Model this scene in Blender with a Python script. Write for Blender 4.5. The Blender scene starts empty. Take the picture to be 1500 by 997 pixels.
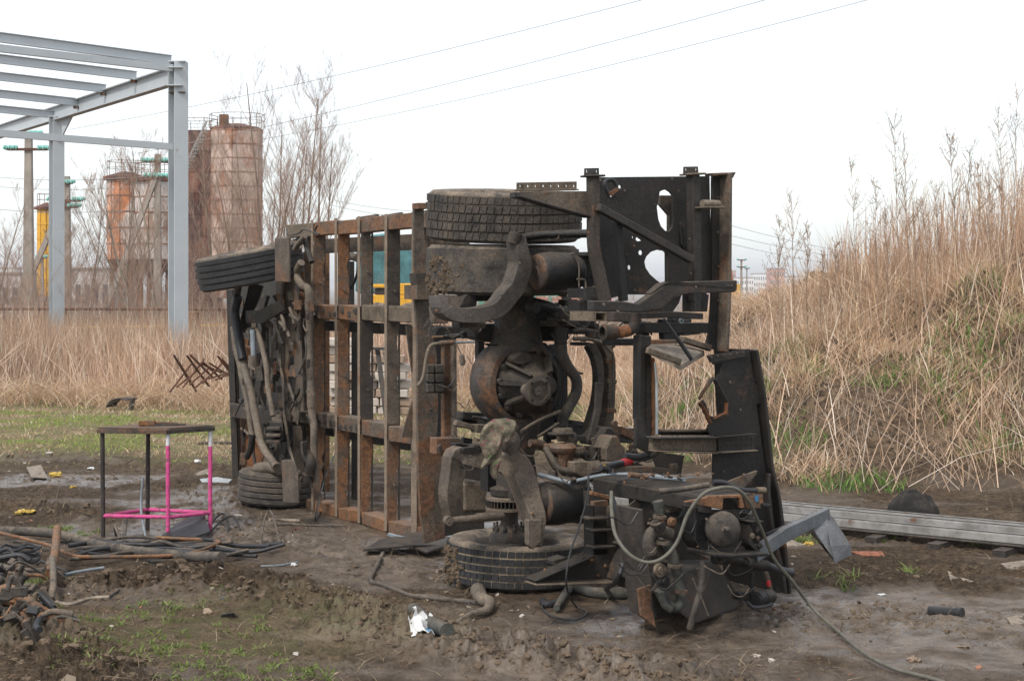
import bpy, math, random
import numpy as np
from mathutils import Vector as V
from mathutils.geometry import tessellate_polygon
random.seed(7); RNG = np.random.default_rng(7)
SC = bpy.context.scene
COL = SC.collection
# ---------------------------------------------------------------- camera
F = 2400.0; EYE = 2.0; HORIZON = 415.0
cam = bpy.data.cameras.new('camera'); camo = bpy.data.objects.new('camera', cam); COL.objects.link(camo)
camo.location = (0, 0, EYE); camo.rotation_euler = (math.radians(90), 0, 0)
cam.sensor_width = 36; cam.lens = F / 1500 * 36
cam.shift_y = -(498.5 - HORIZON) / 1500
cam.clip_start = 0.1; cam.clip_end = 20000
SC.camera = camo
# ---------------------------------------------------------------- world, sun, exposure
SUN_EL, SUN_AZ = math.radians(48), math.radians(215)      # high, behind the camera and to its left, behind thick cloud
w = bpy.data.worlds.new('World'); SC.world = w; w.use_nodes = True
nt = w.node_tree; nt.nodes.clear()
def N(nt, t, **k):
    n = nt.nodes.new(t)
    for a, b in k.items():
        if a.startswith('i_'):
            n.inputs[a[2:].replace('_', ' ')].default_value = b
        else: setattr(n, a, b)
    return n
out = N(nt, 'ShaderNodeOutputWorld'); addn = N(nt, 'ShaderNodeAddShader')
sky = N(nt, 'ShaderNodeTexSky', sky_type='NISHITA', sun_disc=False)
sky.sun_elevation = SUN_EL; sky.sun_rotation = SUN_AZ
b1 = N(nt, 'ShaderNodeBackground'); b1.inputs[1].default_value = 0.05
b2 = N(nt, 'ShaderNodeBackground'); b2.inputs[1].default_value = 0.68
tc = N(nt, 'ShaderNodeTexCoord'); sp = N(nt, 'ShaderNodeSeparateXYZ'); cr = N(nt, 'ShaderNodeValToRGB')
nz = N(nt, 'ShaderNodeTexNoise'); nz.inputs['Scale'].default_value = 3; nz.inputs['Detail'].default_value = 4
ma = N(nt, 'ShaderNodeMath', operation='MULTIPLY_ADD'); ma.inputs[1].default_value = 0.03
el = cr.color_ramp.elements
el[0].position = 0.0; el[0].color = (.74, .80, .86, 1)
el[1].position = 1.0; el[1].color = (1.0, 1.0, 1.0, 1)
for p, c in ((.02, (.76, .81, .865)), (.045, (.83, .865, .90)), (.085, (.90, .915, .93)), (.14, (.94, .945, .96)), (.3, (.98, .98, .99))):
    e = el.new(p); e.color = (*c, 1)
L = nt.links.new
L(tc.outputs['Generated'], sp.inputs[0]); L(tc.outputs['Generated'], nz.inputs['Vector'])
L(nz.outputs['Fac'], ma.inputs[0]); L(sp.outputs['Z'], ma.inputs[2]); L(ma.outputs[0], cr.inputs[0])
L(sky.outputs[0], b1.inputs[0]); L(cr.outputs[0], b2.inputs[0])
L(b1.outputs[0], addn.inputs[0]); L(b2.outputs[0], addn.inputs[1]); L(addn.outputs[0], out.inputs[0])
sl = bpy.data.lights.new('sun', 'SUN'); so = bpy.data.objects.new('sun', sl); COL.objects.link(so)
sl.energy = 2.1; sl.angle = math.radians(10); sl.color = (1, .95, .88)
sd = V((math.sin(SUN_AZ) * math.cos(SUN_EL), math.cos(SUN_AZ) * math.cos(SUN_EL), math.sin(SUN_EL)))
so.rotation_euler = sd.to_track_quat('Z', 'Y').to_euler(); so.location = (0, 0, 30)
SC.view_settings.view_transform = 'Standard'; SC.view_settings.look = 'None'
SC.view_settings.exposure = 0.53; SC.view_settings.gamma = 1
SC.render.engine = 'CYCLES'
SC.cycles.max_bounces = 6; SC.cycles.volume_bounces = 0; SC.cycles.transparent_max_bounces = 8
# ---------------------------------------------------------------- materials
def newmat(name):
    m = bpy.data.materials.new(name); m.use_nodes = True
    nt = m.node_tree; nt.nodes.clear()
    o = N(nt, 'ShaderNodeOutputMaterial'); b = N(nt, 'ShaderNodeBsdfPrincipled')
    nt.links.new(b.outputs[0], o.inputs[0])
    g = N(nt, 'ShaderNodeNewGeometry')
    return m, nt, b, g
def noise(nt, vec, scale, detail=5, rough=.6, lo=None, hi=None):
    n = N(nt, 'ShaderNodeTexNoise'); n.inputs['Scale'].default_value = scale
    n.inputs['Detail'].default_value = detail; n.inputs['Roughness'].default_value = rough
    nt.links.new(vec, n.inputs['Vector'])
    if lo is None: return n.outputs['Fac']
    return mrange(nt, n.outputs['Fac'], lo, hi)
def mrange(nt, val, lo, hi, a=0., b=1.):
    r = N(nt, 'ShaderNodeMapRange'); nt.links.new(val, r.inputs[0])
    for i, x in enumerate((lo, hi, a, b)): r.inputs[i + 1].default_value = x
    return r.outputs[0]
def mix(nt, fac, a, b):
    m = N(nt, 'ShaderNodeMix', data_type='RGBA')
    for s, v in ((0, fac), (6, a), (7, b)):
        if isinstance(v, (int, float)): m.inputs[s].default_value = v
        elif isinstance(v, tuple): m.inputs[s].default_value = (*v, 1)
        else: nt.links.new(v, m.inputs[s])
    return m.outputs[2]
def mul(nt, a, b, op='MULTIPLY'):
    m = N(nt, 'ShaderNodeMath', operation=op)
    for i, v in enumerate((a, b)):
        if isinstance(v, (int, float)): m.inputs[i].default_value = v
        else: nt.links.new(v, m.inputs[i])
    return m.outputs[0]
def bump(nt, b, h, strength=.5, dist=.01):
    n = N(nt, 'ShaderNodeBump'); n.inputs['Strength'].default_value = strength; n.inputs['Distance'].default_value = dist
    nt.links.new(h, n.inputs['Height']); nt.links.new(n.outputs[0], b.inputs['Normal'])
DUST = (.29, .228, .165)
def grime(name, base, rust=.3, dust=.5, rough=.6, rustc=(.21, .09, .042), scale=1., metal=0., base2=None, side=.3, dustc=DUST, clean=False):
    m, nt, b, g = newmat(name)
    pos = g.outputs['Position']
    base2 = base2 or tuple(c * .5 for c in base)
    c = mix(nt, noise(nt, pos, 7 * scale, 8, .75, .4, .6), base, base2)
    rc = mix(nt, noise(nt, pos, 28 * scale, 4, .6, .3, .7), rustc, tuple(x * .32 for x in rustc))
    rf = noise(nt, pos, 4.3 * scale, 8, .72, .66 - .28 * rust, .74 - .25 * rust)
    if rust > 0: c = mix(nt, rf, c, rc)
    sx = N(nt, 'ShaderNodeSeparateXYZ'); nt.links.new(g.outputs['Normal'], sx.inputs[0])
    up = mrange(nt, sx.outputs['Z'], .1, .85, side, 1.)
    df = mul(nt, mul(nt, up, noise(nt, pos, 4.1 * scale, 9, .78, .36, .6)), dust)
    c = mix(nt, df, c, dustc)
    if clean:
        nt.links.new(c, b.inputs['Base Color']); b.inputs['Roughness'].default_value = rough; return m
    fine = noise(nt, pos, 70 * scale, 5, .7, .45, .6)
    c = mix(nt, mul(nt, fine, .55), c, tuple(x * .35 for x in base))
    blot = noise(nt, pos, 2.2 * scale, 9, .8, .55, .62)
    c = mix(nt, mul(nt, blot, .75), c, tuple(x * .3 for x in base))
    nt.links.new(c, b.inputs['Base Color'])
    rr = mrange(nt, df, 0, .5, rough, .92); nt.links.new(rr, b.inputs['Roughness'])
    b.inputs['Metallic'].default_value = metal
    b.inputs['Specular IOR Level'].default_value = .35
    bump(nt, b, noise(nt, pos, 34 * scale, 8, .75), .8, .012)
    return m
def plain(name, col, rough=.7, var=.25, scale=10., bumpd=.004, attr=False, trans=0., spec=.3):
    m, nt, b, g = newmat(name)
    if attr:
        a = N(nt, 'ShaderNodeAttribute'); a.attribute_name = 'Col'; c0 = a.outputs['Color']
        c = mix(nt, mul(nt, noise(nt, g.outputs['Position'], scale, 4, .6, .3, .7), var), c0, tuple(x * .5 for x in col))
    else:
        c = mix(nt, noise(nt, g.outputs['Position'], scale, 5, .65, .3, .7), tuple(x * (1 + var * .5) for x in col), tuple(x * (1 - var) for x in col))
    nt.links.new(c, b.inputs['Base Color']); b.inputs['Roughness'].default_value = rough
    b.inputs['Specular IOR Level'].default_value = spec
    if bumpd: bump(nt, b, noise(nt, g.outputs['Position'], scale * 6, 5), .5, bumpd)
    if trans:
        t = N(nt, 'ShaderNodeBsdfTranslucent'); nt.links.new(c, t.inputs[0])
        ms = N(nt, 'ShaderNodeMixShader'); ms.inputs[0].default_value = trans
        o = [n for n in nt.nodes if n.type == 'OUTPUT_MATERIAL'][0]
        nt.links.new(b.outputs[0], ms.inputs[1]); nt.links.new(t.outputs[0], ms.inputs[2]); nt.links.new(ms.outputs[0], o.inputs[0])
    return m
M = {}
M['frame'] = grime('dusty_brown_frame_steel', (.115, .09, .068), .5, .6, .6, side=.38, base2=(.05, .04, .031))
M['rusty'] = grime('rusted_frame_steel', (.12, .09, .068), 1., .5, .7, rustc=(.30, .12, .04), side=.38, base2=(.06, .044, .034))
M['black'] = grime('black_greasy_steel', (.015, .014, .0135), .22, .55, .45, side=.30, dustc=(.13, .10, .075))
M['blackdust'] = grime('black_steel_with_mud', (.028, .025, .022), .2, .6, .45, side=.2, dustc=(.15, .115, .085))
M['arm'] = grime('grey_brown_cast_steel', (.14, .113, .09), .2, .7, .5, side=.5, base2=(.065, .052, .042), dustc=(.29, .225, .16))
M['grease'] = grime('oily_axle_casing', (.022, .019, .017), .35, .5, .5, rustc=(.15, .07, .035), side=.3)
M['axlerim'] = grime('rust_edged_axle_casing', (.05, .045, .045), .75, .4, .5, rustc=(.19, .085, .035), side=.3)
M['rubber'] = grime('muddy_tyre_rubber', (.034, .034, .035), 0, 1., .75, side=.34, dustc=(.30, .235, .17), scale=1.6)
M['groovedark'] = plain('dirt_in_worn_groove', (.06, .05, .038), .95, .4, 14)
M['groove'] = plain('mud_packed_tyre_groove', (.25, .20, .14), .95, .4, 14)
M['treadrub'] = grime('tread_rubber', (.030, .032, .037), 0, .5, .6, side=.22, dustc=(.17, .14, .10), scale=2)
M['airbag'] = grime('air_spring_rubber', (.013, .0135, .015), 0, .35, .33, side=.1)
M['pipe'] = grime('dusty_grey_pipe', (.15, .125, .10), .1, .7, .6, side=.6)
M['hose'] = plain('black_hose_rubber', (.028, .028, .030), .45, .4, 20, .002)
M['hosedust'] = grime('muddy_hose_rubber', (.055, .052, .05), 0, .7, .7, side=.4, scale=2)
M['greyhose'] = plain('grey_green_hose', (.125, .118, .095), .6, .35, 16, .002)
M['green_wrap'] = grime('torn_green_insulation', (.07, .085, .078), 0, .55, .6, side=.35, scale=2.5, base2=(.02, .022, .02))
M['alu'] = plain('light_blue_grey_rod', (.20, .23, .25), .4, .3, 15)
M['orange'] = grime('orange_rust_sheet', (.17, .08, .04), 1., .3, .7, rustc=(.30, .11, .035))
M['wood'] = plain('weathered_grey_board', (.25, .205, .16), .85, .6, 22)
M['lightmetal'] = plain('pale_painted_edge', (.42, .45, .46), .6, .35, 9)
M['greysteel'] = grime('primer_grey_steel', (.43, .465, .485), .10, .12, .5, rustc=(.45, .3, .2), scale=.3, base2=(.40, .435, .455), side=.2, dustc=(.4, .33, .26), clean=True)
M['greyside'] = grime('bluish_grey_bracket_steel', (.15, .165, .18), .1, .35, .4, base2=(.1, .11, .12), side=.1)
M['pink'] = grime('chipped_pink_paint', (.78, .095, .33), .45, .45, .5, base2=(.74, .07, .28), rustc=(.25, .14, .12), scale=4, side=.1)
M['darktube'] = grime('bare_dark_tube', (.05, .042, .038), .3, .3, .5, scale=2)
M['tabletop'] = grime('rusty_table_sheet', (.10, .075, .06), .8, .35, .6, scale=2, rustc=(.2, .1, .06))
M['whitechip'] = plain('chipped_white_paint', (.62, .6, .6), .5, .3, 20)
M['rebar'] = grime('rusty_bar', (.12, .06, .04), .9, .1, .8, rustc=(.22, .09, .05))
M['concrete'] = plain('weathered_concrete', (.30, .26, .22), .9, .3, 2)
M['glassins'] = plain('green_glass_insulator', (.25, .55, .48), .2, .3, 8, spec=.7)
M['bark'] = plain('dry_grey_brown_bark', (.24, .18, .135), .9, .4, 4)
M['twig'] = plain('reddish_brown_twigs', (.36, .25, .19), .9, .3, 2, 0)
M['bark2'] = plain('grey_willow_bark', (.24, .21, .165), .9, .4, 4)
M['reed'] = plain('dry_reed_straw', (.45, .32, .2), .85, .2, 1.2, 0, attr=True, trans=.25)
M['armdark'] = grime('worn_dark_arm_steel', (.075, .063, .054), .12, .45, .36, side=.25, base2=(.03, .026, .023), dustc=(.25, .195, .14))
M['flange'] = grime('dusty_flange_edge', (.24, .185, .135), .35, .8, .75, side=.6, base2=(.16, .12, .09), rustc=(.28, .13, .06))
M['blackoil'] = grime('oily_black_steel', (.010, .0095, .009), .12, .2, .22, side=.05)
M['blackgrey'] = grime('worn_grey_black_steel', (.05, .048, .046), .12, .35, .5, side=.2, base2=(.016, .015, .015))
M['mudcake'] = grime('mud_caked_steel', (.10, .08, .06), .2, .95, .85, side=.7, dustc=(.24, .185, .13))
M['framedark'] = grime('dark_greasy_frame', (.04, .032, .026), .35, .45, .55, side=.3)
M['framerust'] = grime('scaly_frame', (.13, .095, .07), .9, .5, .75, rustc=(.25, .11, .05), side=.4)
M['yellow'] = grime('yellow_machine_paint', (.78, .42, .03), .15, .1, .5, base2=(.7, .36, .03), scale=.6)
M['teal'] = plain('blue_green_netting', (.10, .24, .25), .9, .45, 2.2, .02)
M['greenw'] = grime('green_wagon_paint', (.13, .34, .25), .2, .1, .6, base2=(.11, .28, .21), scale=.3)
M['redw'] = grime('faded_red_panel', (.42, .20, .15), .2, .1, .7, base2=(.36, .18, .13), scale=.3)
M['white'] = plain('white_plastic', (.6, .6, .585), .5, .15, 20)
M['blue'] = plain('blue_plastic', (.05, .17, .32), .5, .2, 20)
M['yellowp'] = plain('yellow_plastic', (.50, .34, .07), .6, .8, 25)
M['red'] = plain('red_plastic', (.5, .035, .04), .4, .3, 20)
M['orangep'] = plain('orange_brick_red', (.33, .13, .075), .9, .7, 30)
M['cloth'] = grime('black_cloth', (.020, .019, .019), 0, .15, .9, side=.1, scale=2)
M['rag'] = plain('dirty_patterned_rag', (.20, .17, .12), .95, .6, 30)
M['mudclod'] = plain('mud_clod', (.125, .09, .06), .92, .5, 6, .02)
M['cable'] = plain('thin_wire', (.03, .03, .03), .5, .1, 10, 0)
M['powerline'] = plain('grey_power_line', (.35, .35, .36), .7, .1, 1, 0)
M['brickpale'] = plain('pale_stone_block', (.50, .44, .38), .9, .3, 3)
M['brickbrown'] = plain('brown_stone_block', (.30, .22, .16), .9, .3, 3)
M['rail'] = grime('galvanised_profile', (.30, .295, .285), .16, .35, .38, scale=.8, side=.35, dustc=(.24, .2, .15), base2=(.17, .165, .155), clean=True)
M['raildark'] = grime('dirty_shaded_profile_web', (.09, .083, .072), .2, .6, .6, scale=1.5, side=.5)  # web colour darkened to stand in for shade between the channel flanges
M['leaf'] = plain('green_weed_leaf', (.16, .26, .05), .7, .3, 5, 0, attr=True, trans=.3)
# ---------------------------------------------------------------- naming helpers
def tag(o, label=None, cat=None, group=None, kind=None):
    for k, v in (('label', label), ('category', cat), ('group', group), ('kind', kind)):
        if v: o[k] = v
    return o
def thing(name, loc, label, cat, group=None):
    o = bpy.data.objects.new(name, None); COL.objects.link(o); o.location = loc
    o.empty_display_size = .1
    return tag(o, label, cat, group)
def worldloc(o):
    p = V((0, 0, 0))
    while o: p = p + o.location; o = o.parent
    return p
def link(name, me, parent=None):
    o = bpy.data.objects.new(name, me); COL.objects.link(o)
    if parent is not None: o.parent = parent
    return o
# ---------------------------------------------------------------- mesh builder (world coordinates in, object at its parent's base)
class MB:
    def __init__(s): s.v = []; s.f = []; s.sm = []
    def add(s, vs, fs, smooth=False):
        n = len(s.v); s.v += [tuple(x) for x in vs]
        s.f += [tuple(i + n for i in f) for f in fs]; s.sm += [smooth] * len(fs)
        return s
    def beam(s, p0, p1, w, h, side=None, w1=None, h1=None):
        p0, p1 = V(p0), V(p1); d = (p1 - p0).normalized()
        side = V(side) if side is not None else V((0, 0, 1)).cross(d)
        if side.length < 1e-4: side = V((1, 0, 0))
        side = (side - d * side.dot(d)).normalized(); up = d.cross(side)
        w1 = w if w1 is None else w1; h1 = h if h1 is None else h1
        vs = []
        for p, a, b in ((p0, w, h), (p1, w1, h1)):
            for i, j in ((-1, -1), (1, -1), (1, 1), (-1, 1)):
                vs.append(p + side * (i * a / 2) + up * (j * b / 2))
        s.add(vs, [(3, 2, 1, 0), (4, 5, 6, 7), (0, 1, 5, 4), (1, 2, 6, 5), (2, 3, 7, 6), (3, 0, 4, 7)])
        return s
    def tube(s, pts, r, n=8, cap=True, r1=None, closed=False):
        pts = [V(p) for p in pts]; m = len(pts)
        rs = r if isinstance(r, (list, tuple)) else [r + ((r1 if r1 is not None else r) - r) * i / max(1, m - 1) for i in range(m)]
        up = V((0, 0, 1)); vs = []; prev = None
        for i, p in enumerate(pts):
            d = (pts[min(i + 1, m - 1)] - pts[max(i - 1, 0)])
            d = d.normalized() if d.length > 1e-9 else V((1, 0, 0))
            a = prev if prev is not None else (up if abs(d.z) < .9 else V((1, 0, 0)))
            a = (a - d * a.dot(d))
            if a.length < 1e-5: a = d.orthogonal()
            a.normalize(); b = d.cross(a); prev = a
            for k in range(n):
                t = 2 * math.pi * k / n
                vs.append(p + (a * math.cos(t) + b * math.sin(t)) * rs[i])
        fs = [(i * n + k, i * n + (k + 1) % n, (i + 1) * n + (k + 1) % n, (i + 1) * n + k) for i in range(m - 1) for k in range(n)]
        if cap: fs += [tuple(range(n - 1, -1, -1)), tuple((m - 1) * n + k for k in range(n))]
        s.add(vs, fs, True); return s
    def lathe(s, c, ax, prof, n=32, smooth=True, ref=None):
        c = V(c); ax = V(ax).normalized(); a = (V(ref) if ref is not None else ax.orthogonal()); a = (a - ax * a.dot(ax)).normalized(); b = ax.cross(a)
        m = len(prof); vs = []
        for r, h in prof:
            for k in range(n):
                t = 2 * math.pi * k / n
                vs.append(c + ax * h + (a * math.cos(t) + b * math.sin(t)) * max(r, 1e-4))
        fs = [(i * n + k, (i + 1) * n + k, (i + 1) * n + (k + 1) % n, i * n + (k + 1) % n) for i in range(m - 1) for k in range(n)]
        s.add(vs, fs, smooth); return s
    def prism(s, loops, off):
        """loops: [outer, hole, ...] lists of 3D points; off: extrusion vector"""
        loops = [[V(p) for p in l] for l in loops]; off = V(off)
        flat = [p for l in loops for p in l]; n = len(flat)
        tri = tessellate_polygon(loops)
        fs = [tuple(t) for t in tri] + [tuple(i + n for i in reversed(t)) for t in tri]
        st = 0
        for l in loops:
            k = len(l)
            for i in range(k): fs.append((st + i, st + (i + 1) % k, st + (i + 1) % k + n, st + i + n))
            st += k
        s.add(flat + [p + off for p in flat], fs); return s
    def sweep(s, pts, ws, ds, nrm):
        """rectangular section swept along pts; ws = width in the plane, ds = depth along nrm"""
        pts = [V(p) for p in pts]; nrm = V(nrm).normalized(); m = len(pts)
        if not isinstance(ws, (list, tuple)): ws = [ws] * m
        if not isinstance(ds, (list, tuple)): ds = [ds] * m
        vs = []
        for i, p in enumerate(pts):
            d0 = (pts[i] - pts[i - 1]).normalized() if i else (pts[1] - pts[0]).normalized()
            d1 = (pts[i + 1] - pts[i]).normalized() if i < m - 1 else d0
            d = (d0 + d1).normalized(); k = 1 / max(.5, d.dot(d0))
            sd = d.cross(nrm).normalized() * ws[i] / 2 * k; n2 = nrm * ds[i] / 2
            vs += [p - sd - n2, p + sd - n2, p + sd + n2, p - sd + n2]
        fs = [(0, 1, 2, 3), tuple((m - 1) * 4 + j for j in (3, 2, 1, 0))]
        for i in range(m - 1):
            for j in range(4):
                fs.append((i * 4 + j, (i + 1) * 4 + j, (i + 1) * 4 + (j + 1) % 4, i * 4 + (j + 1) % 4))
        s.add(vs, fs); return s
    def ball(s, c, rx, ry, rz, seed=0, amp=.25, n=7, m=5):
        rnd = random.Random(seed); vs = []; c = V(c)
        vs.append(c + V((0, 0, rz)))
        for i in range(1, m):
            ph = math.pi * i / m
            for k in range(n):
                t = 2 * math.pi * (k + .5 * (i % 2)) / n; q = 1 + rnd.uniform(-amp, amp)
                vs.append(c + V((rx * math.sin(ph) * math.cos(t) * q, ry * math.sin(ph) * math.sin(t) * q, rz * math.cos(ph) * q)))
        vs.append(c - V((0, 0, rz)))
        fs = [(0, 1 + k, 1 + (k + 1) % n) for k in range(n)]
        for i in range(m - 2):
            for k in range(n): fs.append((1 + i * n + k, 1 + (i + 1) * n + k, 1 + (i + 1) * n + (k + 1) % n, 1 + i * n + (k + 1) % n))
        e = len(vs) - 1; st = 1 + (m - 2) * n
        fs += [(e, st + (k + 1) % n, st + k) for k in range(n)]
        s.add(vs, fs, False); return s
    def build(s, name, mat, parent=None, bevel=0, fix=True, origin=None):
        off = worldloc(parent) if parent is not None else (V(origin) if origin is not None else V((0, 0, 0)))
        me = bpy.data.meshes.new(name)
        me.from_pydata([(x - off.x, y - off.y, z - off.z) for x, y, z in s.v], [], s.f)
        me.materials.append(mat)
        me.polygons.foreach_set('use_smooth', s.sm)
        if fix:
            import bmesh
            bm = bmesh.new(); bm.from_mesh(me); bmesh.ops.recalc_face_normals(bm, faces=bm.faces)
            for e in bm.edges:
                if len(e.link_faces) == 2 and e.calc_face_angle(0) > .8: e.smooth = False
            bm.to_mesh(me); bm.free()
        me.update()
        o = link(name, me, parent)
        if parent is None and origin is not None: o.location = off
        if bevel:
            b = o.modifiers.new('bevel', 'BEVEL'); b.width = bevel; b.segments = 1; b.limit_method = 'ANGLE'; b.angle_limit = .7
        return o
def smooth(pts, k=4):
    pts = [V(p) for p in pts]
    if len(pts) < 3: return pts
    P_ = [pts[0] * 2 - pts[1]] + pts + [pts[-1] * 2 - pts[-2]]; r = []
    for i in range(1, len(P_) - 2):
        a, b, c, d = P_[i - 1:i + 3]
        for j in range(k):
            t = j / k
            r.append(.5 * ((2 * b) + (c - a) * t + (2 * a - 5 * b + 4 * c - d) * t * t + (3 * b - a - 3 * c + d) * t ** 3))
    r.append(pts[-1]); return r
# surveyed directions: where the ray through photo coordinates meets a given plane of the place
EYEP = V((0, 0, EYE))
def ray(px, py): return V(((px - 750) / F, 1, -(py - HORIZON) / F))
def P(px, py, Y): return EYEP + ray(px, py) * Y
def G(px, py, z=0.):
    return EYEP + ray(px, py) * ((EYE - z) * F / (py - HORIZON))
U = V((.52, -.8542, 0)).normalized(); VV = V((U.y, -U.x, 0)); R0 = V((.03, 11, 0))
def PS(px, py, s): r = ray(px, py); return EYEP + r * ((s + (R0 - EYEP).dot(U)) / r.dot(U))
def PT(px, py, t): r = ray(px, py); return EYEP + r * ((t + (R0 - EYEP).dot(VV)) / r.dot(VV))
def W(s, t, z): return V((R0.x, R0.y, 0)) + U * s + VV * t + V((0, 0, z))
def zz(ox, oy, sc): return lambda *a: [(ox + x / sc, oy + y / sc) for x, y in a]
ZA = zz(600, 220, 4.533); ZB = zz(820, 220, 4.533); ZC = zz(600, 420, 4.533); ZD = zz(840, 420, 4.533)
ZE = zz(600, 620, 3.833); ZF = zz(780, 620, 3.216); ZG = zz(270, 300, 4.155); ZH = zz(270, 520, 4.155)
ZI = zz(420, 300, 3.835); ZJ = zz(400, 540, 3.561); ZK = zz(800, 560, 6.23); ZL = zz(1000, 680, 4.533); ZM = zz(640, 440, 6.818)
# ---------------------------------------------------------------- noise
_perm = np.random.default_rng(3).permutation(512)
def vnoise(x, y, seed=0):
    xi = np.floor(x).astype(int); yi = np.floor(y).astype(int); xf = x - xi; yf = y - yi
    def h(a, b): return _perm[(_perm[(a + seed * 17) & 511] + b) & 511] / 511.
    u = xf * xf * (3 - 2 * xf); v = yf * yf * (3 - 2 * yf)
    return (h(xi, yi) * (1 - u) + h(xi + 1, yi) * u) * (1 - v) + (h(xi, yi + 1) * (1 - u) + h(xi + 1, yi + 1) * u) * v
def fbm(x, y, oct=4, seed=0, gain=.5, ridge=False):
    r = np.zeros_like(x); a = 1.; t = 0.
    for i in range(oct):
        n = vnoise(x * 2 ** i + i * 7.3, y * 2 ** i + i * 3.7, seed + i)
        if ridge: n = 1 - np.abs(2 * n - 1)
        r += n * a; t += a; a *= gain
    return r / t
def sstep(a, b, x): t = np.clip((x - a) / (b - a), 0, 1); return t * t * (3 - 2 * t)
def seg_dist(x, y, pts):
    d = np.full_like(x, 1e9)
    for (a, b), (c, e) in zip(pts[:-1], pts[1:]):
        l = (c - a) ** 2 + (e - b) ** 2
        t = np.clip(((x - a) * (c - a) + (y - b) * (e - b)) / l, 0, 1)
        d = np.minimum(d, np.hypot(x - a - t * (c - a), y - b - t * (e - b)))
    return d
def gp(*a): return [tuple(G(px, py)[:2]) for px, py in a]
RIDGE1 = gp((110, 865), (250, 850), (400, 868), (520, 905), (620, 935), (760, 962), (900, 985), (1050, 1020))
RIDGE2 = gp((-80, 905), (0, 915), (70, 940), (120, 985), (130, 1050))
RUTS = [gp((-60, 700), (150, 705), (300, 720), (335, 735)), gp((-40, 742), (120, 752), (330, 757), (400, 790), (560, 830)),
        gp((1150, 850), (1300, 835), (1560, 850)), gp((1130, 905), (1300, 900), (1560, 925)), gp((-60, 668), (100, 672), (330, 690))]
PUDDLES = gp((355, 748), (90, 705), (330, 727), (1260, 930), (1190, 895), (1010, 940), (1120, 905), (700, 915), (620, 770), (1370, 895), (250, 775), (1440, 905), (800, 975), (430, 775), (560, 800), (640, 840))
def mound(x, y):
    # earth bank on the right: its foot runs from behind the wreck to the right and comes nearer
    foot = 15.6 + np.where(x < 3.0, (3.0 - x) * 2.3, 0) - np.clip(x - 5., 0, 9) * .1
    d = (y - foot) * 1.22
    top = 2.1 * sstep(-.4, 6.6, x) + .25 * sstep(5, 9, x)
    return top * sstep(-.2, 5.4, d + .5 * (fbm(x * .5, y * .5, 3, 9) - .5)) * (1 - sstep(17, 30, d)), d
def hgt(x, y, fine=True):
    x = np.asarray(x, float); y = np.asarray(y, float)
    md, dm = mound(x, y)
    h = .10 * (fbm(x * .35, y * .35, 3, 1) - .5) * sstep(2.0, 5, np.hypot(x - .3, y - 11)) + md
    churn = sstep(.55, 0, seg_dist(x, y, RIDGE1)) * .9 + sstep(.5, 0, seg_dist(x, y, RIDGE2)) * 1.1
    for r in RUTS: churn = churn + .28 * sstep(.7, .1, seg_dist(x, y, r))
    churn = np.clip(churn, 0, 1.1)
    pud = np.zeros_like(x)
    for a, b in PUDDLES: pud = np.maximum(pud, sstep(1.0, .3, np.hypot((x - a) / 1.25, (y - b) / .85) + .9 * (fbm(x * 3, y * 3, 3, 5) - .5)))
    clod = fbm(x * 3.2, y * 3.2, 5, 11, .62, True)
    wx = x + .12 * (fbm(x * 5, y * 5, 3, 63) - .5); wy = y + .16 * (fbm(x * 5, y * 5, 3, 67) - .5)
    crumb = 1 - fbm(wx * 8, wy * 6, 5, 33, .62, True)
    h = h + churn * (.035 + .15 * (clod - .5) * 1.3 + .17 * (crumb - .42) + .05 * sstep(.48, .56, fbm(wx * 16, wy * 12, 2, 35)))
    if fine:
        lum = sstep(.42, .62, fbm(x * 1.1, y * 1.1, 3, 41))
        h = h + (1 - pud) * ((.016 + .026 * lum) * (fbm(x * 7, y * 7, 5, 21, .75, True) - .5) * (1 + 2.0 * sstep(.2, 1, md)) + (.010 + .034 * lum) * (.5 - fbm(wx * 20, wy * 16, 4, 37, .7, True)))
        h = h + .5 * md * (fbm(x * 1.3, y * 1.3, 3, 51) - .5)
        for r in RUTS: h = h - .05 * sstep(.16, .04, seg_dist(x, y, r)) * (1 - pud)
    h = h - .012 * pud * (md < .02)
    h = h - 14 * sstep(110, 400, y) 
    return h
def hz(x, y): return float(hgt(np.array([x]), np.array([y]))[0])
def on(px, py, lift=0.):
    """ground point seen at photo position, with the real ground height"""
    z = 0.
    for _ in range(6):
        p = G(px, py, z); z = hz(p.x, p.y)
    return V((p.x, p.y, z + lift))
# ---------------------------------------------------------------- ground
def grid_mesh(name, X, Y, Z, mat, cols=None):
    ny, nx = X.shape
    me = bpy.data.meshes.new(name)
    co = np.stack([X, Y, Z], -1).reshape(-1, 3).astype(np.float32)
    idx = np.arange(ny * nx).reshape(ny, nx)
    q = np.stack([idx[:-1, :-1], idx[:-1, 1:], idx[1:, 1:], idx[1:, :-1]], -1).reshape(-1, 4)
    me.vertices.add(len(co)); me.vertices.foreach_set('co', co.ravel())
    me.loops.add(q.size); me.loops.foreach_set('vertex_index', q.ravel().astype(np.int32))
    me.polygons.add(len(q)); me.polygons.foreach_set('loop_start', np.arange(0, q.size, 4, dtype=np.int32))
    me.polygons.foreach_set('use_smooth', np.ones(len(q), bool))
    me.update(calc_edges=True)
    if cols is not None:
        a = me.color_attributes.new('Mask', 'FLOAT_COLOR', 'POINT'); a.data.foreach_set('color', cols.reshape(-1, 4).astype(np.float32).ravel())
    me.materials.append(mat)
    return link(name, me)
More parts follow.
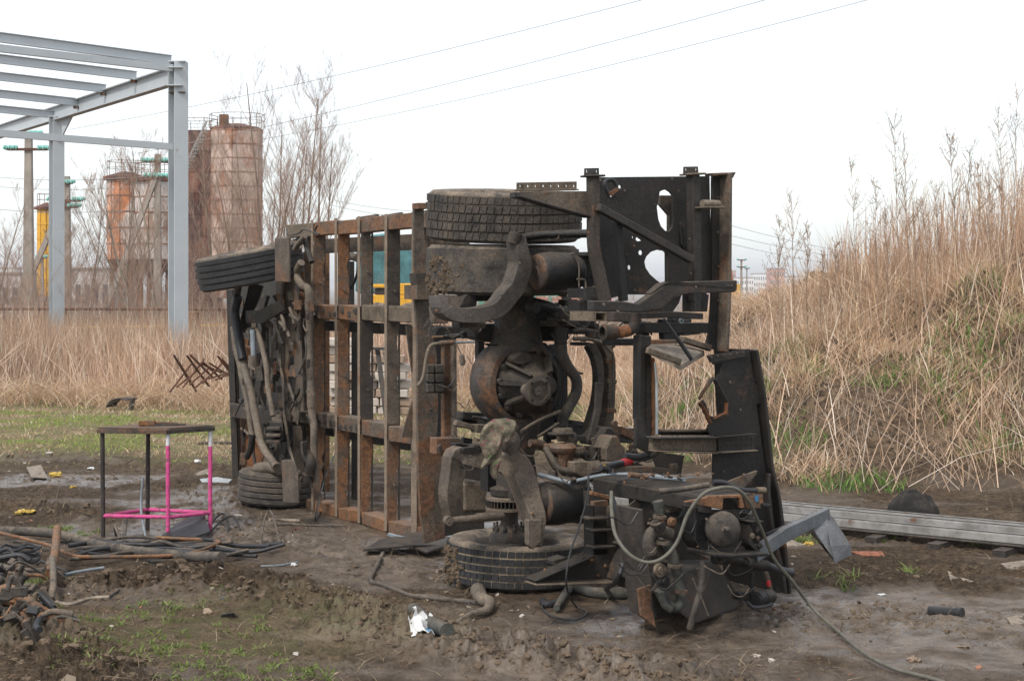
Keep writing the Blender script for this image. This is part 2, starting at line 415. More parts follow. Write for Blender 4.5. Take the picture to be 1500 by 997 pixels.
def ground_mat():
    m, nt, b, g = newmat('churned_mud_and_grass'); pos = g.outputs['Position']
    a = N(nt, 'ShaderNodeAttribute'); a.attribute_name = 'Mask'; s = N(nt, 'ShaderNodeSeparateColor'); nt.links.new(a.outputs['Color'], s.inputs[0])
    mud = mix(nt, noise(nt, pos, 1.3, 8, .7, .38, .62), (.065, .044, .028), (.165, .118, .076))
    mud = mix(nt, noise(nt, pos, 9, 6, .7, .42, .64), mud, (.055, .040, .029))
    mud = mix(nt, mul(nt, noise(nt, pos, 30, 8, .8, .5, .62), .75), mud, (.27, .20, .135))
    mud = mix(nt, mul(nt, noise(nt, pos, 15, 9, .85, .50, .58), .9), mud, (.034, .024, .017))
    red = mul(nt, noise(nt, pos, 2.1, 6, .7, .55, .7), .35); mud = mix(nt, red, mud, (.20, .12, .07))
    wetc = mix(nt, noise(nt, pos, 6, 4, .6, .4, .6), (.13, .10, .074), (.075, .056, .04))
    c = mix(nt, s.outputs['Green'], mud, wetc)
    gr = mix(nt, noise(nt, pos, 3, 6, .7, .4, .6), (.17, .17, .075), (.27, .20, .12))
    c = mix(nt, mul(nt, s.outputs['Red'], noise(nt, pos, 5, 6, .7, .3, .5)), c, gr)
    st = mix(nt, noise(nt, pos, 12, 6, .7, .4, .6), (.055, .038, .026), (.20, .14, .09))
    c = mix(nt, s.outputs['Blue'], c, st)
    nt.links.new(c, b.inputs['Base Color'])
    r = mrange(nt, mul(nt, s.outputs['Green'], noise(nt, pos, 5, 4, .6, .35, .55)), 0, 1, .88, .22); nt.links.new(r, b.inputs['Roughness'])
    nt.links.new(mrange(nt, s.outputs['Green'], 0, 1, .12, .38), b.inputs['Specular IOR Level'])
    hh = mul(nt, noise(nt, pos, 22, 8, .7), mrange(nt, s.outputs['Green'], 0, 1, 1, .12))
    bump(nt, b, hh, 1., .06)
    return m
M['ground'] = ground_mat()
ys = np.concatenate([np.linspace(5.2, 7.85, 30), np.linspace(7.87, 13.4, 460), 13.4 * np.exp(np.linspace(.004, math.log(26 / 13.4), 130)), 26 * np.exp(np.linspace(.012, math.log(62 / 26), 60))])
xs = np.concatenate([np.linspace(-.52, -.322, 28), np.linspace(-.32, .32, 740), np.linspace(.322, .52, 28)])
Yg, Sg = np.meshgrid(ys, xs, indexing='ij'); Xg = Sg * (Yg + 1.5)
Zg = hgt(Xg, Yg)
pud = np.zeros_like(Xg)
for a_, b_ in PUDDLES: pud = np.maximum(pud, sstep(1.0, .5, np.hypot((Xg - a_) / 1.25, (Yg - b_) / .85) + .9 * (fbm(Xg * 3, Yg * 3, 3, 5) - .5)))
wet = np.clip(pud + .6 * sstep(.56, .68, fbm(Xg * .8, Yg * 2., 4, 61)) * sstep(22, 18, Yg), 0, 1)
mdh, mdd = mound(Xg, Yg)
grass = sstep(17.5, 21, Yg + 2 * (fbm(Xg * .8, Yg * .8, 3, 71) - .5)) * (1 - sstep(.05, .3, mdh))
grass = np.maximum(grass, .45 * sstep(1.5, .6, np.hypot((Xg - G(330, 920).x) / 1.2, (Yg - G(330, 920).y) / .75) + .6 * (fbm(Xg * 2, Yg * 2, 3, 8) - .5)))
straw = np.maximum(sstep(.02, .35, mdh), sstep(26, 28, Yg))
wet *= (1 - straw) * (1 - .8 * grass)
go = grid_mesh('ground', Xg, Yg, Zg, M['ground'], np.stack([grass, wet, straw, np.ones_like(wet)], -1))
tag(go, kind='structure')
# coarse terrain round the fine sheet, out to the horizon (4 cm lower where the two overlap)
ya = np.concatenate([np.linspace(-30, 60, 46), 60 * np.exp(np.linspace(.02, math.log(9000 / 60), 60))])
xa = np.concatenate([-np.exp(np.linspace(math.log(6000), math.log(26), 24)), np.linspace(-25, 25, 51), np.exp(np.linspace(math.log(26), math.log(6000), 24))])
Yc, Xc = np.meshgrid(ya, xa, indexing='ij')
Zc = hgt(Xc, Yc, False) - .05
inside = (np.abs(Xc) < .52 * (Yc + 1.5) - 1.2) & (Yc > 6.5) & (Yc < 60)
Zc = np.where(inside, Zc - .6, Zc)
o_ = np.ones_like(Xc)
farg = grid_mesh('terrain', Xc, Yc, Zc, M['ground'], np.stack([o_ * .6, o_ * 0, sstep(25, 30, Yc), o_], -1))
tag(farg, kind='structure')
# ---------------------------------------------------------------- vectorised blades and twigs
def np_mesh(name, co, faces3, mat, colv=None, parent=None, faces4=None, flat=False):
    me = bpy.data.meshes.new(name)
    me.vertices.add(len(co)); me.vertices.foreach_set('co', co.astype(np.float32).ravel())
    parts = []; starts = []; n = 0
    if faces4 is not None and len(faces4):
        parts.append(faces4.ravel()); starts.append(np.arange(0, faces4.size, 4)); n = faces4.size
    if faces3 is not None and len(faces3):
        parts.append(faces3.ravel()); starts.append(n + np.arange(0, faces3.size, 3))
    li = np.concatenate(parts).astype(np.int32); ls = np.concatenate(starts).astype(np.int32)
    me.loops.add(len(li)); me.loops.foreach_set('vertex_index', li)
    me.polygons.add(len(ls)); me.polygons.foreach_set('loop_start', ls)
    me.update(calc_edges=True)
    if colv is not None:
        a = me.color_attributes.new('Col', 'FLOAT_COLOR', 'POINT')
        a.data.foreach_set('color', np.concatenate([colv, np.ones((len(colv), 1))], 1).astype(np.float32).ravel())
    me.materials.append(mat)
    if flat: me.polygons.foreach_set('use_smooth', np.zeros(len(ls), bool))
    return link(name, me, parent)
def blades(name, x, y, h, lean, wid, col, mat, zlift=0., bend=.5, az=None, base=None, flat=1.):
    n = len(x); z = hgt(x, y) - .03 + zlift if base is None else base
    az = RNG.uniform(0, 2 * np.pi, n) if az is None else az
    ld = np.stack([np.cos(az), np.sin(az), np.zeros(n)], 1)
    wa = RNG.uniform(0, np.pi, n); wd = np.stack([np.cos(wa), np.sin(wa), np.zeros(n)], 1) * wid[:, None]
    p0 = np.stack([x, y, z], 1); up = np.array([0, 0, 1.])
    ts = (0., .38, .72, 1.); rows = []
    for t in ts:
        lz = h * (t - .5 * lean * t * t * .6)
        rows.append(p0 + ld * (h * lean * (t ** (1 + bend)))[:, None] + up * (np.maximum(lz, .0) * flat)[:, None] * np.ones((n, 1)))
    co = np.stack([rows[0] - wd, rows[0] + wd, rows[1] - wd * .85, rows[1] + wd * .85, rows[2] - wd * .6, rows[2] + wd * .6, rows[3]], 1)
    i = np.arange(n)[:, None] * 7
    q = np.concatenate([i + np.array([0, 1, 3, 2]), i + np.array([2, 3, 5, 4])]); t3 = i + np.array([4, 5, 6])
    cv = np.repeat(col, 7, 0)
    return np_mesh(name, co.reshape(-1, 3), t3, mat, cv, None, q)
def twigs(name, segs, mat, parent, n=3):
    """segs: array (k, 8) of p0 p1 r0 r1 in world space"""
    s = np.array(segs); p0, p1, r0, r1 = s[:, :3], s[:, 3:6], s[:, 6], s[:, 7]
    d = p1 - p0; d /= np.maximum(np.linalg.norm(d, axis=1), 1e-6)[:, None]
    a = np.cross(d, np.array([.31, .22, .92])); a /= np.linalg.norm(a, axis=1)[:, None]; b = np.cross(d, a)
    vs = []
    for p, r in ((p0, r0), (p1, r1)):
        for k in range(n):
            t = 2 * math.pi * k / n
            vs.append(p + (a * math.cos(t) + b * math.sin(t)) * r[:, None])
    co = np.stack(vs, 1).reshape(-1, 3); off = worldloc(parent) if parent is not None else V((0, 0, 0))
    co = co - np.array(off)
    i = np.arange(len(s))[:, None] * 2 * n
    q = np.concatenate([i + np.array([k, (k + 1) % n, n + (k + 1) % n, n + k]) for k in range(n)])
    return np_mesh(name, co, None, mat, None, parent, q)
def straws(n, c1=(.70, .505, .325), c2=(.42, .275, .17), c3=(.80, .69, .53)):
    t = RNG.random((n, 1)); k = RNG.random((n, 1)); c = np.array(c1) * t + np.array(c2) * (1 - t)
    return np.where(k > .85, np.array(c3), c) * RNG.uniform(.8, 1.15, (n, 1))
# dry reed belt behind the yard
def belt(name, n, fx, fy, hh, wd, lean=(.05, .35), cols={}, keep=None):
    x = fx(n); y = fy(n)
    if keep is not None:
        k = keep(x, y); x = x[k]; y = y[k]
    n = len(x); patch = fbm(x * .45, y * .45, 3, 91)
    h = RNG.uniform(hh[0], hh[1], n) * (.65 + .7 * patch)
    return blades(name, x, y, h, RNG.uniform(*lean, n) ** 1.0, RNG.uniform(*wd, n), straws(n, **cols) * (.75 + .5 * patch)[:, None], M['reed'])
edge = lambda x: 26.8 + .8 * np.sin(x * .7) + 1.2 * (vnoise(x * .9, x * 0 + 3) - .5)
def belt_y(x, n): return edge(x) + RNG.random(n) ** 1.2 * 12
n = 36000; x = RNG.uniform(-15, 5, n); y = belt_y(x, n)
patch = fbm(x * .45, y * .45, 3, 91)
h = RNG.uniform(.9, 1.65, n) * (.55 + .55 * patch) * (.35 + .65 * sstep(0, 2.2, y - edge(x))) + .045 * np.clip(y - 28, 0, 10); h = h * (1 - .72 * sstep(.9, 2.4, x))
reed = blades('dry_reeds', x, y, h, RNG.uniform(.02, .42, n), RNG.uniform(.0035, .008, n), straws(n, (.60, .41, .28), (.33, .21, .14)) * (.38 + 1.15 * patch)[:, None], M['reed'])
tag(reed, 'dense belt of dry tan reeds along the back of the yard', 'reeds', kind='stuff')
n = 16000; x = RNG.uniform(-15, 5, n); y = edge(x) + RNG.normal(0, .7, n)
o = blades('fallen_reeds', x, y, RNG.uniform(.25, .8, n), RNG.uniform(.8, 1.9, n), RNG.uniform(.003, .007, n), straws(n), M['reed'])
tag(o, 'flattened straw lying along the front edge of the reed belt', 'straw', kind='stuff')
# standing and matted dry weeds on the earth bank
def bank(n, x0=.7, x1=11.5):
    x = RNG.uniform(x0, x1, n); y = RNG.uniform(14.2, 25.5, n); m, d = mound(x, y)
    k = (d > .0) & (d < 9.5) & (x > 1.0); return x[k], y[k], d[k], m[k]
x, y, d, m = bank(120000); n = len(x)
patch = fbm(x * .8, y * .8, 4, 95)
keep = RNG.random(n) < (sstep(.44, .60, patch) * .9 + .07) * (.25 + .75 * sstep(.0, .9, d)); x, y, d, m, patch = x[keep], y[keep], d[keep], m[keep], patch[keep]; n = len(x)
lo = 1 - sstep(3.2, 5.2, d)
o = blades('bank_straw', x, y, RNG.uniform(.10, .34, n) * (1 + .9 * sstep(3.6, 5.5, d)), np.where(RNG.random(n) < .75, RNG.uniform(.6, 1.7, n), RNG.uniform(.1, .5, n)), RNG.uniform(.0022, .0055, n), straws(n) * (.6 + .75 * patch)[:, None], M['reed'])
tag(o, 'matted dry grass and straw covering the earth bank on the right', 'dry grass', kind='stuff')
x, y, d, m = bank(40000); n = len(x); patch = fbm(x * .9, y * .9, 3, 97)
keep = (d > 1.2) & (RNG.random(n) < (.035 + .28 * sstep(3.2, 1.6, x) + .95 * sstep(4.3, 5.6, d)) * (.3 + sstep(.35, .6, patch))); x, y, d, m = x[keep], y[keep], d[keep], m[keep]; n = len(x)
h = RNG.uniform(.45, 1.0, n) ** 1.5 * (.6 + .95 * sstep(4.2, 6., d)) * (.26 + 1.0 * sstep(2.8, 6.3, x)) * (.6 + .8 * fbm(x * .9, y * .9, 3, 98))
o = blades('standing_weeds', x, y, h, RNG.uniform(.02, .3, n), RNG.uniform(.0025, .006, n), straws(n, c1=(.60, .40, .27), c2=(.34, .21, .14)), M['reed'])
tag(o, 'thicket of upright dry weed stalks on top of the earth bank', 'weeds', kind='stuff')
# longer pale stalks leaning and fallen over the bank
x, y, d, m = bank(5200); n = len(x)
o = blades('fallen_stalks', x, y, RNG.uniform(.4, 1.15, n), np.where(RNG.random(n) < .55, RNG.uniform(.7, 1.6, n), RNG.uniform(.15, .6, n)), RNG.uniform(.003, .0065, n), straws(n, (.74, .55, .40), (.5, .34, .24), (.85, .74, .62)), M['reed'], bend=.15)
tag(o, 'long pale stalks leaning and fallen over the earth bank', 'stalks', kind='stuff')
x = RNG.uniform(-15, 5, 2600); y = edge(x) + RNG.uniform(-.3, 4, 2600); n = len(x)
o = blades('fallen_stalks', x, y, RNG.uniform(.5, 1.7, n) * (1 - .72 * sstep(.9, 2.4, x)), RNG.uniform(.1, 1.1, n), RNG.uniform(.004, .008, n), straws(n, (.78, .6, .46), (.55, .4, .3), (.85, .76, .66)), M['reed'], bend=.1)
tag(o, 'long pale stalks crossing the front of the reed belt', 'stalks', kind='stuff')
# green sprouts: bank, yard grass, foreground tufts
def greens(n, c1=(.14, .21, .045), c2=(.24, .26, .09)):
    t = RNG.random((n, 1)); return np.array(c1) * t + np.array(c2) * (1 - t)
x, y, d, m = bank(52000); n = len(x); k = (1 - sstep(5, 6, d)) * sstep(.50, .60, fbm(x * 1.7, y * 1.7, 3, 99)) > RNG.random(n) * 1.0; x, y = x[k], y[k]; n = len(x)
o = blades('green_bank_grass', x, y, RNG.uniform(.08, .24, n), RNG.uniform(.2, 1., n), RNG.uniform(.0035, .008, n), greens(n, (.10, .22, .04), (.2, .32, .08)), M['leaf'])
tag(o, 'patches of fresh green grass sprouting on the earth bank', 'grass', kind='stuff')
n = 90000; x = RNG.uniform(-11, 1.5, n); y = RNG.uniform(17.5, 27.6, n)
k = RNG.random(n) < sstep(17.8, 21.5, y + 2.4 * (fbm(x * .8, y * .8, 3, 71) - .5)) * (.25 + sstep(.35, .6, fbm(x * 1.5, y * 1.5, 4, 73))); x, y = x[k], y[k]; n = len(x)
mixg = (sstep(.48, .6, fbm(x * .8, y * 1.6, 3, 77)) > RNG.random(n))[:, None]
o = blades('yard_grass', x, y, RNG.uniform(.03, .11, n), RNG.uniform(.3, 1.4, n), RNG.uniform(.004, .009, n), np.where(mixg, greens(n, (.22, .30, .06), (.36, .40, .12)), straws(n) * .95), M['leaf'])
tag(o, 'short grass, half green and half straw, on the far side of the yard', 'grass', kind='stuff')
def tuft_field(name, spots, num, rad, label, hh=(.015, .05)):
    xs_, ys_ = [], []
    for px, py, sx in spots:
        c = G(px, py); k = RNG.integers(num // 2, num)
        # small rosettes of leaves in a cluster
        for _ in range(max(3, k // 20)):
            cx = c.x + RNG.normal(0, rad * sx); cy = c.y + RNG.normal(0, rad * sx * 1.2)
            xs_.append(cx + RNG.normal(0, .022, 14)); ys_.append(cy + RNG.normal(0, .022, 14))
    x = np.concatenate(xs_); y = np.concatenate(ys_); n = len(x)
    o = blades(name, x, y, RNG.uniform(*hh, n), RNG.uniform(.3, 1.6, n), RNG.uniform(.003, .007, n), greens(n), M['leaf'], zlift=.025)
    return tag(o, label, 'weeds', kind='stuff')
tuft_field('green_seedlings', [(170, 910, 1), (250, 900, 1.2), (220, 935, 1.4), (300, 960, 1.2), (170, 990, 1), (390, 985, 1), (60, 850, .7), (280, 880, 1), (340, 920, 1), (130, 965, .8), (460, 990, .8), (110, 925, .6), (240, 975, 1.2), (320, 990, 1), (200, 955, 1.5), (110, 778, .6), (90, 772, .6)], 330, .13, 'small bright green seedlings in the bottom left foreground')
tuft_field('green_sprouts', [(1190, 795, .8), (1310, 790, .8), (1400, 800, .8), (1240, 855, .6), (1440, 770, .8), (1350, 835, .7), (1200, 845, .5)], 120, .14, 'sparse green sprouts in the mud near the metal profiles', hh=(.03, .1))
# straw and dead twigs littered over the mud
n = 30000; sx = RNG.uniform(-.36, .36, n); y = 7.2 * np.exp(RNG.random(n) * math.log(21 / 7.2)); x = sx * y
k = RNG.random(n) < (.12 + .88 * sstep(.46, .62, fbm(x * 1.2, y * 1.2, 4, 81))); x, y = x[k], y[k]; n = len(x)
o = blades('straw_litter', x, y, RNG.uniform(.03, .13, n), RNG.uniform(.9, 1.8, n), RNG.uniform(.0010, .0026, n), straws(n, (.26, .19, .12), (.10, .07, .05), (.40, .31, .21)), M['reed'], zlift=.035, flat=np.where(RNG.random(n) < .8, .12, .8))
tag(o, 'bits of straw and dead grass trodden into the mud', 'straw', kind='stuff')
n = 26000; sx = RNG.uniform(-.36, .36, n); y = 7.2 * np.exp(RNG.random(n) * math.log(18 / 7.2)); x = sx * y
k = RNG.random(n) < (.2 + .8 * sstep(.42, .6, fbm(x * .9, y * .9, 4, 83))); x, y = x[k], y[k]; n = len(x)
o = blades('dead_twigs', x, y, RNG.uniform(.03, .14, n), RNG.uniform(.7, 1.9, n), RNG.uniform(.0012, .0030, n), straws(n, (.10, .07, .05), (.05, .035, .025), (.34, .26, .18)), M['reed'], zlift=.036, flat=np.where(RNG.random(n) < .88, .1, .8))
tag(o, 'dark dead twigs and grass stalks lying on the mud', 'twigs', kind='stuff')
# clods
def rocks(name, x, y, r, mat, label, cat, squash=.6, sub=1):
    ico = []; t = (1 + 5 ** .5) / 2
    for a, b in ((-1, t), (1, t), (-1, -t), (1, -t)): ico += [(a, b, 0), (0, a, b), (b, 0, a)]
    ico = np.array(ico) / np.linalg.norm(ico[0])
    import bmesh
    bm = bmesh.new(); bmesh.ops.create_icosphere(bm, subdivisions=sub, radius=1)
    for v_ in bm.verts: v_.co *= 1 + (.5 if sub == 1 else .9) * (vnoise(np.array([v_.co.x * 3.1 + 7]), np.array([v_.co.y * 3.3 + v_.co.z * 2.]), 2)[0] - .5)
    co = np.array([v.co[:] for v in bm.verts]); fc = np.array([[v.index for v in f.verts] for f in bm.faces]); bm.free()
    n = len(x); K = len(co)
    sc = r[:, None, None] * RNG.uniform(.6, 1.4, (n, 1, 3)); sc[:, :, 2] *= squash
    q = co[None] * sc; rot = RNG.uniform(0, 6.28, n); c, s = np.cos(rot)[:, None], np.sin(rot)[:, None]
    nz_ = 1 + .35 * (vnoise((q[..., 0] + np.arange(n)[:, None]) * 1.0 + co[None, :, 0] * 2.1, co[None, :, 1] * 2.1 + co[None, :, 2] * 1.7 + np.arange(n)[:, None] * .37, 3) - .5) * 2
    q = q * nz_[..., None]
    X = q[..., 0] * c - q[..., 1] * s; Y = q[..., 0] * s + q[..., 1] * c
    z = hgt(x, y)[:, None] + q[..., 2] - r[:, None] * .15
    P_ = np.stack([X + x[:, None], Y + y[:, None], z], -1).reshape(-1, 3)
    f = (fc[None] + (np.arange(n) * K)[:, None, None]).reshape(-1, 3)
    o = np_mesh(name, P_, f, mat, flat=True); tag(o, label, cat, kind='stuff'); return o
n = 15000; sx = RNG.uniform(-.36, .36, n); y = 7.4 * np.exp(RNG.random(n) * math.log(21 / 7.4)); x = sx * y
ch = np.maximum(sstep(.6, .05, seg_dist(x, y, RIDGE1)), sstep(.55, .05, seg_dist(x, y, RIDGE2)))
for r in RUTS: ch = np.maximum(ch, .4 * sstep(.7, .1, seg_dist(x, y, r)))
k = RNG.random(n) < .18 * sstep(.4, .6, fbm(x * 1.3, y * 1.3, 3, 55)) + .85 * ch; x, y, ch = x[k], y[k], ch[k]
rocks('mud_clods', x, y, RNG.uniform(.003, .010, len(x)) * (1 + 1.2 * ch * RNG.random(len(x)) ** 3), M['mudclod'], 'loose clods of churned brown mud', 'mud')
bx_, by_ = [], []
for ln_, cnt, wd_ in ((RIDGE1, 1500, .20), (RIDGE2, 700, .25)) + tuple((r, 160, .2) for r in RUTS):
    P2 = np.array(ln_); tt = RNG.random(cnt) * (len(P2) - 1.001); ii = tt.astype(int); ff = (tt - ii)[:, None]
    q_ = P2[ii] * (1 - ff) + P2[ii + 1] * ff; bx_.append(q_[:, 0] + RNG.normal(0, wd_, cnt)); by_.append(q_[:, 1] + RNG.normal(0, wd_ * 1.3, cnt))
x = np.concatenate(bx_); y = np.concatenate(by_)
rocks('mud_lumps', x, y, .008 + .022 * RNG.random(len(x)) ** 3, M['mudclod'], 'larger lumps of mud thrown up along the ruts', 'mud', .75, 2)
# rubble: flat chips of plaster, board, slag and metal trodden into the mud
n = 1500; sx = RNG.uniform(-.36, .36, n); y = 7.6 * np.exp(RNG.random(n) * math.log(24 / 7.6)); x = sx * y
k = RNG.random(n) < .15 + .85 * sstep(.48, .62, fbm(x * .7, y * .7, 3, 87)); x, y = x[k], y[k]; n = len(x); z = hgt(x, y) + .004
r = RNG.uniform(.006, .022, n) * (1 + 1.6 * (RNG.random(n) > .93)); a = RNG.uniform(0, 6.28, n); el_ = RNG.uniform(.25, .9, n); tl = RNG.normal(0, .35, (n, 2)); co = []
for k in range(5):
    t = a * 0 + k * 2 * np.pi / 5 + RNG.uniform(-.4, .4, n); u_ = r * np.cos(t); v_ = r * el_ * np.sin(t); X_ = u_ * np.cos(a) - v_ * np.sin(a); Y_ = u_ * np.sin(a) + v_ * np.cos(a)
    co.append(np.stack([x + X_, y + Y_, z + .004 + tl[:, 0] * X_ + tl[:, 1] * Y_], 1))
co = co + [c - np.array([0, 0, .006]) for c in co]; co = np.stack(co, 1).reshape(-1, 3); i = np.arange(n)[:, None] * 10
f4 = np.concatenate([i + np.array([k, (k + 1) % 5, 5 + (k + 1) % 5, 5 + k]) for k in range(5)]); f3 = np.concatenate([i + np.array(q) for q in ((0, 1, 2), (0, 2, 3), (0, 3, 4))])
cl = np.array([(.42, .37, .31), (.22, .17, .12), (.30, .22, .15), (.10, .085, .07), (.50, .47, .43), (.30, .13, .08), (.06, .06, .06), (.16, .19, .19)])[RNG.choice(8, n, p=[.2, .22, .2, .14, .07, .07, .07, .03])]
M['chips'] = plain('rubble_chip', (.3, .25, .2), .85, .5, 30, 0, attr=True)
o = np_mesh('rubble', co, f3, M['chips'], np.repeat(cl, 10, 0), None, f4, True); tag(o, 'small chips of rubble and scrap scattered over the mud', 'rubble', kind='stuff')
# ---------------------------------------------------------------- trees and brush
def grow(segs, p, d, ln, r, lvl, maxl, rnd, spread=.5, up=.25, crook=.1, kids=5, trunk=None):
    steps = max(2, int(5 - lvl)); q = p.copy(); dd = d.copy(); pts = [(q.copy(), r)]
    for i in range(steps):
        dd = (dd + V((rnd.gauss(0, crook), rnd.gauss(0, crook), rnd.gauss(0, crook * .5) + up * .12))).normalized()
        q2 = q + dd * ln / steps; r2 = r * (1 - .8 * (i + 1) / steps)
        (trunk if (trunk is not None and lvl == 0) else segs).append((*q, *q2, r * (1 - .8 * i / steps), r2))
        q = q2; pts.append((q.copy(), r2))
    if lvl < maxl:
        for i in range(kids):
            f = rnd.uniform(.22, .97); k = min(steps - 1, int(f * steps)); a, b = pts[k][0], pts[k + 1][0]
            o = a.lerp(b, f * steps - k)
            ax = V((rnd.gauss(0, 1), rnd.gauss(0, 1), 0)).normalized()
            nd = (dd * (1 - spread) + ax * spread + V((0, 0, up))).normalized()
            grow(segs, o, nd, ln * (1 - .6 * f) * rnd.uniform(.40, .64), max(r * (1 - .75 * f) * .5, .0034), lvl + 1, maxl, rnd, spread, up, crook, kids, None)
def tree(name, px, Y, toppx, toppy, label, group, seed, stems=1, r=.07, spread=.45, kids=6, maxl=3, bark='bark', twig='twig', fan=.25, up=.3):
    rnd = random.Random(seed); X = (px - 750) / F * Y; base = V((X, Y, hz(X, Y) - .05))
    top = P(toppx, toppy, Y); t = thing(name, base, label, 'tree', group); tr, cr_ = [], []
    for k in range(stems):
        d = (top - base); L_ = d.length * (.96 if k == 0 else rnd.uniform(.66, .92))
        dd = (d.normalized() + V((rnd.uniform(-fan, fan), rnd.uniform(-fan, fan), 0)) * (0 if k == 0 else 1)).normalized()
        grow(cr_, base + V((rnd.uniform(-.1, .1) * (k > 0), 0, 0)), dd, L_, r * (1 if k == 0 else rnd.uniform(.6, .9)), 0, maxl, rnd, spread, up, .05, kids, tr)
    twigs('trunk', tr, M[bark], t, 6); twigs('crown', cr_, M[twig], t, 3)
    return t
GT = 'bare saplings growing behind the reeds'
T = [(392, 52, 372, 108, 'tall bare sapling in front of the faceted rusty silo, tallest of the row', 3, .06, 7),
     (430, 52, 468, 130, 'bare sapling between the rusty silo and the open sky, many fine twigs', 2, .055, 7),
     (452, 51, 486, 150, 'bare sapling at the right end of the row, leaning right against the sky', 2, .055, 8),
     (408, 54, 440, 150, 'thin bare sapling rising beside the right edge of the faceted silo', 2, .045, 7),
     (350, 50, 330, 235, 'bare bushy sapling across the front of the faceted silo', 3, .05, 7),
     (318, 51, 292, 200, 'bare sapling in front of the stair side of the rusty silo', 3, .05, 7),
     (385, 49, 402, 190, 'bare sapling behind the raised front tyre of the wreck', 3, .05, 7),
     (240, 49, 195, 205, 'thin bare tree behind the big grey column, in front of the pale silo', 2, .05, 7),
     (222, 47, 120, 262, 'arching bare willow leaning far to the left between the two grey columns', 3, .055, 6),
     (170, 51, 205, 215, 'bare willow in front of the pale rusty silo', 3, .05, 6),
     (120, 50, 150, 250, 'thin bare shrub tree right of the far grey column', 2, .04, 6),
     (60, 49, 100, 330, 'low bare shrub left of the far grey column', 3, .04, 6),
     (18, 50, -10, 330, 'low bare shrub at the left edge of the photo', 3, .04, 6),
     (-25, 48, 14, 280, 'bare shrub with one long stem at the far left edge', 2, .04, 6)]
for i, (px, Y, tx, ty, lab, st, r, kd) in enumerate(T):
    tree('bare_tree', px, Y, tx, ty, lab, GT, 100 + i, st, r, kids=kd + 2, fan=.16 if i < 7 else .3, bark='bark' if i < 7 else 'bark2', up=.35, twig='twig')
# low twiggy brush
rnd = random.Random(5); segs = []
for k in range(430):
    X = rnd.uniform(-17.5, -5.8) if k < 360 else rnd.uniform(-6.5, 7); Y = rnd.uniform(41, 49)
    hh = rnd.uniform(1.4, 3.6) * (1 if X < -8 else .72)
    grow(segs, V((X, Y, -.05)), V((rnd.gauss(0, .25), rnd.gauss(0, .2), 1)).normalized(), hh, .014, 0, 2, rnd, .5, .2, .1, 6)
o = twigs('brush', segs, M['twig'], None); tag(o, 'low tangle of bare twiggy brush behind the reeds', 'brush', kind='stuff')
# tall single dry weeds standing out against the sky on the bank
def weed(px, basey, toppx, toppy, Y, label, seed, dense=16, group='tall dry weeds on the earth bank'):
    rnd = random.Random(seed); X = (px - 750) / F * Y; b = V((X, Y, hz(X, Y) - .04)); top = P(toppx, toppy, Y)
    t = thing('dry_weed', b, label, 'weed', group); st, br = [], []
    pts = [b.lerp(top, i / 6) + V((rnd.gauss(0, .012), rnd.gauss(0, .02), 0)) * (0 if i in (0, 6) else 1) for i in range(7)]
    for i in range(6): st.append((*pts[i], *pts[i + 1], .0068 * (1 - i / 7), .0068 * (1 - (i + 1) / 7)))
    Lh = (top - b).length
    for k in range(dense):
        f = rnd.uniform(.28, .97); i = min(5, int(f * 6)); o_ = pts[i].lerp(pts[i + 1], f * 6 - i)
        d = V((rnd.gauss(0, .55), rnd.gauss(0, .4), 1)).normalized(); ln = Lh * rnd.uniform(.12, .3) * (1.25 - f)
        p1 = o_ + d * ln * .6; p2 = p1 + (d + V((0, 0, .5))).normalized() * ln * .4
        br += [(*o_, *p1, .0036, .003), (*p1, *p2, .003, .0016)]
        for j in range(3):
            q = o_.lerp(p2, rnd.uniform(.3, 1)); e = q + V((rnd.gauss(0, .03), rnd.gauss(0, .03), rnd.uniform(.01, .06)))
            br.append((*q, *e, .0028, .0022))
        # seed heads
        br.append((*p2, *(p2 + V((rnd.gauss(0, .008), 0, .014))), .0045, .003))
    twigs('stem', st, M['bark'], t, 4); twigs('branch', br, M['reedtwig'], t, 3)
M['reedtwig'] = plain('dry_weed_branch', (.36, .25, .17), .9, .3, 3, 0)
WD = [(1140, 1142, 318, 18.5, 'thin dry weed left of the bank, nearest to the wreck'), (1168, 1158, 268, 18.8, 'pale feathery dry weed in the gap before the bank'),
      (1183, 1182, 330, 19, 'short dry weed beside the pale feathery one'), (1235, 1222, 350, 19.2, 'small dry weed on the low left shoulder of the bank'),
      (1262, 1245, 236, 19.4, 'leaning dry weed with dark seed clusters, left part of the bank'), (1287, 1282, 265, 19.5, 'dry weed with a bushy top beside the leaning weed'),
      (1322, 1309, 150, 19.6, 'very tall thin dry weed, first tall one from the left on the bank'), (1335, 1324, 195, 19.7, 'tall dry weed standing close behind the first tall one'),
      (1362, 1350, 285, 19.3, 'middle height dry weed in the middle of the bank'), (1405, 1388, 172, 19.5, 'tall dark stemmed dry weed in the middle of the bank top'),
      (1412, 1421, 200, 19.8, 'tall dry weed just right of the dark stemmed one'), (1440, 1432, 230, 19.2, 'straight dry weed left of the forked weed'),
      (1472, 1462, 160, 19.4, 'forked dry weed with long side shoots near the right edge'), (1482, 1492, 128, 19.7, 'tallest dry weed at the right edge of the photo'),
      (1500, 1508, 165, 19.6, 'dry weed cut by the right edge of the photo'), (1200, 1205, 372, 19, 'little dry weed on the left foot of the bank'),
      (1302, 1298, 305, 19.1, 'short dry weed between two taller ones on the bank'), (1380, 1372, 262, 19.9, 'thin dry weed behind the middle of the bank'),
      (1455, 1449, 262, 18.9, 'bushy dry weed in front of the forked weed'), (1345, 1338, 300, 18.9, 'stubby dry weed at the middle of the bank crest')]
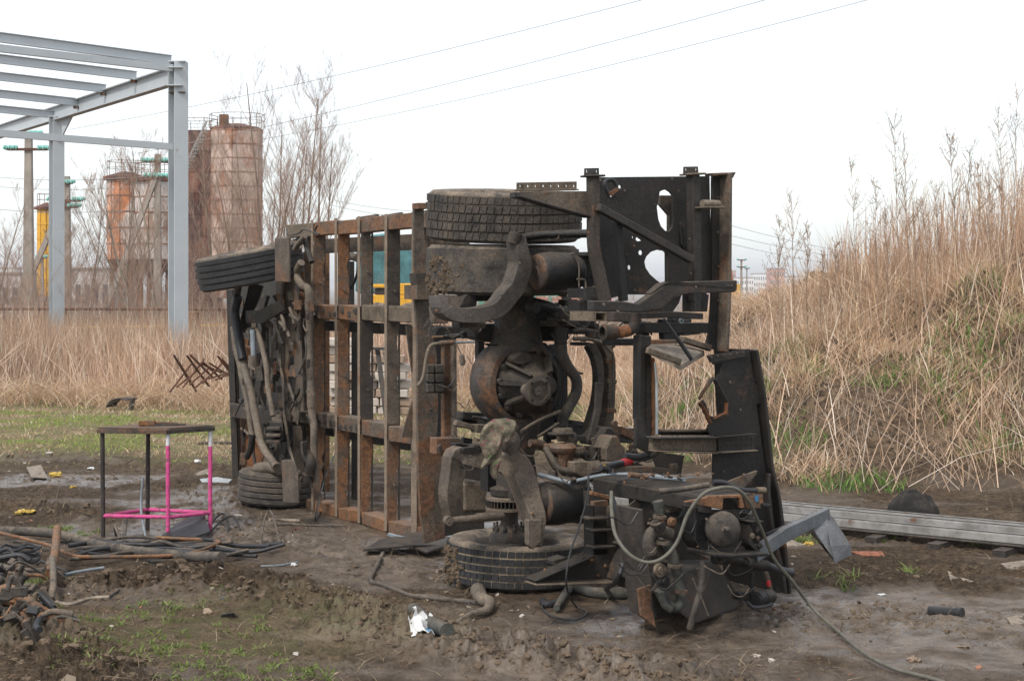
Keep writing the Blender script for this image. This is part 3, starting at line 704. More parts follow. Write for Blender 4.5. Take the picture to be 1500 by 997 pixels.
for i, (px, tx, ty, Y, lab) in enumerate(WD): weed(px, 0, tx, ty, Y, lab, 300 + i, 26 if i % 3 else 34)
# ================================================================ background structures
def silo_mat(name, pale, rust, amt, sc=1.):
    m, nt, b, g = newmat(name); pos = g.outputs['Position']
    mp = N(nt, 'ShaderNodeMapping'); mp.inputs['Scale'].default_value = (1, 1, .35); nt.links.new(pos, mp.inputs[0])
    c = mix(nt, noise(nt, pos, 1.2 * sc, 5, .6, .4, .6), pale, tuple(x * .72 for x in pale))
    rc = mix(nt, noise(nt, pos, 3 * sc, 5, .6, .35, .65), rust, tuple(x * .45 for x in rust))
    f = noise(nt, mp.outputs[0], .9 * sc, 8, .72, .6 - .22 * amt, .66 - .18 * amt)
    c = mix(nt, f, c, rc); nt.links.new(c, b.inputs['Base Color']); b.inputs['Roughness'].default_value = .8
    bump(nt, b, noise(nt, pos, 8, 5), .4, .03); return m
M['silo_pale'] = silo_mat('peeling_pale_silo_plate', (.52, .39, .32), (.38, .18, .10), .55)
M['silo_dark'] = silo_mat('dark_rusted_plate', (.24, .10, .06), (.12, .055, .04), .8)
M['silo_patch'] = silo_mat('pale_plate_with_orange_patches', (.66, .58, .53), (.62, .24, .10), .30, .7)
M['silo_grey'] = silo_mat('grey_pink_silo_plate', (.58, .52, .48), (.40, .26, .18), .3, 1.)
M['silo_hoop'] = silo_mat('rusty_hoop', (.40, .27, .2), (.30, .14, .08), .8)
# --- steel frame of an unfinished shed
def ibeam(mb, p0, p1, hgt_, wid, up=(0, 0, 1), tf=.022, tw=.014):
    p0, p1, up = V(p0), V(p1), V(up); d = (p1 - p0).normalized(); sd = d.cross(up).normalized(); up = sd.cross(d).normalized()
    for s in (-1, 1): mb.beam(p0 + up * s * (hgt_ - tf) / 2, p1 + up * s * (hgt_ - tf) / 2, wid, tf, sd)
    mb.beam(p0, p1, tw, hgt_ - 2 * tf - .002, sd)
shed = thing('steel_shed_frame', (-6.72, 33, 0), 'light grey steel frame of an unfinished shed at the left, columns, sloping rafter and purlins', 'steel frame')
RD = V((-5.0, 9.0, 0)).normalized(); PD = V((-.75, -.66, 0)).normalized()
c1 = P(261, 92, 33); c2 = P(83, 172, 42)
for c, hh in ((c1, c1.z), (c2, c2.z)):
    m = MB(); ibeam(m, (c.x, c.y, -.1), (c.x, c.y, hh), .30, .30, V((-.8, -.6, 0)).cross(V((0, 0, 1))))
    co = m.build('column', M['greysteel'], shed)
    m = MB(); m.beam((c.x, c.y, hh + .002), (c.x, c.y, hh + .022), .34, .34, (1, 0, 0)); m.build('cap_plate', M['greysteel'], co)
m = MB(); a = c1 + V((-.1, .1, -.25)); dr = (c2 + V((0, 0, .10)) - a).normalized()
ibeam(m, a, a + dr * 19, .36, .2); m.build('rafter', M['greysteel'], shed)
m = MB(); q = c2 + V((.2, -.3, 0)); m.prism([[q + V((0, 0, -.02)), q + V((.5, -.8, -.06)), q + V((0.05, -.1, -.5))]], (.03, .02, 0)); m.build('gusset', M['greysteel'], shed)
for zz_, yy_ in ((c1.z - .12, c1), (c1.z - .48, c1)):
    m = MB(); m.beam(V((yy_.x - .20, yy_.y - .1, zz_)), V((yy_.x + .12, yy_.y - .1, zz_)), .34, .02, (0, 1, 0)); m.build('stiffener', M['greysteel'], shed)
for c in (c1, c2):
    m = MB(); m.beam(V((c.x, c.y, c.z - .62)), V((c.x, c.y, c.z - .60)), .325, .325, (1, 0, 0)); m.build('weld_plate', M['framerust'], shed)
for k, (px, py, lx, ly) in enumerate([(252, 88, -200, 22), (189, 111, -180, 66), (132, 130, -160, 92), (76, 150, -150, 118), (25, 168, -140, 142)]):
    e = a + dr * (.2 + k * 2.55); e = V((e.x, e.y, 0)); e.z = EYE - (py - HORIZON) / F * e.y
    # the far end runs off to the left in the direction the purlins share
    m = MB(); ibeam(m, e, e + V((PD.x * 9, PD.y * 9, .25)), .19, .09, tf=.012, tw=.01); pu = m.build('purlin', M['greysteel'], shed); m = MB(); m.beam(e + V((-.05, -.04, -.10)), e + V((-.05, -.04, -.16)), .12, .1, (1, 0, 0)); m.build('seat', M['framerust'], pu)
for (x0, y0, x1, y1, hh) in ((252, 100, -200, 48, .14), (252, 215, -200, 180, .13)):
    e = P(x0, y0, 32.85); m = MB(); f = PD * 9; zf = 0
    Yq = e.y + f.y; xq = (e.x + f.x) / Yq * F + 750; yq = y0 + (y1 - y0) * (xq - x0) / (x1 - x0)
    m.beam(e, V((e.x + f.x, Yq, EYE - (yq - HORIZON) / F * Yq)), .1, hh); m.build('girt', M['greysteel'], shed)
# --- faceted rusty silo
def octa(name, px, Y, rad, z0, z1, rows, mat, label, nf=8, cat='silo', rot=.2, ribm='silo_hoop'):
    X = (px - 750) / F * Y; t = thing(name, (X, Y, 0), label, cat); dz = (z1 - z0) / rows
    w_ = 2 * rad * math.tan(math.pi / nf)
    m = MB(); m.beam((X + rad, Y, z0 + .02), (X + rad, Y, z0 + dz - .03), .06, w_ - .04, (1, 0, 0)); first = m.build('wall_panel', mat, t, .015)
    m = MB(); m.beam((X + rad + .01, Y - w_ / 2 - .03, z0 + dz), (X + rad + .01, Y + w_ / 2 + .03, z0 + dz), .08, .07, (1, 0, 0)); rib = m.build('hoop', M[ribm], t)
    for j in range(rows):
        for k in range(nf):
            for src in (first, rib):
                if j == 0 and k == 0: src.rotation_euler.z = rot; continue
                c = src.copy(); COL.objects.link(c); c.rotation_euler.z = rot + 2 * math.pi * k / nf; c.location.z = j * dz
    m = MB(); m.lathe((X, Y, z0), (0, 0, 1), [(0, 0), (rad - .03, 0), (rad - .03, z1 - z0), (0, z1 - z0)], nf * 3, False); m.build('shell', M['silo_dark'], t)
    m = MB(); m.lathe((X, Y, z1), (0, 0, 1), [(rad + .25, .0), (rad + .25, .14), (rad * .3, .4), (0, .45)], nf, False, ref=(math.cos(rot + math.pi / nf), math.sin(rot + math.pi / nf), 0)); m.build('roof', M['silo_dark'], t)
    return t, X
t, X = octa('faceted_silo', 347, 90, 1.28, 1.2, 10.35, 12, M['silo_pale'], 'tall faceted silo of pale rust-streaked plates with a railing on top', 6, rot=-1.05)
def railing(t, cx, cy, z, r, n, mat='rebar'):
    for k in range(n):
        a0, a1 = 2 * math.pi * k / n, 2 * math.pi * (k + 1) / n; p = V((cx + r * math.cos(a0), cy + r * math.sin(a0), z)); q = V((cx + r * math.cos(a1), cy + r * math.sin(a1), z))
        m = MB(); m.beam(p, p + V((0, 0, .75)), .028, .028); m.beam(p + V((0, 0, .75)), q + V((0, 0, .75)), .026, .026); m.beam(p + V((0, 0, .4)), q + V((0, 0, .4)), .02, .02); m.build('railing_post', M[mat], t)
railing(t, X, 90, 10.5, 1.5, 10)
m = MB(); m.beam((X - .6, 89.4, 10.5), (X - .6, 89.4, 11.2), .45, .45, (1, 0, 0)); m.build('vent', M['rusty'], t)
for k in range(4):
    a_ = k * 1.57 + .5; m = MB(); m.beam((X + 1.2 * math.cos(a_), 90 + 1.2 * math.sin(a_), -.1), (X + 1.2 * math.cos(a_), 90 + 1.2 * math.sin(a_), 1.25), .25, .25); m.build('leg', M['rusty'], t)
# --- dark rusty stair tower left of it
Xs = (289 - 750) / F * 91; tw = thing('stair_tower', (Xs, 91, 0), 'dark brown rusted steel tower with outside stair, left of the faceted silo', 'tower')
for j in range(8):
    for k in range(3):
        m = MB(); m.beam((Xs - .75 + k * .78, 89.9, 1.1 + j * 1.17), (Xs - .75 + k * .78, 89.9, 2.22 + j * 1.17), .75, .05, (1, 0, 0)); m.build('wall_panel', M['silo_dark'], tw)
m = MB(); m.beam((Xs, 91.5, -.1), (Xs, 91.5, 10.3), 2.2, 3, (1, 0, 0)); m.build('core', M['silo_dark'], tw)
m = MB(); p0 = P(262, 275, 89); p1 = P(303, 192, 89)
for dz in (0, .55): m.beam(p0 + V((0, 0, dz)), p1 + V((0, 0, dz)), .08, .10)
n_ = 16
m.build('stair_rail', M['rail'], tw)
for k in range(n_): m = MB(); q = p0.lerp(p1, (k + .5) / n_); m.beam(q + V((0, -.3, .0)), q + V((0, .3, 0)), .22, .04, (1, 0, 0)); m.beam(q + V((0, -.02, .0)), q + V((0, -.02, .55)), .04, .04); m.build('step', M['rail'], tw)
railing(tw, Xs, 91, 10.35, 1.1, 6)
# --- pale patched silo with legs behind the column
t, X = octa('round_silo', 184, 84, .92, 3.2, 7.3, 5, M['silo_patch'], 'round silo with orange rust patches, left of the two small silos', 12)
for k in range(4):
    a_ = k * 1.57 + .6; m = MB(); m.beam((X + .7 * math.cos(a_), 84 + .7 * math.sin(a_), -.1), (X + .7 * math.cos(a_), 84 + .7 * math.sin(a_), 3.2), .18, .18); m.build('leg', M['rusty'], t)
m = MB(); m.lathe((X, 84, 3.2), (0, 0, -1), [(.9, 0), (.25, 1.1), (.22, 1.5)], 12, False); m.build('hopper', M['silo_dark'], t); railing(t, X, 84, 7.5, .95, 8)
t, X = octa('round_silo', 226, 83, .95, 3.2, 7.15, 5, M['silo_grey'], 'pale grey and pinkish round silo, right one of the two small silos', 12)
for k in range(4):
    a_ = k * 1.57 + .6; m = MB(); m.beam((X + .7 * math.cos(a_), 83 + .7 * math.sin(a_), -.1), (X + .7 * math.cos(a_), 83 + .7 * math.sin(a_), 3.2), .18, .18); m.build('leg', M['rusty'], t)
m = MB(); m.lathe((X, 83, 3.2), (0, 0, -1), [(.9, 0), (.25, 1.1), (.22, 1.5)], 12, False); m.build('hopper', M['silo_dark'], t); railing(t, X, 83, 7.3, .95, 8)
# yellow silo
t, X = octa('yellow_silo', 69, 100, .55, 1.2, 6.5, 6, M['yellow'], 'slim yellow silo beside the far grey column', 10, ribm='yellow'); railing(t, X, 100, 6.7, .6, 6)
for k in range(3):
    a_ = k * 2.1 + .6; m = MB(); m.beam((X + .4 * math.cos(a_), 100 + .4 * math.sin(a_), -.1), (X + .4 * math.cos(a_), 100 + .4 * math.sin(a_), 1.3), .12, .12); m.build('leg', M['rusty'], t)
# low pale industrial shed pieces behind brush
def bld(name, px0, px1, y0, Y, dep, mat, label, rows=2, cols=6, cat='building', z0=0.):
    a = P(px0, y0, Y); b = P(px1, y0, Y); t = thing(name, (a.x, Y, z0), label, cat); H_ = a.z - z0
    m = MB(); m.beam(((a.x + b.x) / 2, Y + dep / 2, z0), ((a.x + b.x) / 2, Y + dep / 2, a.z), b.x - a.x, dep, (1, 0, 0)); wl = m.build('wall', mat, t)
    m = MB(); m.beam(((a.x + b.x) / 2, Y + dep / 2, a.z + .003), ((a.x + b.x) / 2, Y + dep / 2, a.z + .03 * H_ + .05), (b.x - a.x) * 1.02, dep * 1.02, (1, 0, 0)); m.build('roof', M['concrete'], t)
    if rows:
        m = MB(); cw = (b.x - a.x) / cols; rh = H_ / (rows + .3)
        for i in range(cols):
            for j in range(rows):
                cx = a.x + (i + .5) * cw; cz = z0 + rh * (j + .65)
                m.beam((cx, Y - .01, cz - rh * .25), (cx, Y - .01, cz + rh * .25), cw * .5, .06, (1, 0, 0))
        m.build('windows', M['winglass'], t)
    return t
M['winglass'] = plain('dull_window_glass', (.10, .12, .14), .25, .2, 3, 0)
M['bgwall'] = plain('pale_plaster', (.50, .47, .45), .9, .25, 1)
M['citywhite'] = plain('white_block_wall', (.78, .77, .76), .9, .1, .02, 0)
M['cityred'] = plain('reddish_roof', (.5, .25, .2), .9, .1, .02, 0)
bld('low_workshop', 95, 160, 395, 96, 8, M['bgwall'], 'low grey workshop behind the bare willow, left of the small silos', 1, 5)
bld('low_workshop', -60, 30, 402, 98, 8, M['bgwall'], 'low grey workshop at the left edge behind the concrete pole', 1, 6)
# --- concrete power poles
def pole(px, Y, toppy, label, arms, w=.26, braces=0, ins=3, lean=0):
    X = (px - 750) / F * Y; top = P(px + lean, toppy, Y); t = thing('power_pole', (X, Y, 0), label, 'power pole')
    m = MB(); m.beam((X, Y, -.1), top, w, w * .8, (1, 0, 0), w * .62, w * .5); m.build('post', M['concrete'], t, .02)
    for k in range(braces):
        m = MB(); s_ = -1 if k == 0 else 1; m.beam((X - 2.2 * (1 if braces == 1 else s_), Y - 1, -.1), top - V((0, 0, .7)), .2, .2, (1, 0, 0)); m.build('brace', M['concrete'], t)
    for za, wd in arms:
        c = V((top.x, Y - .15, top.z - za)); m = MB(); m.beam(c - V((wd / 2, 0, 0)), c + V((wd / 2, 0, 0)), .08, .10); ar = m.build('crossarm', M['rebar'], t)
        for s_ in (-1, 1):
            for j in range(ins):
                q = c + V((s_ * (wd / 2 - .18 * j), 0, .05))
                m = MB(); m.lathe(q, (s_ * .9, 0, .25), [(0, -.02), (.09, 0), (.11, .05), (.05, .08), (.1, .11), (.07, .17), (0, .2)], 10); m.build('insulator', M['glassins'], ar)
    return t, top
pole(42, 62, 193, 'concrete power pole left of the far grey column, with green glass insulators', [(.12, .8), (.68, 1.5)], .42)
pole(98, 66, 258, 'stubby concrete power pole right of the far grey column', [(.3, .4), (1.0, 1.2), (1.25, .9)], .38, 1)
pole(231, 64, 226, 'braced concrete power pole in front of the pale small silo', [(.3, .9), (.9, .7)], .34, 1)
pole(62, 80, 375, 'short wooden post with one insulator in the brush at far left', [(.1, .25)], .2, 0, 1)
pole(1086, 150, 380, 'distant power pole right of the wreck, double crossarm', [(.05, .6), (.7, .6)], .26, 0, 1)
pole(1094, 170, 392, 'slim distant power pole just right of the double crossarm pole', [(.1, .3)], .18, 0, 1)
# --- wires
def wire(pts, label, r=.012, mat='powerline'):
    ps = [P(*p) for p in pts]; m = MB(); n = 24; q = []
    for i in range(n + 1):
        t = i / n; q.append(ps[0].lerp(ps[1], t) - V((0, 0, 4 * pts[0][3 - 3] * 0 + 1.2 * t * (1 - t))))
    m.tube(q, r, 4, False); o = m.build('power_line', M[mat], None, origin=ps[0], fix=False); tag(o, label, 'power line', 'power lines')
wire([(100, 190, 90), (960, -5, 60)], 'highest power line crossing the sky above the wreck', .014)
wire([(200, 225, 90), (1150, -8, 60)], 'middle power line crossing the sky above the wreck', .014)
wire([(380, 205, 90), (1290, -5, 60)], 'lowest of the three power lines rising to the upper right', .014)
for i, (y0, y1, lab) in enumerate([(253, 252, 'upper thin wire between the left power poles'), (267, 266, 'second thin wire between the left power poles'), (300, 300, 'lower thin wire between the left power poles')]):
    wire([(-60, y0, 63), (260, y1, 64)], lab, .010)
for i, (a_, b_, lab) in enumerate([((480, 291, 200), (620, 310, 190), 'upper thin wire above the ladder frame'), ((480, 299, 200), (620, 320, 190), 'lower thin wire above the ladder frame'), ((1070, 330, 200), (1260, 372, 260), 'upper thin wire right of the wreck'), ((1070, 345, 200), (1260, 380, 260), 'middle thin wire right of the wreck'), ((1070, 357, 200), (1260, 392, 260), 'lower thin wire right of the wreck')]):
    wire([a_, b_], lab, .03)
# --- pipe rail and yellow gas pipe behind reeds
def pipeline(name, pts, r, mat, label, posts, cat):
    t = thing(name, (pts[0][0], pts[0][1], 0), label, cat); m = MB(); m.tube(pts, r, 10); m.build('pipe', M[mat], t)
    for k in range(posts):
        q = V(pts[0]).lerp(V(pts[-1]), (k + .5) / posts); m = MB(); m.beam((q.x, q.y, -.1), (q.x, q.y, q.z - r), .08, .08); m.build('support', M['rebar'], t)
pipeline('pipe_rail', [P(-80, 452, 43), P(620, 454, 43)], .035, 'rebar', 'long brown pipe rail running level behind the reeds on the left', 6, 'pipe')
pipeline('gas_pipe', [P(90, 480, 41), P(345, 476, 41)], .03, 'yellow', 'thin yellow gas pipe seen between the reeds, upper one', 3, 'pipe')
pipeline('gas_pipe', [P(90, 498, 40), P(345, 498, 40)], .03, 'yellow', 'thin yellow gas pipe seen between the reeds, lower one', 3, 'pipe')
pipeline('gas_pipe', [P(820, 504, 36), P(1030, 540, 34)], .025, 'yellow', 'thin yellow pipe behind the wreck, seen through the rear opening', 2, 'pipe')
m = MB(); q = P(276, 456, 40); m.beam((q.x, q.y, -.1), q, .5, .3, (1, 0, 0)); o = m.build('rusty_post', M['rusty'], None, .02, origin=(q.x, q.y, 0)); tag(o, 'thick dark rusty post just right of the near grey column', 'post')
# --- yellow machine behind the wreck
ym = thing('yellow_loader', P(575, 500, 44), 'yellow construction machine seen through the ladder frame of the wreck', 'loader')
yb = P(575, 460, 44); 
def bx(name, par, px0, px1, y0, y1, Y, dep, mat, bev=.02):
    a, b = P(px0, y0, Y), P(px1, y1, Y); m = MB(); m.beam(((a.x + b.x) / 2, Y + dep / 2, b.z), ((a.x + b.x) / 2, Y + dep / 2, a.z), b.x - a.x, dep, (1, 0, 0)); return m.build(name, M[mat], par, bev)
bx('body', ym, 540, 612, 432, 470, 44, 2, 'yellow'); bx('hood', ym, 585, 612, 415, 431.5, 44, 2, 'yellow'); bx('engine_bay', ym, 549, 584.5, 422, 431.5, 44.1, 1.5, 'darktube')
bx('roof_panel', ym, 546, 566, 416, 421.5, 44, 1.7, 'yellow')
for px in (552, 604):
    m = MB(); c = P(px, 480, 43.8); m.lathe(c, (0, 1, 0), [(0, -.1), (.2, -.1), (.25, 0), (.6, 0), (.68, .1), (.68, .4), (0, .4)], 24); m.build('wheel', M['rubber'], ym)
# --- teal netted heap
m = MB(); rr = random.Random(4); t0 = P(575, 415, 55)
prof = [(548, 424), (545, 352), (556, 345), (575, 341), (590, 346), (600, 358), (606, 380), (612, 424)]
lp = [P(a_, b_, 55) for a_, b_ in [(520, 430), (522, 352), (545, 344), (575, 340), (588, 345), (596, 357), (603, 378), (607, 430)]]
m.prism([lp], (0, 3, 0)); o = m.build('netted_heap', M['teal'], None, .1, origin=(t0.x, t0.y, 0)); tag(o, 'tall blue green netted stack behind the yellow machine', 'stack')
# --- pale block stack
bs = thing('block_stack', P(520, 600, 20.5), 'leaning stack of pale and brown blocks behind the ladder frame', 'stack')
rr = random.Random(9); mA = None
for j in range(9):
    for k in range(5):
        px = 484 + k * 24 + j * 1.2 + (j % 2) * 5; py = 500 + j * 12.5
        if (j < 2 and k > 1): continue
        a_ = P(px, py, 20.5 + rr.uniform(-.1, .1)); m = MB(); m.beam(a_ - V((.095, 0, 0)), a_ + V((.095, 0, rr.uniform(-.01, .01))), .3, .095, (0, 1, 0))
        m.build('block', M['brickpale'] if rr.random() < .6 else M['brickbrown'], bs, .01)
pl = thing('leaning_planks', P(560, 590, 19), 'grey boards leaning behind the ladder frame beside the block stack', 'boards')
for (x0, y0, x1, y1, w_) in ((553, 512, 566, 610, .06), (528, 515, 526, 600, .05), (562, 508, 569, 560, .04), (545, 510, 572, 511, .05)):
    m = MB(); m.beam(P(x1, y1, 19), P(x0, y0, 19.3), w_, .03, (1, 0, 0)); m.build('board', M['darktube'] if w_ > .04 else M['wood'], pl)
# --- green railway wagon far behind
gw = thing('green_wagon', P(820, 470, 70), 'green goods wagon with faded red panels seen above the axle', 'wagon')
a_, b_ = P(700, 430, 70), P(853, 455, 70)
m = MB(); m.beam(((a_.x + b_.x) / 2, 71, b_.z), ((a_.x + b_.x) / 2, 71, a_.z), b_.x - a_.x, 2, (1, 0, 0)); m.build('body', M['greenw'], gw, .02)
for k in range(6):
    px = 712 + k * 24.2; m = MB(); a_, b_ = P(px, 434, 69.96), P(px + 18.5, 451, 69.96); m.beam(((a_.x + b_.x) / 2, 69.96, b_.z), ((a_.x + b_.x) / 2, 69.96, a_.z), b_.x - a_.x, .05, (1, 0, 0)); m.build('panel', M['redw'], gw)
    m = MB(); m.beam(P(px - 2.8, 431, 69.9), P(px - 2.8, 455, 69.9), .09, .06, (1, 0, 0)); m.build('rib', M['greenw'], gw)
def text(body, p, size, mat, par, rot=(math.pi / 2, 0, 0)):
    cu = bpy.data.curves.new('lettering', 'FONT'); cu.body = body; cu.size = size; cu.extrude = .004; cu.align_x = 'CENTER'
    o = bpy.data.objects.new('lettering', cu); COL.objects.link(o); me = o.to_mesh().copy() if False else bpy.data.meshes.new_from_object(o)
    bpy.data.objects.remove(o); o = link('lettering', me, par); o.location = V(p) - worldloc(par); o.rotation_euler = rot; me.materials.clear(); me.materials.append(M[mat]); return o
text('AKVA', P(807, 437, 69.9), .17, 'white', gw); text('AK.362', P(807, 445, 69.9), .15, 'white', gw)
# --- sand heap
m = MB(); c = P(1090, 470, 48); rr = random.Random(2)
Xh, Yh = np.meshgrid(np.linspace(-3.2, 3.2, 60), np.linspace(-3, 3, 40)); 
Zh = np.maximum(0, 1.75 - np.hypot(Xh * .42, Yh * .5) * 1.0 + .25 * (fbm(Xh * .9 + 5, Yh * .9, 4, 12) - .5)); Zh = np.minimum(Zh, 1.70 + .12 * fbm(Xh, Yh, 3, 5)) - .03
M['sand'] = plain('tan_sand', (.46, .32, .21), .95, .25, 1.5, .03)
so_ = grid_mesh('sand_heap', Xh, Yh, Zh, M['sand']); so_.location = (c.x + .3, 48, 0); tag(so_, 'tan heap of sand beyond the wreck, left of the bank', 'sand heap', kind='stuff')
# --- far town
rr = random.Random(21)
lab_pos = ['far left', 'left of the willow', 'behind the reeds']
k = 0
cx = 1068
specs = [(-40, 22, 392), (24, 60, 404), (100, 140, 400), (395, 430, 398), (436, 470, 405), (560, 600, 401), (700, 748, 399), (790, 830, 404),
         (868, 900, 400), (1040, 1078, 399), (1076, 1104, 405), (1104, 1130, 402), (1128, 1150, 396), (1152, 1185, 404), (1186, 1214, 398), (1216, 1250, 405), (1252, 1290, 400), (1292, 1330, 406), (1335, 1372, 401)]
word = ['leftmost', 'second from the left', 'third from the left', 'behind the bare saplings, left one', 'behind the bare saplings, right one', 'behind the yellow machine', 'hidden behind the wreck axle, left one', 'hidden behind the wreck axle, right one', 'seen through the round hole of the dark bulkhead', 'just right of the wreck post', 'beside the distant power poles', 'right of the distant power poles', 'with the highest roof right of the poles', 'behind the pale feathery weed', 'second right of the pale feathery weed', 'at the left shoulder of the bank', 'behind the left weeds of the bank', 'behind the middle weeds of the bank', 'behind the right weeds of the bank']
for (x0, x1, y0), wd_ in zip(specs, word):
    Yc_ = rr.uniform(900, 1300); bld('apartment_block', x0, x1, y0 + rr.uniform(-2, 3), Yc_, 14, M['citywhite'] if rr.random() < .8 else M['cityred'], 'hazy white far-off apartment block ' + wd_, 5, 8, 'building', -14.2)
cr_ = thing('orange_crane', P(1072, 420, 190), 'small orange crane jib poking up far behind the wreck', 'crane')
m = MB(); m.beam(P(1072, 415, 190), P(1068, 392, 190), .5, .5); m.beam(P(1069, 393, 190), P(1060, 391, 190), .45, .6); m.build('jib', M['orangep'], cr_)
m = MB(); q = P(1073, 416, 190); m.beam((q.x, q.y, -2.9), q, 2.0, 1.6, (1, 0, 0)); m.build('cab', M['yellow'], cr_)
# --- low hills on the horizon
hm = MB(); n = 90; pts = []
for i in range(n + 1):
    x = -5200 + i * 116; pts.append((x, 7200 + 300 * math.sin(i * .1), 10 + 38 * vnoise(np.array([i * .13]), np.array([2.]), 4)[0]))
vs = [(x, y, z) for x, y, z in pts] + [(x, y - 900, -16) for x, y, z in pts] + [(x, y + 1500, -16) for x, y, z in pts]
hm.add(vs, [(i, i + 1, n + 2 + i, n + 1 + i) for i in range(n)] + [(i + 1, i, 2 * n + 2 + i, 2 * n + 3 + i) for i in range(n)], True)
M['hill'] = plain('far_hill', (.12, .13, .10), .95, .3, .002, 0)
ho = hm.build('hills', M['hill']); tag(ho, kind='structure')
# --- air
hb = MB(); hb.add([(x, y, z) for x in (-6500, 6500) for y in (-60, 9100) for z in (-18, 52)], [(0, 1, 3, 2), (4, 6, 7, 5), (0, 4, 5, 1), (2, 3, 7, 6), (0, 2, 6, 4), (1, 5, 7, 3)])
hmat = bpy.data.materials.new('pale_air'); hmat.use_nodes = True; hn = hmat.node_tree; hn.nodes.clear()
ho_ = N(hn, 'ShaderNodeOutputMaterial'); hv = N(hn, 'ShaderNodeVolumePrincipled'); hv.inputs['Color'].default_value = (.98, .99, 1, 1); hv.inputs['Density'].default_value = .0004; hv.inputs['Anisotropy'].default_value = .2
hn.links.new(hv.outputs[0], ho_.inputs['Volume']); hz_o = hb.build('haze', hmat); tag(hz_o, kind='stuff')
# ================================================================ the overturned bus chassis
WR = thing('overturned_bus_chassis', R0, 'stripped rusty black bus chassis lying on its side in the mud, rear axle showing', 'bus chassis')
def ydist(p): return p.y
def mpx(p, w): return w / F * p.y                      # size in metres of w photo pixels at that distance
def bar(name, pts, s, w, dep, mat, par=WR, bev=.004, lab=None):
    n = len(pts); ss = list(s) if isinstance(s, (list, tuple)) else [s] * n; wl = list(w) if isinstance(w, (list, tuple)) else [w] * n
    if name in ('swing_arm', 'curved_leaf', 'curved_channel') or n > 4:      # round the bends
        dl = list(dep) if isinstance(dep, (list, tuple)) else [dep] * n
        f = smooth([V((a, b, 0)) for a, b in pts], 4); g = smooth([V(t) for t in zip(ss, wl, dl)], 4)
        pts = [(p.x, p.y) for p in f]; ss = [p.x for p in g]; wl = [p.y for p in g]; dep = [p.z for p in g]
    q = [PS(a, b, c) for (a, b), c in zip(pts, ss)]
    m = MB(); m.sweep(q, [mpx(p, x) for p, x in zip(q, wl)], dep, U); o = m.build(name, M[vm(mat)], par, bev)
    if lab: o['label'] = lab
    return o
def plate(name, pts, s, th, mat, holes=(), par=WR, bev=0, lab=None):
    m = MB(); m.prism([[PS(a, b, s) for a, b in l] for l in [pts] + list(holes)], -U * th); o = m.build(name, M[vm(mat) if not lab else mat], par, bev)
    if lab: o['label'] = lab
    return o
def hose(name, pts, s, r, mat, par=WR, n=8, k=4, r1=None):
    m = len(pts); ss = s if isinstance(s, (list, tuple)) else [s] * m
    q = [PS(a, b, c) for (a, b), c in zip(pts, ss)]; q2 = smooth(q, k)
    rr_ = mpx(q[0], r); mb = MB(); mb.tube(q2, rr_, n, True, mpx(q[-1], r1) if r1 else None); return mb.build(name, M[vm(mat)], par)
def disc(name, px, py, s, r, prof, mat, par=WR, ax=None, n=28, lab=None):
    c = PS(px, py, s); k = mpx(c, r); m = MB(); m.lathe(c, ax or U, [(a * k, b * k) for a, b in prof], n); return m.build(name, M[vm(mat)], par)
VC = [0]
VAR = {'blackdust': ['blackdust', 'blackoil', 'mudcake', 'blackgrey', 'framedark', 'blackdust'], 'frame': ['frame', 'frame', 'mudcake', 'framedark', 'framerust'], 'black': ['black', 'blackoil', 'black', 'blackgrey'], 'grease': ['grease', 'framedark', 'blackoil'], 'rusty': ['rusty', 'framerust', 'rusty']}
def vm(k):
    VC[0] += 1; l = VAR.get(k, [k]); return l[(VC[0] * 7 + VC[0] // 3) % len(l)]
def bolt(px, py, s, r, par=WR, mat='grease'):
    c = PS(px, py, s); k = mpx(c, r); m = MB(); m.lathe(c, U, [(0, .6 * k), (k * .9, .5 * k), (k, 0), (k, -.6 * k)], 6, False); return m.build('bolt', M[mat], par)
EL = lambda cx, cy, rx, ry, n=12: [(cx + rx * math.cos(2 * math.pi * i / n), cy + ry * math.sin(2 * math.pi * i / n)) for i in range(n)]
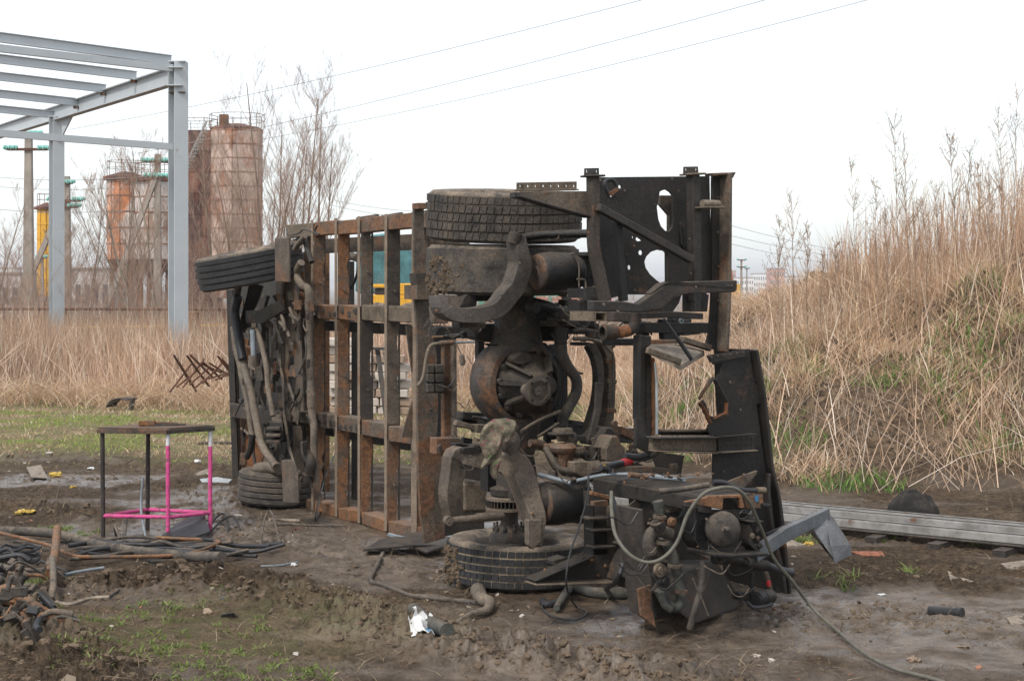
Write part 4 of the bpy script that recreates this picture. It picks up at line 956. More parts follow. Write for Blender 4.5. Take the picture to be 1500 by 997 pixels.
# ---- tyres
def tyre(c, ax, R, wd, rows, per, mat_t='treadrub', rim=True, lug=True, seed=0, bulge=.02, tm='groove', groovy=False):
    rnd = random.Random(seed); c = V(c); ax = V(ax).normalized(); a = ax.orthogonal().normalized(); b = ax.cross(a); h = wd / 2
    m = MB(); r0 = R - .016
    prof = [(R * .60, -h * .72), (R * .66, -h * .9), (R * .80, -h * 1.0), (R * .92, -h * .98), (r0 - .006, -h * .86), (r0, -h * .7), (r0 + .004, 0), (r0, h * .7), (r0 - .006, h * .86), (R * .92, h * .98), (R * .80, h), (R * .66, h * .9), (R * .60, h * .72), (R * .6, -h * .72)]
    m.lathe(c, ax, prof, 56); ty = m.build('tyre', M['rubber'], WR)
    if rows > 1:
        k_ = 0 if groovy else .001
        m = MB(); m.lathe(c, ax, [(r0 + k_, -h * .84), (r0 + k_ + .004, 0), (r0 + k_, h * .84)], 72); m.build('groove_floor', M[tm], ty)
    if not groovy:
        m = MB(); rw = 2 * h * .88 / rows
        for j in range(rows):
            z0 = -h * .88 + j * rw + .005; z1 = z0 + rw - .012; ph = rnd.uniform(0, .1); edge = j in (0, rows - 1)
            for i in range(per):
                t0 = 2 * math.pi * (i + ph) / per; t1 = 2 * math.pi * (i + ph + .86) / per; sk = rnd.uniform(-.006, .006) + (.02 if not lug else .006)
                ro = R - rnd.uniform(0, .005) - (.006 if edge else 0); vs = []
                for rr in (r0 - .004, ro):
                    for tt, zq in ((t0, z0), (t1, z0), (t1 + sk, z1), (t0 + sk, z1)):
                        dd = a * math.cos(tt) + b * math.sin(tt); vs.append(c + ax * zq + dd * rr)
                m.add(vs, [(4, 5, 6, 7), (0, 1, 5, 4), (1, 2, 6, 5), (2, 3, 7, 6), (3, 0, 4, 7)])
        o = m.build('tread', M[mat_t], ty, fix=False); o['kind'] = 'stuff'
    else:
        for j in range(rows):
            rw = 2 * h * .9 / rows; z0 = -h * .9 + j * rw + .005; z1 = z0 + rw - .012; e = .008 if j in (0, rows - 1) else 0
            m = MB(); m.lathe(c, ax, [(r0 - .01, z0), (R - e, z0 + .003), (R - e, z1 - .003), (r0 - .01, z1)], 72); m.build('tread_rib', M[mat_t], ty)
    if rim:
        m = MB(); m.lathe(c, ax, [(R * .61, -h * .8), (R * .62, -h * .74), (R * .56, -h * .6), (R * .54, 0), (R * .56, h * .6), (R * .62, h * .74), (R * .61, h * .8), (R * .57, h * .74), (R * .52, h * .3), (R * .3, h * .1), (.1, h * .2), (.0, h * .2)], 40); m.build('rim', M['blackdust'], ty)
    return ty
# lower rear tyre, lying flat in the mud
tyre(W(0, 0, .155), (.02, .0, 1), .478, .285, 5, 58, seed=1)
# upper rear pair
tyre(W(.08, .145, 2.45), (.02, -.09, 1), .52, .325, 5, 66, seed=2, lug=False, mat_t='rubber', tm='groovedark')
tyre(W(.05, .14, 2.095), (.01, -.03, 1), .515, .325, 1, 1, seed=3, groovy=True, mat_t='rubber')
# front pair: raised wheel steered and drooping, lower wheel on the mud
tyre(PT(366, 390, .15), V((-.185, -.08, 1)), .48, .30, 5, 60, seed=4, groovy=True, mat_t='treadrub', tm='airbag')
tyre(W(-4.45, -.05, .17) + V((.13, 0, 0)), (.05, .0, 1), .37, .29, 5, 60, seed=5, groovy=True, mat_t='rubber', tm='airbag')
# mud lumps stuck to tyres
for sx, sz, n_ in ((-.42, 2.07, 90), (-.40, .14, 60)):
    m = MB(); rr = random.Random(int(sz * 10))
    for i in range(n_):
        a_ = math.radians(rr.gauss(12 if sz > 1 else 20, 9)); 
        rd_ = .5 if sz > 1 else .475; q = W(.05 * (sz > 1), .09 * (sz > 1), sz + rr.uniform(-.12, .12)) + (V((-math.cos(a_), -math.sin(a_), 0))) * rd_
        if sz > 1: a_ = math.radians(rr.gauss(38, 12)); q = W(.05, .14, sz + rr.uniform(-.13, .1)) + V((-math.cos(a_), -math.sin(a_), 0)) * .5
        m.ball(q, .012 + .018 * rr.random() ** 2, .012, .012 + .012 * rr.random(), i, .5)
    o = m.build('caked_mud', M['mudclod'], WR)
# ---- ladder of the floor frame
TL = -.28
def sof(px, t=TL): return (PT(px, 415, t) - R0).dot(U)
mem = [459.5, 494.5, 528.5, 567.5, 609]; mats = ['rusty', 'rusty', 'frame', 'frame', 'frame']
ms = [sof(p) for p in mem]
rr = random.Random(3)
for i, (s_, mt) in enumerate(zip(ms, mats)):
    last = i == 4
    for (z0, z1, d0, d1) in ((1.81, 2.50, .104, .10), (.86, 1.69, .10, .10), (.06, .74, .108, .075)):
        m = MB(); dj = .03 if last else 0
        lp = [W(s_, TL, z0), W(s_, TL - d1 - dj, z0), W(s_, TL - d0 - .01 - dj, (z0 + z1) / 2), W(s_, TL - d0 - dj, z1), W(s_, TL, z1)]
        if z0 > 1.5 and i in (0, 1): lp[2:3] = [W(s_, TL - .115, 1.95), W(s_, TL - .09, 2.05), W(s_, TL - .12, 2.12), W(s_, TL - .10, 2.25)]
        far = [W(s_, TL - (d1 + (d0 - d1) * q_ + dj) + (rr.uniform(-.004, .004) if rr.random() < .8 else rr.uniform(.006, .022)), z0 + (z1 - z0) * q_) for q_ in [j_ / 12 for j_ in range(13)]]
        m.prism([[W(s_, TL, z0)] + far + [W(s_, TL, z1)]], U * .010); m.build('cross_member', M[vm('rusty' if i < 2 or z0 < .5 else mt)], WR)
    m = MB(); m.beam(W(s_ - .015 + rr.uniform(-.008, .008), TL + .006, -.0), W(s_ - .015 + rr.uniform(-.014, .014), TL + .006, 2.56), .042 if not last else .09, .008, U); m.build('member_flange', M['flange'], WR, .002)
    m = MB(); m.beam(W(s_ - .0, TL - .106, .06), W(s_ - .0, TL - .106, 2.5), .022, .008, U); m.build('member_flange', M['framedark'], WR)
    for zb in (.3, 1.2, 2.0):
        m = MB(); m.lathe(W(s_ + .012, TL - .06, zb + rr.uniform(-.1, .1)), U, [(0, .012), (.012, .012), (.014, 0)], 6, False); m.build('bolt', M['frame'], WR)
segs_s = [sof(418)] + ms + [sof(640)]
for i in range(len(segs_s) - 1):
    a_, b_ = segs_s[i] + .013, segs_s[i + 1] - .052
    for k, (z0, hh, dd, mt) in enumerate(((2.425, .12, .10, 'rusty' if i in (1, 2, 3) else 'frame'), (1.69, .125, .13, 'frame' if i > 2 else 'rusty'), (.735, .125, .14, 'frame'), (-.01, .10, .15, 'rusty'))):
        j1, j2 = rr.uniform(-.012, .012), rr.uniform(-.012, .012)
        m = MB(); m.beam(W(a_, TL - dd / 2, z0 + hh / 2 + j1), W(b_, TL - dd / 2, z0 + hh / 2 + j2), dd, hh, (0, 0, 1)) if False else m.beam(W(a_, TL - dd / 2, z0 + hh / 2 + j1), W(b_, TL - dd / 2, z0 + hh / 2 + j2), hh, dd, (0, 0, 1))
        m.build('rail_section', M[vm(mt)], WR, .006)
    # narrow second rail behind, seen under the top rail
    m = MB(); m.beam(W(a_, TL - .30, 2.34), W(b_, TL - .30, 2.34), .13, .04, (0, 0, 1)); m.build('inner_rail', M['frame'], WR)
    for zq in (1.62, .68):
        m = MB(); m.beam(W(a_, TL - .24, zq), W(b_, TL - .24, zq), .09, .06, (0, 0, 1)); m.build('inner_rail', M['blackdust'], WR)
# floor strips standing over the top rail
for i in range(1, 5):
    a_, b_ = segs_s[i] + .02, segs_s[i + 1] - .02
    m = MB(); m.beam(W(a_, TL - .42, 2.53), W(b_ - .05, TL - .42, 2.545), .12, .03, (0, 0, 1)); m.build('floor_strip', M['frame'], WR)
# holed rust patches on the mid rails
for (z, n_, sa, sb) in ((.80, 14, sof(425), sof(528)), (1.755, 7, sof(462), sof(528))):
    for i in range(n_):
        m = MB(); s_ = sa + (sb - sa) * (i + .5) / n_; m.ball(W(s_, TL + .001, z + rr.uniform(-.03, .03)), .018 + .02 * rr.random(), .006, .028, i, .35); m.build('rust_hole', M['darktube'], WR)
# gussets beside the wheel arch
plate('gusset', [(595, 477), (612, 477), (612, 560), (604, 545)], sof(606), .02, 'frame')
plate('gusset', [(588, 640), (612, 560), (612, 640)], sof(606), .02, 'frame')
plate('corner_bracket', ZC((40, -90), (150, -95), (165, 20), (150, 60), (60, 60)), -1.05, .1, 'frame')
plate('corner_plate', ZA((50, 895), (110, 895), (180, 990), (50, 990)), -1.0, .2, 'frame')
# tangled wires on the arch post
for k in range(14):
    x0, y0 = 645 + rr.uniform(-6, 4), 466 + rr.uniform(-6, 6)
    hose('wire', [(x0, y0), (x0 - rr.uniform(5, 22), y0 + rr.uniform(2, 20)), (x0 - rr.uniform(15, 48), y0 + rr.uniform(5, 42))], [-.9, -.85, -.8], .5, 'hosedust', n=4)
hose('wire', ZC((210, 220), (270, 310), (330, 420), (355, 480)), -.7, .8, 'pipe'); disc('wire_sleeve', 677, 528, -.7, 6, [(0, -1.6), (.5, -1.4), (.8, 0), (.6, 1), (0, 1.3)], 'pipe', ax=V((.1, 0, -1)), n=8)
# ---- wheel arch post (thick, dark) between ladder and rear axle
post_s = -1.0
plate('arch_post', [(607, 303), (621, 303), (621, 330), (624, 420), (632, 480), (640, 520), (642, 600), (640, 640), (650, 680), (652, 788), (622, 796), (615, 700), (612, 640), (612, 500), (607, 420)], -1.15, .03, 'frame')
plate('arch_web', [(620, 480), (668, 480), (668, 640), (640, 640), (622, 640)], -1.25, .02, 'blackdust')
bar('arch_channel', [(654, 500), (654, 640)], -.95, 14, .05, 'frame'); bar('arch_channel', [(664, 498), (665, 640)], -.9, 6, .05, 'arm')
bar('top_bracket', [(608, 302), (624, 302)], -1.1, 9, .1, 'frame')
plate('junction_box', ZC((115, 515), (230, 515), (232, 705), (120, 705)), -.85, .05, 'airbag', bev=.006)
for yy in (517, 579, 645): plate('fuse_block', ZC((120, yy), (165, yy), (165, yy + 55), (122, yy + 55)), -.83, .03, 'hosedust', bev=.004); plate('fuse_block', ZC((175, yy), (225, yy), (227, yy + 52), (177, yy + 52)), -.83, .03, 'hosedust', bev=.004)
hose('bent_pipe', ZC((290, 372), (200, 378), (140, 392), (112, 470), (90, 600), (52, 660)), -.75, 2.9, 'pipe')
hose('brass_joint', ZC((200, 376), (288, 370)), -.75, 4, 'rusty'); hose('steel_rod', ZC((288, 371), (438, 365)), -.75, 1.6, 'alu'); hose('steel_rod', ZC((150, 335), (560, 318)), -.8, 2, 'rusty'); hose('coupling', ZC((230, 332), (345, 325)), -.78, 3.4, 'grease')
bar('dark_crossbeam', ZC((150, 300), (600, 290)), -.95, 14, .1, 'black'); bar('dark_upright', ZC((465, 330), (465, 480)), -.4, 11, .05, 'black')
# lower arch box
plate('arch_lower_post', ZE((50, 65), (135, 75), (165, 175), (135, 270), (140, 660), (85, 660), (62, 500), (50, 250)), -.98, .03, 'frame')
plate('inner_arch_wall', ZE((130, 160), (420, 160), (420, 600), (140, 640)), -1.2, .02, 'blackdust')
bar('box_beam', ZE((130, 125), (265, 122)), -.7, 24, .1, 'frame', bev=.006)
bar('hub_tube', ZE((240, 130), (400, 150)), -.5, 12, .08, 'blackdust')
plate('axle_drum_wall', ZE((300, 330), (440, 330), (440, 500), (300, 500)), -.55, .3, 'blackdust', bev=.02)
for k in range(4): bolt(*ZE((78, 350 + k * 22 + (k > 1) * 30))[0], -.94, 1.2)
# ---- axle: casing, differential and flange
cz = PS(748, 560, .0).z
m = MB(); m.lathe(W(.0, -.0, 0) + V((0, 0, .5)), (0, 0, 1), [(.10, 0), (.11, .3), (.15, .48), (.17, .6)], 20); m.build('axle_tube', M['grease'], WR)
m = MB(); m.lathe(W(0, 0, 1.55), (0, 0, 1), [(.19, 0), (.16, .15), (.12, .35), (.12, .5)], 20); m.build('axle_tube', M['grease'], WR)
hc = PS(757, 560, 0.02); kk = mpx(hc, 1)
m = MB(); m.lathe(hc, U, [(50 * kk, -.18), (60 * kk, -.16), (67 * kk, -.05), (66 * kk, .06), (60 * kk, .12), (53 * kk, .13), (51 * kk, .08)], 44); m.build('axle_ring', M['axlerim'], WR)
m = MB(); m.lathe(hc, U, [(51 * kk, .07), (46 * kk, .13), (34 * kk, .19), (20 * kk, .27), (15 * kk, .34), (13 * kk, .40), (0, .41)], 36); m.build('differential_housing', M['grease'], WR)
for k in range(14):
    a_ = 2 * math.pi * k / 14 + .1; ex = hc + (V((0, 0, 1)) * math.sin(a_) + VV * math.cos(a_)) * 48 * kk + U * .135
    m = MB(); m.lathe(ex, U, [(0, .03), (.017, .03), (.019, -.01)], 6, False); m.build('bolt', M['grease'], WR)
for a_ in (2.5, 3.1, 3.75, .9, 5.3):
    d_ = (V((0, 0, 1)) * math.sin(a_) + VV * -math.cos(a_) * -1); d_ = V((0, 0, 1)) * math.sin(a_) - VV * math.cos(a_) * -1 if False else V((0, 0, 1)) * math.sin(a_) + (-VV) * math.cos(a_)
    m = MB(); m.beam(hc + d_ * .08 + U * .30, hc + d_ * 46 * kk + U * .15, .018, .09, d_.cross(U)); m.build('casting_rib', M['grease'], WR)
fc = PS(789, 573, .50); kf = mpx(fc, 1)
m = MB(); m.lathe(fc, U, [(9 * kf, -.16), (12 * kf, -.05), (20 * kf, -.035), (21.5 * kf, .0), (19 * kf, .01), (15.5 * kf, .012), (15 * kf, -.014), (8 * kf, -.014), (7.5 * kf, .0), (3 * kf, .008), (0, .0)], 28); fl = m.build('drive_flange', M['arm'], WR)
for a_ in (.75, 2.35, 3.95, 5.5):
    ex = fc + (V((0, 0, 1)) * math.sin(a_) + VV * math.cos(a_)) * 17.5 * kf + U * .01; m = MB(); m.lathe(ex, U, [(0, .004), (.010, .004), (.011, -.004)], 8, False); m.build('bolt_hole', M['black'], fl)
plate('housing_boss', ZC((690, 470), (740, 430), (800, 440), (820, 490), (760, 520), (700, 510)), .25, .1, 'grease', bev=.01)
for pts in (ZC((555, 380), (900, 370), (960, 420), (930, 470), (600, 400)),): plate('brake_bracket', pts, .05, .15, 'grease')
plate('spring_seat', ZC((430, 250), (900, 240), (1000, 290), (980, 360), (560, 370), (440, 340)), -.05, .2, 'black', bev=.01)
plate('spring_seat', ZC((720, 140), (880, 90), (1000, 130), (1150, 180), (1200, 250), (1040, 270), (900, 250), (780, 230)), .12, .2, 'grease', bev=.015)
hose('chamber_neck', ZC((820, 110), (900, 130), (960, 150)), .25, 9, 'black'); disc('brake_chamber', *ZC((830, 135))[0], .35, 10, [(0, .6), (.8, .5), (1, 0), (1, -1), (.7, -1.4), (0, -1.4)], 'black')
disc('spring_clamp', *ZC((1010, 205))[0], .25, 22, [(.2, .45), (.8, .4), (1, .2), (1, -.2), (.6, -.45), (.2, -.45)], 'grease', ax=V((0, 0, 1)))
bar('clamp_plate', ZC((900, 245), (1195, 240)), .22, 7, .16, 'grease'); bar('clamp_plate', ZC((930, 190), (1080, 180)), .26, 7, .14, 'grease')
bar('dark_crossbeam', ZC((960, 285), (1330, 290)), -.0, 12, .14, 'black'); bar('right_upright', ZC((985, 380), (990, 900)), -.2, 17, .12, 'black'); bar('right_upright', ZC((940, 600), (945, 900)), -.25, 14, .1, 'blackdust')
plate('axle_lower_casing', ZC((540, 880), (700, 860), (940, 850), (1000, 990), (700, 990), (560, 960)), -.1, .2, 'black')
hose('sensor_wire', ZC((990, 400), (1020, 560), (1015, 760), (1000, 820)), .0, .7, 'cable', n=5)
bar('tie_plate', ZC((300, 900), (470, 945)), .05, 8, .04, 'arm'); bar('lower_bar', ZC((330, 850), (560, 860)), -.4, 10, .1, 'grease'); bar('lower_bar', ZC((320, 900), (560, 920)), -.5, 14, .1, 'black')
hose('link_rod', ZC((740, 960), (850, 890), (1000, 825)), [.55, .5, .4], 2.6, 'blackdust'); hose('link_rod', ZC((850, 995), (920, 950), (990, 905)), .6, 2.2, 'blackdust')
# curved stabiliser bar and curved leaf
hose('stabiliser_bar', ZC((1005, 375), (1010, 440), (1050, 530), (1105, 610), (1105, 700), (1060, 790), (1020, 870), (1015, 940)), .25, 8.2, 'hosedust', n=12)
hose('stabiliser_end', ZC((1010, 270), (1000, 330), (1005, 380)), .25, 9.5, 'blackdust')
bar('curved_leaf', ZD((105, 385), (150, 480), (165, 600), (150, 760), (115, 890), (95, 990)), [.2] * 6, [13, 13, 12, 12, 13, 15], .07, 'hosedust')
bar('curved_channel', ZD((170, 340), (225, 460), (235, 600), (230, 760), (225, 830), (200, 990)), .1, [14, 15, 14, 14, 14, 22], .08, 'frame')
for q in ((235, 490), (245, 625), (240, 818)): bar('pipe_clip', ZD((q[0] - 25, q[1]), (q[0] + 38, q[1] + 4)), .2, 6, .03, 'frame')
hose('brake_pipe', ZD((255, 380), (262, 480), (265, 650), (262, 790)), .22, 1.2, 'frame', n=6); hose('brake_pipe', ZD((240, 480), (245, 620)), .24, .9, 'frame', n=6)
hose('air_hose', ZD((0, 345), (100, 345), (200, 380), (258, 440)), .35, 3.2, 'pipe'); hose('air_hose', ZD((0, 290), (120, 290), (230, 330), (270, 400)), .3, 2.4, 'hosedust')
bar('edge_bar', ZD((0, 378), (90, 378)), .0, 5, .1, 'black')
# ---- U shaped swing arms
ua = ZA((700, 560), (722, 690), (730, 770), (690, 900)) + ZC((640, 60), (560, 150), (440, 185), (300, 185), (215, 150), (185, 60))
bar('swing_arm', ua, [.66, .68, .68, .68, .68, .68, .66, .62, .6, .55], [17, 20, 24, 24, 25, 23, 22, 21, 19, 14], .13, 'armdark', bev=.014, lab='upper curved cast swing arm')
disc('arm_eye', 754, 349, .7, 10, [(.2, .9), (1, .8), (1.05, 0), (1, -.8), (.2, -.9)], 'grease', ax=V((.3, 0, 1)))
plate('arm_plate', ZC((175, 50), (320, 55), (350, 100), (330, 140), (240, 140), (195, 110)), .5, .01, 'arm')
hose('torsion_tube', ZA((760, 578), (900, 560), (1190, 553)), [.6, .65, .9], 6.2, 'blackdust', n=12); hose('tube_joint', ZA((975, 562), (1015, 560)), .72, 7, 'blackdust', n=12)
bar('under_bracket', ZC((305, 255), (340, 250), (480, 255)), .5, 9, .1, 'grease'); plate('under_bracket', ZC((350, 235), (470, 235), (470, 275), (350, 275)), .55, .08, 'arm')
disc('shock_mount', *ZC((395, 105))[0], .3, 13, [(0, .3), (.9, .2), (1, 0), (1, -1), (0, -1)], 'black')
bar('tyre_stay', ZC((330, 75), (560, 70)), .1, 10, .1, 'black')
la = ZE((405, 215), (330, 190), (255, 180), (225, 270), (205, 400), (225, 520))
bar('swing_arm', la, [.45, .45, .42, .38, .35, .3], [22, 24, 23, 15, 12, 9], .12, 'arm', bev=.012, lab='lower left arm with rounded corner, dusty grey brown')
plate('arm_web', ZE((235, 250), (320, 260), (300, 330), (300, 530), (265, 560), (235, 550)), .25, .02, 'arm')
plate('clamp', ZE((300, 140), (370, 130), (400, 145), (400, 165), (300, 160)), .52, .06, 'blackdust', bev=.005)
ra = ZE((520, 225), (580, 225), (625, 300), (660, 410), (695, 520), (705, 600), (703, 690))
bar('swing_arm', ra, [.62, .66, .7, .74, .78, .8, .8], [30, 34, 34, 30, 26, 20, 18], [.16, .16, .15, .14, .14, .1, .08], 'arm', bev=.014, lab='lower right arm bent down over the tyre')
plate('arm_foot', ZE((665, 540), (745, 535), (742, 660), (695, 710), (668, 680)), .86, .05, 'arm', bev=.006)
disc('shock_eye', *ZE((218, 545))[0], .42, 7, [(0, .9), (.5, .9), (.5, .7), (1, .7), (1, -.7), (0, -.7)], 'arm'); hose('shock_absorber', ZE((230, 545), (380, 530)), .4, 5.5, 'arm', n=12); hose('shock_absorber', ZE((378, 528), (520, 518)), .38, 6.6, 'arm', n=12)
# brake disc with vents, hub on the wheel
bc = PS(*ZE((560, 455))[0], 0.05); kb = mpx(bc, 1)
m = MB(); m.lathe(bc + V((0, 0, .03)), (0, 0, 1), [(9 * kb, .025), (30 * kb, .028), (35 * kb, .022), (35 * kb, .006), (12 * kb, .004)], 36); bd = m.build('brake_disc', M['arm'], WR)
m = MB(); m.lathe(bc - V((0, 0, .03)), (0, 0, 1), [(12 * kb, .022), (35 * kb, .018), (35 * kb, .0), (9 * kb, -.004)], 36); m.build('lower_face', M['arm'], bd)
for k in range(36):
    a_ = 2 * math.pi * k / 36; d_ = V((math.cos(a_), math.sin(a_), 0)); m = MB(); m.beam(bc + d_ * 14 * kb + V((0, 0, .012)), bc + d_ * 34 * kb + V((0, 0, .012)), .008, .05, d_.cross(V((0, 0, 1)))); m.build('vent_rib', M['blackdust'], bd)
m = MB(); m.lathe(bc + V((0, 0, -.24)), (0, 0, 1), [(30 * kb, 0), (28 * kb, .05), (17 * kb, .09), (13 * kb, .12), (13 * kb, .30)], 28); m.build('hub', M['grease'], WR)
m = MB(); m.lathe(bc + V((0, 0, .08)), (0, 0, 1), [(16 * kb, -.02), (28 * kb, -.01), (29 * kb, .03), (16 * kb, .05), (11 * kb, .1), (11 * kb, .5)], 24); m.build('knuckle', M['blackdust'], WR)
for k in range(10):
    a_ = 2 * math.pi * k / 10; m = MB(); m.lathe(bc + V((22 * kb * math.cos(a_), 22 * kb * math.sin(a_), -.2)), (0, 0, 1), [(.014, 0), (.014, .05), (.008, .055), (.008, .08), (0, .08)], 6, False); m.build('wheel_stud', M['blackgrey'], WR)
plate('knuckle_wall', ZE((440, 190), (700, 190), (720, 330), (600, 420), (520, 400), (440, 380)), -.15, .1, 'grease'); bar('axle_neck', ZE((570, 250), (572, 420)), .1, 26, .2, 'grease')
# hub drum disc that holds the rag
disc('drum', *ZE((573, 105))[0], .75, 16.5, [(0, .28), (.1, .28), (.12, .2), (.85, .16), (1, .08), (1, -.5), (.85, -1.2), (0, -1.2)], 'arm', n=36, ax=(U * .96 + VV * -.25))
# ---- air springs
def airspring(x0, y0, x1, y1, s, r, lab):
    a_, b_ = PS(x0, y0, s), PS(x1, y1, s); ax = (b_ - a_); ln = ax.length; k = mpx(a_, r)
    m = MB(); m.lathe(a_, ax, [(0, 0), (k * .9, 0), (k * .97, ln * .05), (k * 1.02, ln * .12), (k * 1.05, ln * .35), (k * 1.0, ln * .55), (k * 1.0, ln * .74), (k * .93, ln * .78), (k * 1.06, ln * .84), (k * 1.08, ln * .92), (k * .95, ln * .97), (0, ln)], 36)
    t = m.build('air_spring', M['airbag'], WR); t['label'] = lab
    m = MB(); m.lathe(a_ + ax * -.02, ax, [(0, -.008), (k * .3, -.006), (k * .34, 0), (k * .86, .002), (k * .95, .012), (k * .96, .03)], 30); m.build('end_plate', M['axlerim'], t)
    m = MB(); m.lathe(a_ + ax * .80, ax, [(k * 1.0, -.012), (k * 1.05, 0), (k * 1.0, .012)], 30); m.build('band', M['blackdust'], t); return t
airspring(786, 399, 846, 396, .68, 28, 'upper black rubber air spring'); airspring(792, 738, 856, 733, .72, 31, 'lower black rubber air spring with mud on it')
disc('spring_piston', *ZE((725, 430))[0], .72, 22, [(0, -.6), (.7, -.5), (1, -.2), (1.15, .4), (1.2, .8)], 'blackdust', ax=-VV)
hose('level_pipe', ZA((1060, 690), (1100, 690), (1125, 760), (1125, 860), (1130, 990)), .85, 1.4, 'pipe', n=6); hose('level_pipe', ZA((1110, 855), (1160, 860), (1170, 900), (1165, 990)), .85, 1.4, 'pipe', n=6); hose('level_pipe', ZA((1130, 990), (1140, 1080), (1165, 1150)), .85, 1.6, 'pipe', n=6)
bar('box_wall', ZA((1110, 690), (1260, 690)), .75, 6, .2, 'black'); plate('side_plate', ZA((1115, 690), (1220, 690), (1260, 780), (1265, 915), (1170, 915), (1130, 860)), .7, .03, 'black')
for q in ZA((1175, 760), (1215, 840), (1160, 800)): bolt(*q, .72, 3)
bar('box_beam', ZA((1180, 945), (1275, 945)), .8, 17, .1, 'black', bev=.006); bar('small_crossbar', ZA((1170, 985), (1290, 985)), .95, 8, .1, 'blackdust')
# ---- big rear bulkhead with cut-outs
bulk = ZB((250, 180), (995, 172), (1003, 600), (1005, 850), (985, 905), (965, 1000), (900, 1010), (880, 960), (440, 958), (330, 985), (255, 780))
holes = [ZB((665, 275), (685, 265), (712, 262), (738, 280), (752, 300), (755, 480), (748, 515), (725, 540), (700, 535), (672, 505), (655, 460), (645, 380)),
         ZB((562, 740), (575, 705), (605, 675), (650, 660), (695, 668), (722, 695), (720, 885), (672, 885), (640, 860), (600, 825), (570, 780)),
         ZB(*EL(489, 578, 9, 12, 8)), ZB((505, 578), (528, 580), (552, 600), (520, 606), (505, 598)), ZB(*EL(540, 680, 18, 19, 10)), ZB(*EL(465, 778, 15, 19, 10)), ZB(*EL(345, 298, 14, 14, 8)), ZB(*EL(402, 243, 14, 14, 8))]
plate('bulkhead', bulk, 1.2, .02, 'black', holes, lab='black steel bulkhead with long slot and large round cut-out')
plate('rear_fold', ZB((720, 665), (790, 700), (790, 885), (722, 885)), 1.12, .04, 'blackdust'); plate('slot_bracket', ZB((668, 300), (752, 300), (752, 385), (752, 540), (728, 540), (728, 430), (668, 360)), 1.12, .03, 'frame')
hose('handle', ZB((320, 285), (300, 240), (305, 205), (335, 195), (360, 205), (378, 240)), 1.3, 3.2, 'hose')
plate('rust_plate', ZB((320, 285), (380, 250), (395, 265), (345, 305)), 1.215, .01, 'orange')
bar('post', ZB((219, 170), (222, 420), (225, 640), (262, 820), (300, 1000)), 1.36, [13, 13, 13, 13, 13], .07, 'blackdust', lab='bent post left of the bulkhead')
bar('post', ZB((883, 165), (893, 600), (897, 1000)), 1.34, 14, .07, 'blackdust', lab='straight post right of the bulkhead'); bar('post_cap', ZB((170, 172), (268, 172)), 1.36, 3, .12, 'blackdust'); bar('post_cap', ZB((830, 162), (935, 158)), 1.34, 3, .12, 'blackdust')
plate('slotted_bracket', ZB((168, 120), (260, 118), (262, 170), (165, 172)), 1.36, .01, 'blackdust', [ZB(*EL(181, 140, 5, 14, 8)), ZB(*EL(246, 140, 5, 14, 8))]); plate('slotted_bracket', ZB((826, 110), (918, 108), (922, 158), (824, 160)), 1.34, .01, 'blackdust', [ZB(*EL(840, 128, 5, 14, 8)), ZB(*EL(907, 128, 5, 14, 8))])
bar('diagonal_brace', ZB((252, 378), (875, 728)), 1.42, 11, .05, 'blackdust'); bar('short_brace', ZB((378, 470), (422, 1000)), 1.38, 10.5, .05, 'blackdust')
for q in ZB((338, 425), (385, 448), (596, 568), (635, 590)): bolt(*q, 1.452, .9, mat='black')
for q in ZB((432, 270), (790, 270), (495, 635), (445, 690)): bolt(*q, 1.22, 2, mat='axlerim')
bar('shelf_bracket', ZB((915, 382), (1055, 382)), 1.4, 3, .12, 'blackdust'); disc('roller', *ZB((1000, 357))[0], 1.42, 6, [(0, -2.5), (1, -2.5), (1, 2.5), (0, 2.5)], 'pipe', ax=VV)
bar('torn_edge', ZB((800, 480), (812, 620), (850, 700)), 1.25, [4, 7, 5], .03, 'grease')
# rightmost tall channel
plate('tall_channel', ZB((1015, 155), (1095, 152), (1090, 990)) + ZD((985, 430), (880, 400), (905, 300), (918, 90)) + ZB((1012, 870)), 1.25, .02, 'blackdust'); bar('channel_flange', ZB((1104, 152), (1098, 990)) + ZD((990, 430)), 1.3, 6, .1, 'frame')
plate('torn_cap', ZB((1012, 152), (1170, 146), (1150, 185), (1128, 186), (1115, 160), (1020, 170)), 1.33, .08, 'axlerim')
# triangular wing and perforated strip at the top
plate('wing_plate', ZA((735, 275), (1185, 272), (1185, 440), (1050, 405), (735, 315)), 1.3, .008, 'frame'); bar('wing_lip', ZA((700, 305), (900, 365), (1185, 443)), 1.33, 3.4, .08, 'black'); plate('wing_end', ZA((700, 280), (735, 280), (735, 320), (700, 312)), 1.34, .06, 'black')
plate('perforated_strip', ZA((712, 215), (1110, 208), (1110, 262), (712, 264)), 1.25, .006, 'frame', [ZA(*EL(735 + 51 * i, 238, 5 if i % 2 else 4, 9, 7)) for i in range(8)])
bar('strip_lip', ZA((712, 266), (1110, 263)), 1.25, 2, .06, 'frame')
